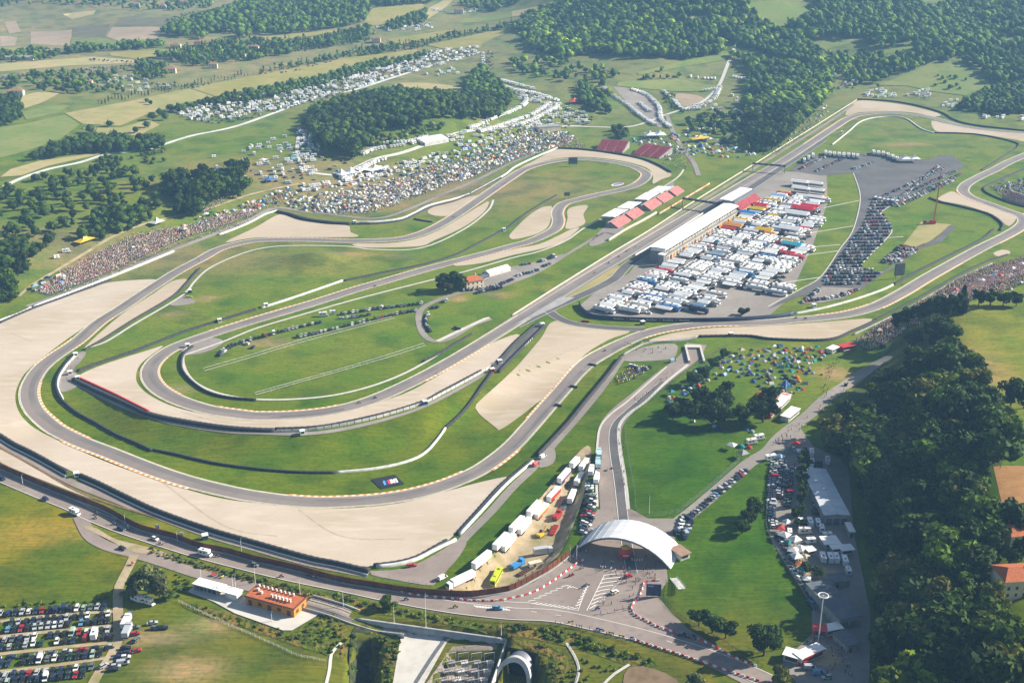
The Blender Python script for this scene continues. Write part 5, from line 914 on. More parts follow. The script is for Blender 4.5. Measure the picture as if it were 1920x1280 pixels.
def camper_area(px, sp, where, keep=.8, ang=.4, pr=0):
    for x, y in jgrid(pix(px)[:, :2], sp, ang, .22):
        if RNG.random() < keep: camper(x, y, ang + RNG.normal() * .15 + (1.57 if RNG.random() < .3 else 0), where, 'campers ' + where, pr)
for px in [[(935, 160), (965, 170), (1000, 176), (1030, 185), (1046, 190)], [(985, 181), (985, 195), (960, 210), (930, 221), (900, 235), (880, 241)], [(1030, 195), (1000, 215), (970, 226), (930, 240), (900, 248)], [(1046, 201), (1020, 215), (1000, 225), (975, 236)], [(940, 152), (970, 160), (1000, 168)]]: camper_row(px, 3.6, 1.4, 'in the curved rows above the tent hillside')
for px in [[(850, 256), (800, 263), (760, 273), (700, 282), (680, 291)], [(640, 336), (670, 319), (700, 304)], [(645, 340), (690, 312), (720, 300)], [(700, 272), (760, 268), (800, 258)]]: camper_row(px, 3.8, 1.4, 'lining the lane above the tent hillside')
for px in [[(1132, 166), (1150, 181), (1180, 201), (1205, 221), (1228, 236)], [(1185, 169), (1215, 181), (1235, 201), (1240, 225), (1258, 241)], [(1245, 173), (1265, 191), (1280, 206), (1312, 206)], [(1200, 195), (1212, 205), (1218, 210)]]: camper_row(px, 3.6, 1.3, 'edging the bowl shaped car park')
for px in [[(1295, 145), (1340, 149)], [(1318, 172), (1345, 168)], [(1350, 165), (1340, 185), (1325, 195)], [(1375, 145), (1400, 150)], [(1290, 205), (1320, 200)], [(1290, 246), (1340, 245)], [(1300, 200), (1330, 195)]]: camper_row(px, 4.5, 1.3, 'on the slope above the start straight', .15)
camper_area([(400, 290), (480, 266), (555, 243), (572, 262), (568, 300), (590, 332), (525, 350), (468, 352), (445, 322), (392, 325)], (9.5, 12), 'on the camping field with wide gaps', .42, .3, .3)
camper_area([(545, 352), (640, 340), (700, 322), (760, 303), (840, 283), (900, 258), (962, 242), (940, 256), (860, 292), (800, 312), (720, 337), (640, 354), (580, 366)], (7, 9.5), 'packed at the top of the tent hillside', .75, .5, .1)
camper_area([(325, 210), (400, 194), (480, 176), (610, 151), (680, 122), (800, 96), (900, 86), (890, 104), (740, 144), (660, 170), (600, 186), (500, 212), (440, 224), (360, 230)], (7, 8.5), 'in the far hill road car park', .55, .5, -1); camper_area([(560, 240), (600, 250), (590, 330), (560, 335), (555, 290)], (6.5, 8), 'on the camping field with wide gaps', .5); camper_area([(800, 268), (900, 238), (1000, 228), (1040, 238), (960, 246), (860, 272)], (6.5, 8), 'packed at the top of the tent hillside', .6); camper_area([(120, 152), (250, 140), (330, 165), (270, 175), (150, 165)], (9, 10), 'in the far village lane', .35, .3, -1); camper_area([(940, 165), (1000, 180), (1060, 200), (1100, 215), (1110, 232), (1020, 236), (960, 240), (1000, 220), (1020, 200), (980, 190)], (7, 8), 'on the terrace above the grandstands', .6, .3); car_area([(1000, 205), (1080, 205), (1120, 225), (1100, 238), (1000, 240)], (6, 7), 'cars on the terrace', .4); camper_area([(600, 205), (660, 200), (690, 215), (640, 228)], (12, 12), 'in the wood clearing', .3)
camper_area([(790, 140), (868, 120), (868, 140), (800, 150)], (11, 12), 'on the hilltop field', .3); camper_area([(700, 50), (790, 42), (830, 50), (790, 60), (710, 60)], (8, 10), 'in the far hill camp', .6); camper_area([(810, 18), (930, 14), (925, 22), (820, 24)], (9, 10), 'in the far hill camp', .6)
camper_area([(1610, 172), (1665, 168), (1690, 180), (1680, 186), (1620, 182)], (7, 9), 'behind the first corner', .7); camper_area([(1700, 180), (1740, 165), (1750, 185)], (7, 9), 'behind the first corner', .6); camper_area([(1755, 194), (1795, 188), (1805, 200), (1770, 204)], (7, 9), 'behind the first corner', .7); camper_area([(1820, 218), (1930, 218), (1930, 228), (1840, 226)], (9, 11), 'below the far right wood', .6)
camper_area([(1395, 165), (1440, 190), (1480, 190), (1500, 230), (1450, 270), (1400, 255), (1300, 235), (1290, 225)], (13, 14), 'half hidden under the trees beside the straight', .5); camper_area([(1560, 130), (1615, 135), (1605, 165), (1565, 168)], (11, 12), 'in the valley camp', .5)
camper_area([(165, 458), (200, 448), (215, 452), (180, 468)], (8, 9), 'behind the crowd bank', .6, .4, .4); camper_area([(85, 490), (120, 470), (145, 470), (110, 495)], (8, 9), 'behind the crowd bank', .6, .4, .4)
for i, (x, y, a, sub, wh) in enumerate([(1501, 985, 1.5, 'motorhome', 'top left of the shaded yard group'), (1518, 984, 1.5, 'motorhome', 'top middle of the shaded yard group'), (1533, 984, 1.5, 'caravan', 'top right of the shaded yard group'), (1510, 1000, .1, 'motorhome', 'lying crosswise in the shaded yard'), (1540, 995, 1.5, 'caravan', 'standing alone in the shaded yard'), (1551, 1008, .2, 'caravan', 'right of the crosswise motorhome'), (1520, 1018, .1, 'caravan', 'beside the dirt strip of the yard'), (1480, 1003, 1.4, 'caravan', 'next to the yard fence cars'),
        (1542, 1050, 1.5, 'motorhome', 'first of the shaded bottom line'), (1556, 1051, 1.5, 'motorhome', 'second of the shaded bottom line'), (1567, 1051, 1.5, 'motorhome', 'third of the shaded bottom line'), (1583, 1056, 1.5, 'motorhome', 'last of the shaded bottom line'), (1590, 1075, 1.5, 'caravan', 'in deep shade below the bottom line'), (1521, 853, 1.4, 'motorhome', 'top of the lane beside the hedge'), (1522, 870, 1.4, 'caravan', 'second in the lane beside the hedge'), (1551, 868, 1.4, 'motorhome', 'just above the white hall'), (1520, 882, 1.4, 'caravan', 'third in the lane beside the hedge'), (1519, 900, 1.4, 'motorhome', 'fourth in the lane beside the hedge'), (1518, 922, 1.4, 'caravan', 'lowest in the lane beside the hedge'),
        (178, 1193, 1.7, 'motorhome', 'among the cars of the third parking row'), (259, 1127, -.5, 'motorhome', 'first of the line above the lone cars'), (279, 1132, -.5, 'motorhome', 'second of the line above the lone cars'), (1410, 832, .3, 'motorhome', 'at the corner of the lawn by the road'), (1424, 824, .3, 'motorhome', 'second at the corner of the lawn by the road'), (386, 1041, -.4, 'motorhome', 'driving on the public road'), (141, 964, -.6, 'motorhome', 'waiting at the road junction by the meadow'),
        (607, 593, .2, 'motorhome', 'first in the upper infield row'), (624, 589, .2, 'caravan', 'second in the upper infield row'), (1446, 862, .3, 'motorhome', 'at the top of the car yard')]):
    p = at(x, y); camper(p.x, p.y, a, wh, 'campers in the yard and car parks', 5, sub)
# ------------------------------------------------------------------ tents
def tent_mesh(kind):
    mb = MB()
    if kind == 'dome':
        n = 8; rings = [[(1.25 * c * math.cos(6.283 * k / n), 1.25 * c * math.sin(6.283 * k / n), z) for k in range(n)] for c, z in ((1, 0), (.86, .55), (.5, .98))]
        for a, b in zip(rings, rings[1:]): o = len(mb.v); mb.v += a + b; mb.f += [(o + k, o + (k + 1) % n, o + n + (k + 1) % n, o + n + k) for k in range(n)]; mb.m += [0] * n
        o = len(mb.v); mb.v += rings[2] + [(0, 0, 1.12)]; mb.f += [(o + k, o + (k + 1) % n, o + n) for k in range(n)]; mb.m += [0] * n
        mb.add([(1.02, -.5, .05), (1.27, 0, .05), (1.02, .5, .05), (.8, 0, .85)], [(0, 1, 3), (1, 2, 3)], 1)
    elif kind == 'ridge':
        mb.prism([(-1, 0), (1, 0), (0, 1.3)], -1.3, 1.3, 0)
    else:
        for sx in (-1, 1):
            for sy in (-1, 1): mb.bar((sx * 1.45, sy * 1.45, 0), (sx * 1.45, sy * 1.45, 2.0), .05, 4, 1)
        o = len(mb.v); mb.v += [(-1.6, -1.6, 1.95), (1.6, -1.6, 1.95), (1.6, 1.6, 1.95), (-1.6, 1.6, 1.95), (0, 0, 2.9)]; mb.f += [(o, o + 1, o + 4), (o + 1, o + 2, o + 4), (o + 2, o + 3, o + 4), (o + 3, o, o + 4)]; mb.m += [0] * 4
    return mb
TENT = {k: tent_mesh(k) for k in ('dome', 'ridge', 'gazebo')}; TENTM = {k: m.mesh(k + '_tent', [M_FAB, M_TRIM]) for k, m in TENT.items()}
TCOL = [('blue', (.05, .11, .30), 16), ('grey', (.30, .31, .32), 18), ('white', (.66, .66, .64), 20), ('pale blue', (.25, .40, .52), 9), ('dark green', (.04, .09, .05), 11), ('orange', (.62, .17, .03), 5), ('red', (.45, .05, .05), 6), ('beige', (.46, .40, .28), 9), ('navy', (.02, .03, .09), 12), ('teal', (.04, .22, .22), 6)]
tw = np.array([c[2] for c in TCOL], float); tw /= tw.sum(); hw0 = np.array([6, 5, 50, 8, 2, 6, 14, 5, 2, 2], float); hw0 /= hw0.sum()
def tent(x, y, where, group, pr=0, sub=None, sc=None, wts=None):
    i = RNG.choice(len(TCOL), p=wts if wts is not None else tw); k = sub or ['dome', 'ridge', 'gazebo'][RNG.choice(3, p=[.68, .22, .1])]
    add('tent', x, y, RNG.uniform(0, 6.28), '%s %s tent %s' % (TCOL[i][0], k, where), group, TCOL[i][1], pr, k, TCOL[i][0], sc or RNG.uniform(.95, 1.55), .05)
LAWN = [(1420, 655), (1450, 646), (1540, 652), (1548, 664), (1530, 700), (1505, 735), (1470, 752), (1435, 735), (1400, 712), (1345, 712), (1300, 735), (1255, 760), (1245, 748), (1290, 702), (1340, 672), (1385, 655)]
zone = [((1300, 740), 'near the avenue end of the lawn camp'), ((1345, 690), 'along the upper fence of the lawn camp'), ((1400, 670), 'in the upper middle of the lawn camp'), ((1470, 660), 'under the tyre wall side of the lawn camp'), ((1520, 690), 'at the dirt path side of the lawn camp'), ((1440, 710), 'in the centre of the lawn camp'), ((1480, 735), 'close to the red market stalls on the lawn')]
zw = [(pix([z])[0][:2], n) for z, n in zone]
for x, y in jgrid(pix(LAWN)[:, :2], (4.0, 4.8), .3, .45):
    if RNG.random() < .74: tent(x, y, min(zw, key=lambda z: np.hypot(*(z[0] - (x, y))))[1], 'tents of the lawn camp', 5, None, RNG.uniform(.8, 1.25))
for x, y in [(1262, 758), (1272, 748), (1265, 765), (1285, 736), (1340, 800), (1345, 805), (1405, 840), (1390, 838), (1372, 842), (1392, 858), (1410, 810), (1400, 806), (1300, 790)]: p = at(x, y); tent(p.x, p.y, 'standing apart on the big lawn', 'tents on the big lawn', 5)
for x, y in [(1462, 998), (1470, 1012), (1478, 1024), (1486, 1040), (1492, 1052), (1498, 1064), (1504, 1076), (1512, 1092), (1518, 1106), (1490, 1020), (1500, 1036), (1462, 862), (1478, 850), (1492, 838), (1500, 852), (1532, 1108), (1508, 1050), (1475, 985)]: p = at(x, y); tent(p.x, p.y, 'among the yard stalls beside the fence', 'stall gazebos in the yard', 6, 'gazebo', RNG.uniform(1.0, 1.5), hw0)
def tent_area(px, sp, where, keep, sc=(1.0, 1.7), wts=None):
    for x, y in jgrid(pix(px)[:, :2], sp, .5, .45):
        if RNG.random() < keep: tent(x, y, where, where, -1, None, RNG.uniform(*sc), wts)
hw = np.array([5, 26, 34, 3, 10, 2, 4, 24, 7, 1], float); hw /= hw.sum()
tent_area([(545, 372), (640, 356), (720, 340), (800, 314), (860, 294), (940, 260), (1000, 243), (1060, 247), (1085, 262), (1040, 276), (1000, 289), (960, 300), (900, 326), (860, 341), (800, 360), (740, 384), (690, 398), (620, 402), (560, 394), (535, 384)], (3.4, 4.6), 'tent hillside', .9, (.8, 1.5), hw)
tent_area([(560, 352), (700, 318), (860, 276), (960, 240), (1000, 232), (1000, 242), (880, 285), (760, 325), (640, 356)], (6, 7), 'tent hillside', .6, (1.2, 2.0), hw)
tent_area([(330, 425), (400, 402), (480, 375), (540, 352), (560, 362), (540, 375), (480, 395), (400, 420), (340, 438)], (4.2, 5), 'crowd bank tents', .8); tent_area([(150, 505), (240, 455), (330, 428), (400, 412), (380, 428), (300, 462), (220, 498)], (5, 6), 'crowd bank tents', .35, (.7, 1.2), hw); tent_area([(60, 545), (100, 520), (140, 505), (130, 525), (80, 552)], (3.5, 4), 'crowd bank tents', .7)
tent_area([(1260, 250), (1330, 262), (1390, 282), (1430, 290), (1400, 300), (1320, 292), (1270, 290)], (7, 8), 'market tents', .5, (1.3, 2.2)); tent_area([(1180, 262), (1260, 255), (1275, 300), (1250, 300), (1185, 270)], (7, 7), 'market tents', .55, (1.3, 2.2)); tent_area([(1420, 280), (1480, 235), (1540, 195), (1560, 200), (1540, 225), (1480, 265), (1430, 292)], (6.5, 8), 'straight bank tents', .55, (.9, 1.6), hw)
tent_area([(480, 250), (560, 240), (590, 330), (500, 345), (400, 310)], (14, 15), 'camping field tents', .25, (1.2, 2.0)); tent_area([(1620, 640), (1720, 580), (1800, 530), (1880, 500), (1940, 490), (1940, 530), (1820, 565), (1720, 610), (1650, 655)], (5, 5.5), 'spectator bank umbrellas', .55, (.8, 1.5), hw)
tent_area([(1850, 345), (1940, 330), (1940, 372), (1880, 370)], (5, 5), 'stand crowd tents', .5)
# ------------------------------------------------------------------ people and motorcycles
M_SKIN = mat('skin', (.42, .26, .18), .7); M_HAIR = mat('hair', (.04, .028, .02), .8); M_CLOTH = mat('clothing', (.5, .5, .5), .9, source='object', spec=.1); M_JEANS = mat('trousers', (.05, .06, .10), .9)
def ring(cx, cy, z, rx, ry, n=8): return [(cx + rx * math.cos(6.283 * k / n), cy + ry * math.sin(6.283 * k / n), z) for k in range(n)]
def loft(mb, rings, mi):
    n = len(rings[0]); o = len(mb.v)
    for r in rings: mb.v += r
    for i in range(len(rings) - 1):
        for k in range(n): mb.f.append((o + i * n + k, o + i * n + (k + 1) % n, o + (i + 1) * n + (k + 1) % n, o + (i + 1) * n + k)); mb.m.append(mi)
    mb.f += [tuple(o + k for k in range(n - 1, -1, -1)), tuple(o + (len(rings) - 1) * n + k for k in range(n))]; mb.m += [mi, mi]
def person_mb(stride):
    mb = MB()
    for s in (-1, 1):
        f = s * stride; loft(mb, [ring(f + .06, s * .1, 0, .13, .05), ring(f, s * .1, .08, .06, .05), ring(f * .6 + .03, s * .1, .48, .07, .065), ring(0, s * .09, .90, .10, .09)], 1)
        loft(mb, [ring(0, s * .22, 1.40, .055, .05, 6), ring(-f * .4, s * .27, 1.12, .045, .045, 6), ring(-f * .8 + .05, s * .27, .86, .035, .035, 6)], 2); 
        loft(mb, [ring(0, s * .20, 1.45, .07, .06, 6), ring(-f * .3, s * .25, 1.2, .06, .055, 6)], 0)
    loft(mb, [ring(0, 0, .84, .11, .17), ring(0, 0, 1.1, .11, .16), ring(0, 0, 1.36, .12, .20), ring(0, 0, 1.48, .07, .12), ring(0, 0, 1.52, .05, .055)], 0)
    loft(mb, [ring(0, 0, 1.50, .05, .05), ring(.01, 0, 1.58, .08, .07), ring(.01, 0, 1.68, .10, .08)], 2); loft(mb, [ring(-.01, 0, 1.67, .105, .085), ring(-.01, 0, 1.75, .085, .07), ring(-.01, 0, 1.79, .03, .03)], 3)
    return mb
PERS = [person_mb(.05), person_mb(.22)]; PERSM = [m.mesh('person', [M_CLOTH, M_JEANS, M_SKIN, M_HAIR]) for m in PERS]
SHIRT = [('white', (.75, .74, .72), 26), ('red', (.5, .04, .05), 22), ('black', (.025, .025, .03), 18), ('blue', (.04, .10, .32), 14), ('yellow', (.65, .5, .06), 8), ('grey', (.25, .25, .26), 12)]
sw = np.array([c[2] for c in SHIRT], float); sw /= sw.sum()
def person(x, y, where, group, pr=3, rz=None):
    i = RNG.choice(len(SHIRT), p=sw); add('person', x, y, RNG.uniform(0, 6.28) if rz is None else rz, 'person in a %s top %s' % (SHIRT[i][0], where), group, SHIRT[i][1], pr, int(RNG.integers(2)), dz=.2)
def people(px, n, where, pr=3):
    P = pix(px)[:, :2]; lo, hi = P.min(0), P.max(0); k = 0
    while k < n:
        x, y = RNG.uniform(lo, hi)
        if inside(P, np.array([x]), np.array([y]))[0]: person(x, y, where, 'people ' + where, pr); k += 1
people([(1120, 1055), (1240, 1060), (1225, 1095), (1180, 1100), (1130, 1075)], 44, 'in the crowd in front of the arch'); people([(1150, 1090), (1195, 1090), (1185, 1150), (1140, 1165), (1120, 1150)], 16, 'walking on the open plaza'); people([(1095, 1035), (1240, 1045), (1240, 1058), (1110, 1050)], 18, 'in the shade under the arch')
people([(1062, 1040), (1090, 1030), (1092, 1050), (1068, 1055)], 9, 'beside the left foot of the arch'); people([(1465, 1000), (1500, 1075), (1520, 1110), (1500, 1100), (1455, 1010)], 52, 'among the stalls in the shaded yard'); people([(1450, 870), (1490, 830), (1500, 840), (1470, 960), (1450, 990)], 26, 'between the cars of the yard')
people([(1505, 1205), (1570, 1195), (1600, 1270), (1540, 1270), (1560, 1230)], 44, 'near the red kiosks in the wood shade'); people([(1440, 830), (1515, 780), (1560, 745), (1600, 720), (1605, 728), (1530, 788), (1460, 838)], 46, 'walking along the lane below the wood'); people([(1538, 748), (1552, 690), (1580, 660), (1590, 662), (1562, 695), (1550, 750)], 34, 'on the dirt path beside the lawn camp')
people([(1160, 790), (1172, 850), (1178, 950), (1172, 950), (1160, 850), (1155, 800)], 14, 'on the pavement of the avenue'); people([(1176, 760), (1240, 712), (1252, 700), (1250, 712), (1190, 765)], 16, 'on the pavement near the underpass'); people([(120, 690), (140, 670), (150, 668), (140, 700), (125, 720)], 14, 'at the marshal post of the outer hairpin'); people([(1000, 1160), (1100, 1180), (1180, 1200), (1180, 1204), (1100, 1184)], 14, 'along the lower side of the road')
people([(930, 685), (945, 678), (925, 700), (908, 702)], 8, 'at the marshal post of the access lane'); people([(1006, 612), (1020, 600), (1026, 606), (1015, 618)], 6, 'at the top of the access lane')
CROWDCOL = [(.82, .74, .70), (.74, .48, .42), (.66, .36, .30), (.60, .12, .12), (.82, .70, .60), (.12, .18, .36), (.08, .08, .09), (.55, .50, .50), (.76, .56, .48)]
def lowperson():
    mb = MB(); mb.hull(ring(.05, 0, 0, .24, .28, 4), ring(0, 0, .62, .24, .30, 4), 1); mb.hull(ring(0, 0, .6, .24, .30, 4), ring(0, 0, 1.2, .16, .24, 4), 0); mb.hull(ring(0, 0, 1.2, .13, .13, 4), ring(0, 0, 1.48, .12, .12, 4), 2); return mb
LOWP = lowperson()
def crowd(px, sp, where, keep=.9):
    for x, y in jgrid(pix(px)[:, :2], sp, .4, .45):
        if RNG.random() < keep: add('person', x, y, RNG.uniform(0, 6.28), where, where, CROWDCOL[RNG.integers(9)], -1, 'low', sc=RNG.uniform(1.0, 1.3), dz=.1)
crowd([(62, 546), (110, 516), (170, 482), (240, 447), (300, 432), (340, 427), (390, 412), (440, 402), (482, 387), (482, 402), (430, 421), (350, 446), (300, 466), (230, 500), (150, 534), (92, 554)], (1.25, 1.35), 'crowd bank', .85)
crowd([(1600, 640), (1640, 614), (1700, 580), (1760, 546), (1800, 522), (1850, 500), (1930, 480), (1960, 515), (1900, 542), (1850, 558), (1790, 574), (1700, 618), (1660, 648), (1620, 658)], (1.35, 1.45), 'spectator bank', .85)
crowd([(560, 385), (640, 362), (720, 345), (800, 320), (860, 300), (940, 266), (1000, 248), (1080, 258), (1100, 278), (1040, 280), (1000, 292), (960, 304), (900, 330), (860, 345), (800, 364), (740, 388), (690, 402), (620, 405)], (3.0, 3.2), 'crowd bank', .75); crowd([(330, 430), (480, 378), (545, 358), (550, 385), (500, 392), (400, 425)], (2.4, 2.6), 'crowd bank', .6); crowd([(1185, 262), (1260, 252), (1300, 290), (1290, 320), (1250, 312)], (3.6, 4), 'crowd bank', .6); crowd([(95, 556), (150, 536), (230, 502), (300, 468), (350, 448), (430, 423), (480, 404), (482, 412), (430, 430), (350, 456), (300, 474), (230, 508), (150, 541)], (2.2, 2.4), 'crowd bank', .5); crowd([(110, 512), (170, 476), (240, 440), (330, 420), (332, 428), (240, 448), (172, 482), (112, 518)], (2.6, 2.8), 'crowd bank', .5); crowd([(370, 395), (430, 355), (450, 358), (420, 380), (380, 402)], (1.8, 2), 'crowd bank', .8); crowd([(1855, 350), (1940, 338), (1940, 372), (1880, 372)], (1.9, 2.2), 'spectator bank', .8); crowd([(1440, 290), (1500, 240), (1550, 200), (1565, 205), (1510, 250), (1450, 296)], (3.5, 4), 'crowd bank', .5)
crowd([(1060, 262), (1100, 275), (1090, 280), (1050, 272)], (3, 3), 'crowd bank', .7); crowd([(1170, 640), (1260, 640), (1262, 648), (1175, 652)], (3, 4), 'spectator bank', .4); crowd([(1180, 655), (1250, 650), (1260, 665), (1200, 670)], (4, 5), 'spectator bank', .5)
def bike_mb(rider):
    mb = MB()
    for x in (-.68, .70): q = MB().cyl((x, -.07, .31), .31, .14, 10, 'y'); mb.add(q.v, q.f, 2)
    mb.hull([(-.5, -.14, .35), (.45, -.14, .3), (.45, .14, .3), (-.5, .14, .35)], [(-.75, -.12, .82), (.55, -.16, .95), (.55, .16, .95), (-.75, .12, .82)], 0)
    mb.bar((.70, .0, .32), (.45, 0, .98), .06, 4, 3); mb.bar((.42, -.36, 1.0), (.42, .36, 1.0), .025, 4, 3); mb.hull([(-.95, -.09, .80), (-.3, -.12, .78), (-.3, .12, .78), (-.95, .09, .80)], [(-1.0, -.05, .9), (-.3, -.1, .84), (-.3, .1, .84), (-1.0, .05, .9)], 3)
    if rider:
        loft(mb, [ring(-.30, 0, .80, .17, .17), ring(-.12, 0, 1.1, .16, .20), ring(.12, 0, 1.32, .13, .19), ring(.22, 0, 1.4, .07, .08)], 1); loft(mb, [ring(.28, 0, 1.36, .1, .09), ring(.30, 0, 1.48, .14, .12), ring(.29, 0, 1.60, .08, .07)], 0)
        for s in (-1, 1): mb.bar((.12, s * .18, 1.28), (.40, s * .3, 1.02), .06, 5, 1); mb.bar((-.25, s * .14, .85), (.15, s * .22, .70), .09, 5, 1); mb.bar((.15, s * .22, .70), (-.12, s * .2, .35), .065, 5, 1)
    return mb
BIKE = [bike_mb(False), bike_mb(True)]; BIKEM = [m.mesh('motorcycle', [M_PAINT, M_TRIM, M_TYRE, M_STEEL]) for m in BIKE]
BCOL = [('red', (.5, .03, .03)), ('white', (.7, .7, .7)), ('blue', (.04, .12, .4)), ('black', (.03, .03, .03)), ('yellow', (.65, .5, .04))]
def bike(px, py, rz, where, group, rider=1, ci=None):
    p = at(px, py); c = BCOL[RNG.integers(5) if ci is None else ci]; add('bike', p.x, p.y, rz, '%s motorcycle%s %s' % (c[0], ' with rider' if rider else '', where), group, c[1], 4, rider, sc=1.1, dz=.28)
for i, (x, y, a, w) in enumerate([(1115, 513, .62, 'last on the start straight'), (1141, 495, .62, 'sixth on the start straight'), (1160, 483, .62, 'fifth on the start straight'), (1174, 473, .62, 'fourth on the start straight'), (1192, 464, .62, 'third on the start straight'), (1180, 470, .62, 'close behind the third on the start straight'), (673, 757, .25, 'first leaving the lower hairpin'), (703, 748, .3, 'second leaving the lower hairpin'), (822, 701, .6, 'alone before the start straight'), (1134, 659, -2.4, 'alone in the right-hand bend'), (1492, 598, 3.2, 'first in the sweeping bend by the paddock'), (1510, 599, 3.2, 'second in the sweeping bend by the paddock'), (703, 538, 3.5, 'alone on the middle straight'), (850, 408, 3.4, 'in the upper esses'), (376, 489, 3.8, 'on the return leg')]): bike(x, y, a, w, 'racing motorcycles on the track')
for i, (x, y, a, w) in enumerate([(180, 972, 2.4, 'at the road junction above the meadow'), (182, 965, 2.4, 'behind another at the road junction'), (215, 984, -.6, 'first of three beside the brown fence'), (222, 978, -.6, 'second of three beside the brown fence'), (241, 992, 2.5, 'third of three beside the brown fence'), (302, 1021, -.5, 'beyond the dark car on the road'), (248, 1059, 1.3, 'on the dirt track mouth'), (580, 1080, -.3, 'first of the group on the road below the fence'), (588, 1083, -.3, 'second of the group on the road below the fence'), (612, 1085, -.3, 'third of the group on the road below the fence'), (626, 1090, -.3, 'fourth of the group on the road below the fence'), (632, 1091, -.3, 'fifth of the group on the road below the fence'), (645, 1093, -.3, 'last of the group on the road below the fence'), (699, 1103, -.3, 'alone on the road below the fence'), (762, 1125, -.2, 'passing the first plastic barriers'), (854, 1139, 3.0, 'near the light masts on the road'), (408, 1044, -.4, 'next to the white camper on the road'), (528, 1082, -.3, 'by the bank edge on the road'),
        (1068, 1082, .5, 'first by the curved barrier line'), (1073, 1080, .5, 'second by the curved barrier line'), (1090, 1067, .4, 'alone on the plaza near the fence'), (1095, 1102, .2, 'first of two on the plaza marking'), (1101, 1098, .2, 'second of two on the plaza marking'), (1120, 1143, .2, 'lying dark by the plaza road line'), (1070, 1167, .2, 'beside the black road post'), (1150, 878, 1.5, 'on the avenue carriageway'), (1139, 882, 1.5, 'beside another on the avenue'), (1122, 1181, -.3, 'first of the parked line below the road'), (1128, 1183, -.3, 'second of the parked line below the road'), (1146, 1188, -.3, 'third of the parked line below the road'), (1165, 1194, -.3, 'fourth of the parked line below the road'), (1186, 1198, -.3, 'last of the parked line below the road'), (1205, 690, .5, 'among the parked motorcycles by the apron')]): bike(x, y, a, w, 'motorcycles on the roads', 1 if i < 24 else 0)
L = jgrid(pix([(1150, 716), (1165, 700), (1185, 688), (1215, 686), (1208, 700), (1185, 716), (1160, 722)])[:, :2], (1.5, 2.6), .6, .2)
for x, y in L: c = BCOL[RNG.integers(5)]; add('bike', x, y, 1.2 + RNG.normal() * .2, '%s motorcycle in the motorcycle park below the apron' % c[0], 'motorcycles in the motorcycle park', c[1], 3, 0)
for i, (x, y) in enumerate([(398, 1079), (403, 1080), (410, 1082), (418, 1083)]): bike(x, y, .9, '%s of four parked above the white pavilion' % ORD[i], 'motorcycles above the pavilion', 0)
# ------------------------------------------------------------------ large buildings of the circuit
M_PANEL = mat('white_membrane', (.80, .80, .80), .5, noise=.25, col2=(.72, .73, .75)); M_BEAM = mat('dark_beam', (.10, .10, .11), .5); M_TERRA = mat('terracotta_tiles', (.46, .135, .048), .85, noise=1.2, col2=(.36, .10, .04)); M_ORWALL = mat('ochre_plaster', (.58, .25, .04), .85, noise=.6, col2=(.50, .21, .04)); M_BROWN = mat('brown_shutter', (.12, .055, .03), .7)
M_WROOF = mat('white_roof', (.84, .83, .81), .6, noise=.15, col2=(.74, .73, .71)); M_REDSEAT = mat('red_seats', (.30, .03, .045), .7, noise=.8, col2=(.42, .10, .11)); M_PINKSEAT = mat('faded_red_seats', (.44, .11, .11), .8, noise=1.0, col2=(.54, .30, .28)); M_CREAMP = mat('cream_plaster', (.66, .57, .42), .8, noise=.3, col2=(.58, .49, .36)); M_BLUEG = mat('blue_glass', (.02, .035, .06), .15, spec=.7); M_GREYM = mat('grey_metal', (.22, .23, .25), .5, metal=.4); M_SLATE = mat('slate_roof', (.10, .115, .135), .7, noise=.3, col2=(.13, .145, .165))
M_YELP = mat('yellow_paint', (.66, .42, .03), .5); M_REDP = mat('red_paint', (.48, .035, .03), .5); M_BLUEP = mat('blue_paint', (.04, .14, .36), .5); M_ORP = mat('orange_paint', (.70, .24, .03), .5)
def V2(p): return np.array([p[0], p[1]])
def frame(p, q):
    """origin, heading and length of a ground line between two photograph points"""
    a, b = pix([p, q]); d = b[:2] - a[:2]; return Vector(a), math.atan2(d[1], d[0]), float(np.hypot(*d))
# --- the arched entrance canopy
o0, az, W = frame((1083, 1030), (1262, 1067)); arch = empty('entrance_arch', o0, az); arch.location.z += .1; tag(arch, 'large white barrel-vaulted canopy spanning the entrance road', 'canopy')
RISE, DEP, N = 10.5, 17.0, 14
rad = (W * W / 4 + RISE * RISE) / (2 * RISE); half = math.asin(min(1, W / 2 / rad))
def ap(t, r=0): a = -half + 2 * half * t; return (W / 2 + (rad + r) * math.sin(a), RISE - rad + (rad + r) * math.cos(a))
for i in range(N):
    for j in range(3):
        (x0, z0), (x1, z1), (X0, Z0), (X1, Z1) = ap(i / N), ap((i + 1) / N), ap(i / N, .35), ap((i + 1) / N, .35); y0, y1 = j * DEP / 3 + .07, (j + 1) * DEP / 3 - .07; e = .06
        MB().hull([(x0 + e, y0, z0), (x1 - e, y0, z1), (x1 - e, y1, z1), (x0 + e, y1, z0)], [(X0 + e, y0, Z0), (X1 - e, y0, Z1), (X1 - e, y1, Z1), (X0 + e, y1, Z0)]).build('roof_panel', M_PANEL, arch)
for y in (-.35, DEP + .1):
    mb = MB()
    for i in range(28): (x0, z0), (x1, z1) = ap(i / 28, -.1), ap((i + 1) / 28, -.1); mb.bar((x0, y, z0), (x1, y, z1), .32, 5)
    mb.build('edge_beam', M_BEAM, arch)
for j in range(1, 4):
    mb = MB()
    for i in range(20): (x0, z0), (x1, z1) = ap(i / 20, -.35), ap((i + 1) / 20, -.35); mb.bar((x0, j * DEP / 4, z0), (x1, j * DEP / 4, z1), .16, 4)
    mb.build('rib', M_BEAM, arch)
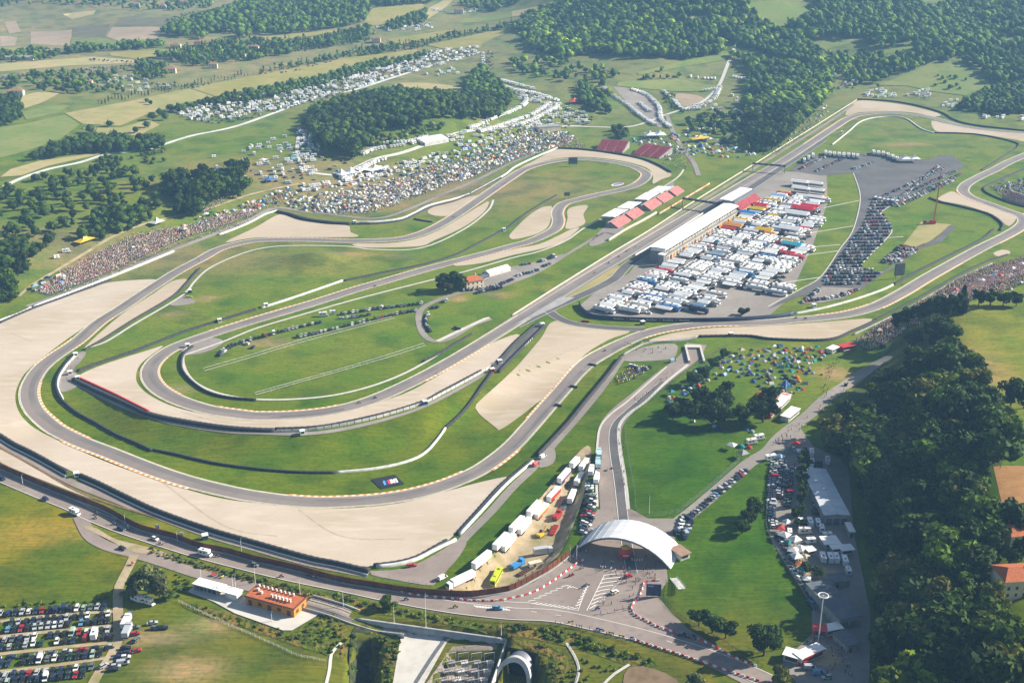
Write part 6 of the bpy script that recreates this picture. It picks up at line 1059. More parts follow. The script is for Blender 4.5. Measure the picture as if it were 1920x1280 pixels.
for x in (.2, W - .2):
    for y in (0.3, DEP - .3): MB().box(x - .7, x + .7, y - .5, y + .5, -.6, 1.6, 0, .2).build('footing', M_WWALL, arch)
for k in range(4): MB().box(6 + k * 9, 6.5 + k * 9, 5, 12, .12, .3).build('traffic_island', M_CONC, arch)
# red inflatable under the arch
b = at(1172, 1048); mb = MB(); rr = []
for k in range(9): a = math.pi * k / 8; rr.append(ring(0, 0, 3.6 - 3.3 * math.cos(a), max(.12, 2.9 * math.sin(a)), max(.12, 2.9 * math.sin(a)), 14))
loft(mb, rr[:7], 0); loft(mb, [[(p[0] * 1.01, p[1] * 1.01, p[2] + .01) for p in r] for r in rr[6:]], 1); loft(mb, [ring(0, 0, 0, 1.1, 1.1, 14), ring(0, 0, .5, .9, .9, 14)], 0); mb.box(-1.3, 1.3, -2.98, -2.72, 3.3, 3.9, 2)
tag(mb.build('inflatable_balloon', [M_REDP, M_YELP, M_WWALL], None, b), 'round red inflatable balloon with yellow top under the arch', 'balloon')
# kiosk, steps, screen beside the arch
o0, a, L = frame((1276, 1052), (1297, 1044)); k = empty('ticket_kiosk', o0, a); tag(k, 'small kiosk with flat brown roof at the right foot of the arch', 'kiosk')
MB().box(0, 5, 0, 7, 0, 2.5).build('wall', M_WWALL, k); MB().box(-.5, 5.5, -.6, 7.6, 2.5, 3.0).build('roof', mat('brown_roof', (.33, .21, .15), .85, noise=.5, col2=(.28, .175, .12)), k); MB().box(1, 4, -.06, 0, 1, 2.1).build('window', M_GLASS, k)
o0, a, L = frame((1256, 1085), (1272, 1115)); k = empty('steel_stair', o0, a); tag(k, 'white steel scaffold stair beside the right foot of the arch', 'stair')
for i in range(9): MB().box(i * L / 9, i * L / 9 + .9, 0, 3, .3 + .28 * i, .42 + .28 * i).build('step', M_WWALL, k)
for y in (0, 3):
    mb = MB()
    for i in range(6): mb.bar((i * L / 6, y, 0), (i * L / 6, y, 2 + .45 * i), .08); mb.bar((i * L / 6, y, 1 + .45 * i), ((i + 1) * L / 6, y, 1.4 + .45 * i), .06)
    mb.build('side_frame', M_WWALL, k)
o0, a, L = frame((1211, 1119), (1239, 1119)); k = empty('video_screen', o0, a); tag(k, 'dark blue upright screen board behind the plaza barriers', 'screen')
MB().box(0, L, 0, .5, .8, 6.2).build('screen_case', M_NAVY, k); MB().box(.2, L - .2, -.03, 0, 1.0, 6.0).build('screen_face', mat('screen_face', (.02, .035, .10), .4, noise=.4, col2=(.03, .06, .15)), k)
for x in (.6, L - .6): MB().bar((x, .4, 0), (x, .4, 1), .12).bar((x, 2.2, 0), (x, .5, 4.5), .09).build('support', M_STEEL, k)
for i, (x, w) in enumerate([(.6, .5), (1.3, .3), (1.8, .55), (2.6, .35)]): MB().box(x, x + w, -.06, -.031, 5.2, 5.7).build('screen_mark', M_WWALL, k)
# --- orange station building
o0, a, L = frame((462, 1133), (552, 1158)); o1, a2, D = frame((552, 1158), (576, 1141)); o0.z += .3; st = empty('station_building', o0, a); tag(st, 'low ochre station building with terracotta roof and white vents', 'building'); D = 9.0; HT = 3.6
MB().box(0, L, 0, D, 0, HT).build('wall', M_ORWALL, st); rf = MB().box(-.4, L + .4, -.4, D + .4, HT, HT + .4).build('roof', M_TERRA, st)
mb = MB(); [mb.box(*q, HT + .4, HT + .75) for q in ((-.4, L + .4, -.42, -.15), (-.4, L + .4, D + .15, D + .42), (-.42, -.15, -.15, D + .15), (L + .15, L + .42, -.15, D + .15))]; mb.build('parapet', M_BROWN, rf)
for i in range(6): MB().box(L * .44 + i * 1.75, L * .44 + i * 1.75 + .7, D * .35, D * .35 + .7, HT + .4, HT + 1.7).box(L * .44 + i * 1.75 - .12, L * .44 + i * 1.75 + .82, D * .35 - .12, D * .35 + .82, HT + 1.7, HT + 1.9).build('roof_vent', M_WWALL, rf)
for i in range(9): MB().box(.8 + i * 2.1, 1.5 + i * 2.1, D - 1.2, D - .5, HT + .4, HT + 1.4).build('roof_vent', M_WWALL, rf)
for (x, y) in ((4.5, D * .4), (2.0, D * .55)): MB().box(x, x + 1, y, y + 1, HT + .4, HT + 1.5).build('roof_vent', M_WWALL, rf)
for i in range(5): MB().box(1.2 + i * L / 5, 3.0 + i * L / 5, -.06, 0, .9 if i % 2 else 0, 2.6).build('window' if i % 2 else 'door', M_BROWN, st)
for i in range(2): MB().box(L, L + .06, 1.5 + i * 4, 3.3 + i * 4, .9, 2.5).build('window', M_BROWN, st)
patch('station_platform', [(352, 1110), (366, 1096), (450, 1118), (468, 1112), (610, 1145), (548, 1182), (530, 1182), (440, 1150), (400, 1128)], .32, M_CONC, 5, round_=False)
o0, a, L = frame((364, 1106), (446, 1128)); k = empty('station_pavilion', o0, a); tag(k, 'long white flat-roofed pavilion left of the ochre station', 'pavilion'); k.location.z += .3
MB().box(0, L * .55, 0, 4.2, 0, 2.9).build('wall', M_GREYW, k); MB().box(L * .72, L * .98, 0, 4, 0, 2.7).build('wall', M_WWALL, k); MB().box(-.3, L * .62, -.6, 4.6, 2.9, 3.3).build('roof', M_WROOF, k); MB().box(L * .62, L, -.3, 4.4, 2.7, 3.0).build('roof', M_WROOF, k)
for i in range(5): MB().box(1 + i * 2.1, 2.7 + i * 2.1, -.05, 0, .6, 2.4).build('window', M_BLUEG, k)
for i in range(3): MB().bar((2 + i * 5, -.4, 0), (2 + i * 5, -.4, 2.95), .1).build('post', M_WWALL, k)
# --- railway with bridge, slab, retaining wall, substation, tunnel mouth
RLp = smooth(pix([(575, 1130), (600, 1137), (650, 1152), (690, 1163), (740, 1175), (765, 1182)]), 2.0)
M_BALL = mat('ballast', (.30, .25, .21), .95, noise=1.5, col2=(.22, .18, .15)); tp_ = ((RLp - RWA) @ (RWB - RWA)) / np.sum((RWB - RWA) ** 2); g_ = H(-64.0, 400.0) - 4.2 * sst(-.15, .42, tp_) + .15; g_ = np.maximum(g_, np.where(np.abs(RLp[:, 0] + 57.5) < 9, -99, H(RLp[:, 0], RLp[:, 1]) + .25)); g_ = np.convolve(np.pad(g_, 2, 'edge'), np.ones(5) / 5, 'valid')
def deck(name, off, wd, z, m, parent, th=.5):
    Nn = normals(RLp); A = RLp + Nn * (off + wd / 2); Bq = RLp + Nn * (off - wd / 2); kk = len(RLp); V = np.concatenate([np.c_[A, g_ + z - th], np.c_[A, g_ + z], np.c_[Bq, g_ + z], np.c_[Bq, g_ + z - th]])
    F = [(r * kk + i, r * kk + i + 1, ((r + 1) % 4) * kk + i + 1, ((r + 1) % 4) * kk + i) for i in range(kk - 1) for r in range(4)]; return place(name, npmesh(name, V, F, m), parent)
rw = empty('railway', (0, 0, 0)); rw['kind'] = 'structure'
deck('bridge_deck', 0, 9.5, .1, M_GREYW, rw, 1.6); deck('ballast', 0, 8.4, .25, M_BALL, rw, .3)
for o_ in (-3.1, -1.6, 1.6, 3.1): deck('rail', o_, .22, .42, M_STEEL, rw, .18)
for o_ in (-4.6, 4.6): deck('bridge_parapet', o_, .35, 1.1, M_CONC, rw, 1.0)
patch('concrete_slab', [(752, 1190), (768, 1184), (848, 1196), (838, 1204), (790, 1290), (735, 1290)], .25, M_CONC, 4, round_=False)
def wallz(name, label, px, zt, zb, th, m, cat='wall', L=None):
    L = smooth(pix(px), 2.5) if L is None else L; Nn = normals(L); kk = len(L); A = L + Nn * th / 2; Bq = L - Nn * th / 2; t = np.linspace(0, 1, kk); top = zt[0] + (zt[1] - zt[0]) * t; bot = zb[0] + (zb[1] - zb[0]) * t
    V = np.concatenate([np.c_[A, bot], np.c_[A, top], np.c_[Bq, top], np.c_[Bq, bot]]); F = [(r * kk + i, r * kk + i + 1, (r + 1) * kk + i + 1, (r + 1) * kk + i) for i in range(kk - 1) for r in range(3)] + [(0, kk, 2 * kk, 3 * kk), (kk - 1, 4 * kk - 1, 3 * kk - 1, 2 * kk - 1)]
    return tag(place(name, npmesh(name, V, F, m)), label, cat)
zb_ = zat(-60, 400)
M_RETW = mat('retaining_concrete', (.40, .40, .39), .9, noise=.25, col2=(.33, .33, .33))
wallz('retaining_wall', 'long grey retaining wall behind the railway substation', None, (zb_ + .9, zb_ + .9), (zb_ - 4, zb_ - 10), .9, M_RETW, L=smooth([RWA, RWA * .5 + RWB * .5, RWB], 2.5))
wallz('retaining_wall', 'pale side wall of the substation pit by the tunnel', None, (zb_ + .9, zb_ + .5), (zb_ - 10, zb_ - 10), .7, M_CONC, L=smooth([RWB, RWB * .5 + RWE * .5, RWE], 2.5))
wallz('retaining_wall', 'pale dividing wall between the concrete slab and the substation', [(840, 1200), (818, 1230), (794, 1265), (773, 1300)], (zb_ - 3.8, zb_ - 3.8), (zb_ - 9, zb_ - 9), .8, M_CONC)
road('cable_trench', [(838, 1192), (812, 1230), (780, 1280)], 1.5, mat('trench_grating', (.09, .10, .11), .7, noise=2.0, col2=(.16, .17, .18)), .45)
zf = float(np.max([zat(-20 + a, 362 + b) for a in (-6, 0, 8) for b in (-12, 0, 12)])) + .15
patch('substation_floor', [(848, 1212), (935, 1206), (905, 1300), (785, 1300)], .16, M_BALL, 3, round_=False)
sub = 0
for r in range(7):
    for c in range(5):
        x, y = -30 + c * 5.0 + r * 1.1, 345 + r * 5.2
        if not (cvx(np.array(x), np.array(y), PIT) > 1.2): continue
        o = empty('transformer_bay', (x, y, zf), .25); sub += 1; tag(o, 'grey switchgear bay, %s row from the camera, %s from the dividing wall' % (ORD[r], ORD[c]), 'switchgear', 'switchgear of the railway substation')
        MB().box(-1.2, 1.2, -.9, .9, 0, 1.7).box(-1.4, 1.4, -1.1, 1.1, 1.7, 1.85).build('housing', [M_GREYW, M_WWALL][sub % 2], o)
        for s in (-1, 0, 1): MB().cyl((s * .8, 0, 1.85), .14, 1.2, 6, r2=.10).build('insulator', mat('insulator', (.32, .12, .08), .4), o)
        mb = MB(); [mb.bar((s * 2.0, 1.5, 0), (s * 2.0, 1.5, 4.8), .12) for s in (-1, 1)]; mb.bar((-2.0, 1.5, 4.8), (2.0, 1.5, 4.8), .12); mb.bar((-2, 1.5, 3.2), (2, 1.5, 4.8), .07); mb.build('portal_frame', M_WWALL, o)
tag(MB().box(-19, -13, 342, 347, zf, zf + 3.2).build('relay_hut', [M_ORWALL], None), 'small orange-roofed relay hut at the frame bottom in the substation', 'hut')
ch = MB().box(-19.4, -12.6, 341.6, 347.4, zf + 3.2, zf + 3.5).build('roof', M_TERRA, bpy.data.objects['relay_hut'])
# tunnel mouth: a slanting oval ring set into the bank
tb_ = np.array(flat([(968, 1276)], zat(*np.mean(np.array(CUT), 0)))[0]); tn = empty('tunnel_portal', (tb_[0], tb_[1] + 3.0, zat(*np.mean(np.array(CUT), 0)) + .1), R(-20)); tag(tn, 'slanted oval concrete tunnel mouth beside the substation', 'tunnel'); mb = MB(); mi_ = MB()
def tp(t, r, y): return (r * math.cos(t), y + r * math.sin(t) * .9, r * 1.08 * math.sin(t))
for i in range(24):
    t0, t1 = math.pi * i / 24, math.pi * (i + 1) / 24
    mb.hull([tp(t0, 6.0, -6), tp(t1, 6.0, -6), tp(t1, 7.4, -6), tp(t0, 7.4, -6)], [tp(t0, 6.0, -4.6), tp(t1, 6.0, -4.6), tp(t1, 7.4, -4.6), tp(t0, 7.4, -4.6)]); mi_.hull([tp(t0, 5.95, -4.6), tp(t1, 5.95, -4.6), tp(t1, 6.3, -4.6), tp(t0, 6.3, -4.6)], [tp(t0, 5.95, 1), tp(t1, 5.95, 1), tp(t1, 6.3, 1), tp(t0, 6.3, 1)])
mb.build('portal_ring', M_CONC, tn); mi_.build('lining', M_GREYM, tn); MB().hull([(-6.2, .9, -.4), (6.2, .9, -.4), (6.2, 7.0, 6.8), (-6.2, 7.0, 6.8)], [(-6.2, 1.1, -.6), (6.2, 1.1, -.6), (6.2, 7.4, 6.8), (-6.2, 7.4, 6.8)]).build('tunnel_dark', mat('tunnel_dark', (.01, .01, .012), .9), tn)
for x in (-3, -1.5, 1.5, 3): MB().box(x - .09, x + .09, -14, 0, .1, .3).build('rail', M_STEEL, tn)
rail_fence('wire_fence', 'grey wire fence over the bank above the tunnel mouth', [(1066, 1215), (1078, 1235), (1085, 1258), (1078, 1285)], 1.4, 3, 3, .05); road('bank_path', [(1062, 1205), (1080, 1235), (1085, 1260), (1076, 1290)], 1.1, M_CONC, .25); road('bank_path', [(1180, 1246), (1150, 1265), (1130, 1285)], 1.2, M_CONC, .3); patch('bare_patch', [(1180, 1250), (1230, 1255), (1270, 1275), (1270, 1290), (1175, 1290)], .2, mat('bare_soil', (.21, .145, .085), .97, noise=.25, col2=(.16, .11, .06)), 5); road('stream_path', [(640, 1205), (622, 1225), (618, 1255), (610, 1290)], 1.2, M_CONC, .25)
# --- lamp posts
def lamp(px, py, h, label, double=False):
    p = at(px, py); o = empty('lamp_post', p); tag(o, label, 'lamp post', 'lamp posts'); MB().bar((0, 0, -.3), (0, 0, h), .13, 6, r2=.07).build('pole', M_WROOF, o)
    for s in ((-1, 1) if double else (1,)): MB().bar((0, 0, h), (0, s * 1.1, h + .15), .05).box(-.16, .16, s * 1.1 - .4, s * 1.1 + .4, h + .08, h + .22).build('lamp_head', M_GREYM, o)
for x, y, h, l in [(799, 1180, 16, 'tallest lamp post standing before the retaining wall'), (739, 1165, 7, 'lamp post left of the tallest one by the retaining wall'), (644, 1138, 8, 'lamp post on the railway bank above the bridge'), (563, 1116, 8, 'lamp post behind the ochre station'), (479, 1094, 8, 'lamp post beside the public road above the station'), (378, 1093, 7, 'lamp post left of the white pavilion'), (438, 1112, 8, 'lamp post at the right end of the white pavilion'), (443, 1112, 8, 'second lamp post at the right end of the white pavilion'), (940, 1190, 5, 'short lamp post at the corner of the retaining wall'), (898, 1290, 9, 'lamp post inside the substation pit'), (453, 1034, 6, 'lamp post in front of the brown fence'), (333, 1015, 5, 'lamp post by the white banner on the fence'), (235, 982, 5, 'lamp post near the dirt triangle'), (43, 908, 5, 'lamp post near the frame edge'), (1217, 962, 9, 'lamp post at the lower tip of the big lawn'), (510, 1165, 4, 'short lamp on the station platform'), (1081, 1050, 7, 'white post left of the arch'), (1069, 1052, 7, 'white post by the end of the brown fence')]: lamp(x, y, h, l)
hm = empty('high_mast', at(1534, 1203)); tag(hm, 'tall floodlight mast with a white ring head in the yard', 'light mast'); MB().bar((0, 0, 0), (0, 0, 21), .26, 8, r2=.14).build('mast', M_WROOF, hm)
mb = MB(); [mb.bar((1.9 * math.cos(a * .524), 1.9 * math.sin(a * .524), 21), (1.9 * math.cos((a + 1) * .524), 1.9 * math.sin((a + 1) * .524), 21), .22, 5) for a in range(12)]; mb.build('ring_head', M_WROOF, hm)
for a in range(6): MB().box(-.3, .3, -.3, .3, -.25, .15).move(Matrix.Translation((1.9 * math.cos(a * 1.047), 1.9 * math.sin(a * 1.047), 20.8))).build('floodlight', M_GREYM, hm)
for x, y, l in [(297, 995, 'left'), (342, 1010, 'right')]:
    k = empty('fence_banner', at(x, y + 4)); tag(k, '%s white upright banner on the brown fence' % l, 'banner', None); MB().box(-.9, .9, -.1, .1, .4, 4.6).build('banner_cloth', M_WWALL, k); MB().bar((-1, 0, 0), (-1, 0, 4.8), .07).bar((1, 0, 0), (1, 0, 4.8), .07).build('banner_poles', M_STEEL, k); MB().box(-.5, .5, -.14, -.11, 1.2, 3.6).build('banner_print', M_GREYW, k)
# --- halls and kiosks of the yard
def hall(name, label, p, q, dep, h, roofm, wallm, panels, ridge=0.0, cat='hall'):
    o0, a, L = frame(p, q); o = empty(name, o0, a); tag(o, label, cat); MB().box(0, L, 0, dep, -.5, h).build('wall', wallm, o); nx_, ny_ = panels
    for i in range(nx_):
        for j in range(ny_):
            x0, x1 = -.3 + (L + .6) * i / nx_ + .05, -.3 + (L + .6) * (i + 1) / nx_ - .05; y0, y1 = -.3 + (dep + .6) * j / ny_ + .05, -.3 + (dep + .6) * (j + 1) / ny_ - .05
            zz = lambda x: h + .02 + ridge * (1 - abs(2 * (x + .3) / (L + .6) - 1))
            MB().hull([(x0, y0, zz(x0)), (x1, y0, zz(x1)), (x1, y1, zz(x1)), (x0, y1, zz(x0))], [(x0, y0, zz(x0) + .3), (x1, y0, zz(x1) + .3), (x1, y1, zz(x1) + .3), (x0, y1, zz(x0) + .3)]).build('roof_panel', roofm, o)
    return o, L
h1, Lh = hall('white_hall', 'long hall with pale panelled roof beside the wood', (1544, 984), (1591, 984), 44, 5.0, mat('pale_blue_grey_roof', (.58, .60, .63), .6, noise=.2, col2=(.50, .52, .55)), M_GREYW, (2, 6), .5)
for i in range(3): MB().box(1 + i * 3.4, 3.6 + i * 3.4, -.06, 0, 0, 3.4).build('roller_door', M_SLATE, h1)
h2, Lh = hall('dark_hall', 'dark slate roofed hall in the shade of the wood', (1572, 1180), (1614, 1172), 26, 4.5, M_SLATE, M_GREYW, (1, 5), .6)
for i in range(2): MB().box(1.5 + i * 3.6, 4 + i * 3.6, -.06, 0, .2, 3.2).build('roller_door', M_GREYM, h2)
h3, Lh = hall('service_shed', 'pale blue shed at the lower end of the dark hall', (1588, 1225), (1612, 1218), 9, 3.2, M_SLATE, M_GREYW, (1, 2)); MB().box(.8, 2.2, -.05, 0, 0, 2.2).build('door', M_BROWN, h3)
h4, Lh = hall('low_shed', 'low grey shed in the shade above the dark hall', (1562, 1104), (1592, 1100), 6, 3.0, M_SLATE, M_GREYW, (2, 1)); MB().box(1, 2.4, -.05, 0, 0, 2.2).build('door', M_BROWN, h4)
h5, Lh = hall('small_shed', 'small shed beside the shaded lane of the yard', (1592, 1008), (1602, 1008), 8, 3.0, M_WROOF, M_GREYW, (1, 2)); MB().box(.5, 1.5, -.05, 0, 0, 2.2).build('door', M_BROWN, h5)
def kiosk(p, q, dep, h, wallm, roofm, label, name='market_kiosk', sign=None):
    o0, a, L = frame(p, q); o = empty(name, o0, a); tag(o, label, 'kiosk'); MB().box(0, L, 0, dep, -.3, h).build('wall', wallm, o); MB().box(-.4, L + .4, -.7, dep + .4, h, h + .25).build('roof', roofm, o); MB().box(.6, L - .6, -.05, 0, 1.0, h - .4).build('serving_hatch', M_TRIM, o); MB().box(.4, L - .4, -.5, -.05, .85, 1.0).build('counter', M_WWALL, o)
    if sign: MB().box(.5, L - .5, -.8, -.72, h - .1, h + .6).build('sign', sign, o)
    return o
for a_ in [((1468, 1238), (1497, 1246), 4.5, 3.0, M_CREAMP, M_WROOF, 'cream kiosk with pale roof beside the olive tree'), ((1502, 1248), (1545, 1228), 4, 3.2, M_VWHITE, M_WROOF, 'long white kiosk with red trim in the forecourt', 'market_kiosk', M_REDP), ((1525, 1194), (1548, 1196), 4, 3.4, M_REDP, M_REDP, 'red kiosk at the foot of the floodlight mast'), ((1549, 1194), (1578, 1188), 3.5, 3.0, M_VWHITE, M_WROOF, 'white awning stall right of the red kiosk'), ((1515, 1043), (1528, 1040), 3, 2.6, M_GREYW, M_WROOF, 'grey cabin among the shaded caravans'), ((1578, 1042), (1600, 1040), 4, 2.8, M_WWALL, M_WROOF, 'white awning beside the shaded motorhomes'), ((1546, 1030), (1574, 1028), 6, 2.8, M_GREYW, M_WROOF, 'pale roofed marquee in the shaded yard'), ((1560, 1038), (1582, 1036), 2.5, 2.6, M_GREYW, M_WROOF, 'narrow pale roof below the shaded marquee')]: kiosk(*a_)
for a_ in [((1445, 785), (1482, 748), 4.5, 2.8, M_REDP, mat('red_white_canopy', (.55, .1, .1), .8, noise=.5, col2=(.7, .66, .62)), 'long red and white market stall on the lawn camp'), ((1462, 770), (1480, 752), 4, 2.8, M_WWALL, M_WROOF, 'white stall in the middle of the lawn market'), ((1478, 792), (1498, 775), 4.5, 2.9, M_WWALL, M_WROOF, 'white roofed stall at the lower end of the lawn market'), ((1432, 752), (1448, 738), 4, 2.8, M_REDP, M_REDP, 'red roofed stall at the upper end of the lawn market'), ((1580, 660), (1605, 655), 5, 3.0, M_REDP, M_REDP, 'big red canopy stall below the spectator bank'), ((1560, 664), (1572, 658), 4, 2.8, M_WWALL, M_WROOF, 'white stall left of the red canopy below the bank')]: kiosk(*a_)
p = at(1472, 727); k = empty('star_tent', p, .4); tag(k, 'tall blue star-shaped tent on the lawn camp', 'tent'); mb = MB(); 
for i in range(6): a0 = i * 1.047; mb.add([(0, 0, 5.2), (4.2 * math.cos(a0), 4.2 * math.sin(a0), .1), (2.1 * math.cos(a0 + .52), 2.1 * math.sin(a0 + .52), 2.0)], [(0, 1, 2)]); mb.add([(0, 0, 5.2), (2.1 * math.cos(a0 + .52), 2.1 * math.sin(a0 + .52), 2.0), (4.2 * math.cos(a0 + 1.047), 4.2 * math.sin(a0 + 1.047), .1)], [(0, 1, 2)])
mb.build('canopy', M_BLUEP, k); MB().bar((0, 0, 0), (0, 0, 5.3), .07).build('mast', M_STEEL, k)
# --- pit building
E0 = pix([(1222, 486), (1362, 401)]); d_ = E0[1, :2] - E0[0, :2]; PA = math.atan2(d_[1], d_[0]); PL = float(np.hypot(*d_)); pit = empty('pit_building', Vector(E0[0]), PA); tag(pit, 'long white-roofed pit building beside the start straight', 'building')
# local: x along the straight, y negative = away from the track (towards the paddock)
MB().box(0, PL, -12, 0, 0, 4.4).build('ground_floor', M_CREAMP, pit); MB().box(0, PL, -8.6, -1.0, 4.4, 8.2).build('upper_floor', M_CREAMP, pit); MB().box(-.2, PL + .2, -12.3, 1.2, 4.2, 4.5).build('terrace', M_GREYW, pit)
rf = None
nb = 26
for i in range(nb):
    mb = MB(); prof = [(-10.8, 8.3), (-10.8, 8.6), (-7, 9.5), (-2.5, 9.9), (3.2, 9.3), (3.2, 9.0), (-2.5, 9.5), (-7, 9.1)]; x0, x1 = PL * i / nb + .06, PL * (i + 1) / nb - .06
    mb.hull([(x0, y, z) for y, z in prof], [(x1, y, z) for y, z in prof]); mb.build('roof_panel', M_WROOF, pit)
for i in range(nb):
    x0 = PL * i / nb; MB().box(x0 + .7, x0 + PL / nb - .7, -12.08, -12.0, 0, 3.4).build('garage_door', [M_GREYM, M_BROWN, M_ORP, M_GREYM][i % 4], pit); MB().box(x0 + .5, x0 + PL / nb - .5, -8.68, -8.6, 5.2, 7.4).build('window', M_BLUEG, pit); MB().box(x0 + .7, x0 + PL / nb - .7, 0, .08, 0, 3.4).build('pit_door', M_GREYM, pit)
MB().box(-8, 0, -11, -2, 0, 9.6).build('end_block', M_GREYM, pit); MB().box(-8.3, .3, -11.3, -1.7, 9.6, 10.0).build('end_roof', M_SLATE, pit); tw_ = MB().box(-13, -9, -15.5, -11, 0, 9.0).box(-13.3, -8.7, -15.8, -10.7, 9.0, 9.4, 1).build('stair_tower', [M_GREYM, M_WROOF], pit)
for i in range(6): MB().cyl((8 + i * PL / 6, -10.5, 4.5), .25, 2.2, 6).build('terrace_post', M_STEEL, pit)
MB().box(1, PL - 1, -12.2, -12.1, 4.5, 5.5).build('balustrade', M_STEEL, pit)
c0 = pix([(1358, 398), (1396, 376)]); d_ = c0[1, :2] - c0[0, :2]; rc = empty('race_control', Vector(c0[0]), math.atan2(d_[1], d_[0])); RL_ = float(np.hypot(*d_)); tag(rc, 'taller race control block with white roof and red seats behind the pit building', 'building')
MB().box(0, RL_, -9, 3, 0, 11).build('wall', M_GREYM, rc); MB().box(-1, RL_ + 1, -6, 5, 11, 11.6).build('roof', M_WROOF, rc)
for i in range(7): MB().box(0, RL_, -9 - i * .9 - .9, -9 - i * .9, 7.5 - i * .7, 8.2 - i * .7).build('seat_row', M_REDSEAT, rc)
MB().box(0, RL_, -15.4, -9, 0, 3.2).build('base', M_CREAMP, rc)
for i in range(8): MB().box(1 + i * RL_ / 8, RL_ / 8 + i * RL_ / 8 - .5, -15.48, -15.4, .4, 2.8).build('window', M_BLUEG, rc); MB().box(1 + i * RL_ / 8, RL_ / 8 + i * RL_ / 8 - .5, 3, 3.08, 5, 10).build('window', M_BLUEG, rc)
# --- covered grandstands by the straight
for i, (p, q, cov) in enumerate([((1152, 428), (1178, 413), 1), ((1181, 412), (1203, 399), 1), ((1214, 395), (1236, 381), 1), ((1238, 381), (1258, 369), 1), ((1262, 368), (1278, 358), 0)]):
    o0, a, L = frame(p, q); g = empty('grandstand', o0, a); tag(g, '%s grandstand block of faded red seats from the lower end%s' % (ORD[i], ' under a white canopy' if cov else ', without canopy'), 'grandstand', 'grandstand blocks beside the start straight')
    for r in range(7): MB().box(.2, L - .9, -3.2 + r * 1.1, -2.15 + r * 1.1, .5 + r * .62, 1.2 + r * .62).build('seat_row', M_PINKSEAT, g)
    mb = MB(); mb.hull([(.3, -3.0, 0), (L - 1.0, -3.0, 0), (L - 1.0, 8.2, 0), (.3, 8.2, 0)], [(.3, -3.0, .2), (L - 1.0, -3.0, .2), (L - 1.0, 8.2, 4.6), (.3, 8.2, 4.6)]); mb.build('base', M_GREYW, g); MB().box(.1, L - .3, 8.2, 8.5, 0, 8.5).build('back_wall', M_GREYM, g)
    if cov:
        MB().hull([(-.3, 0, 9.4), (L - .9, 0, 9.4), (L - .9, 12.5, 8.6), (-.3, 12.5, 8.6)], [(-.3, 0, 9.8), (L - .9, 0, 9.8), (L - .9, 12.5, 9.0), (-.3, 12.5, 9.0)]).build('canopy', M_WROOF, g)
        for k in range(4): MB().bar((.5 + k * (L - 1) / 3, 8.3, 0), (.5 + k * (L - 1) / 3, 8.3, 9.5), .16).bar((.5 + k * (L - 1) / 3, 8.3, 7), (.5 + k * (L - 1) / 3, 1, 10.6), .12).build('post', M_STEEL, g)
barrier('stand_wall', 'cream wall in front of the covered grandstands', [(1140, 452), (1175, 430), (1200, 417), (1230, 400)], 1.6, 1.6, M_CREAMW, 'wall'); barrier('stand_wall', 'orange and cream kerb wall of the straight opposite the pits', [(1235, 402), (1265, 384), (1300, 363), (1330, 345)], 1.2, 1.0, mat('orange_cream_wall', (.62, .42, .30), .8, noise=.25, col2=(.55, .18, .10)), 'wall')
# --- red open grandstands above the hairpin
for i, (p, q, dep) in enumerate([((1116, 283), (1168, 287), 30), ((1184, 290), (1236, 298), 30)]):
    o0, a, L = frame(p, q); g = empty('open_grandstand', o0, a); tag(g, '%s open grandstand of deep red seats above the hairpin' % ['left', 'right'][i], 'grandstand')
    for r in range(14):
        for c in range(3): MB().box(.3 + c * L / 3, L / 3 - .9 + c * L / 3, r * 1.9, r * 1.9 + 1.8, .4 + r * .5, 1.0 + r * .5).build('seat_row', M_REDSEAT, g)
    MB().hull([(0, 0, 0), (L, 0, 0), (L, 27, 0), (0, 27, 0)], [(0, 0, .4), (L, 0, .4), (L, 27, 6.9), (0, 27, 6.9)]).build('frame', M_GREYW, g); MB().box(0, L, 27, 27.5, 0, 7.6).build('back_wall', M_GREYM, g)
# small grandstand at the frame edge
o0, a, L = frame((1878, 372), (1935, 390)); g = empty('open_grandstand', o0, a); tag(g, 'spectator stand cut by the frame edge outside the chicane', 'grandstand')
for r in range(7): MB().box(0, L, r * 1.6, r * 1.6 + 1.5, .4 + r * .8, 1.2 + r * .8).build('seat_row', mat('brown_seats', (.30, .12, .08), .8, noise=.8, col2=(.5, .4, .35)), g)
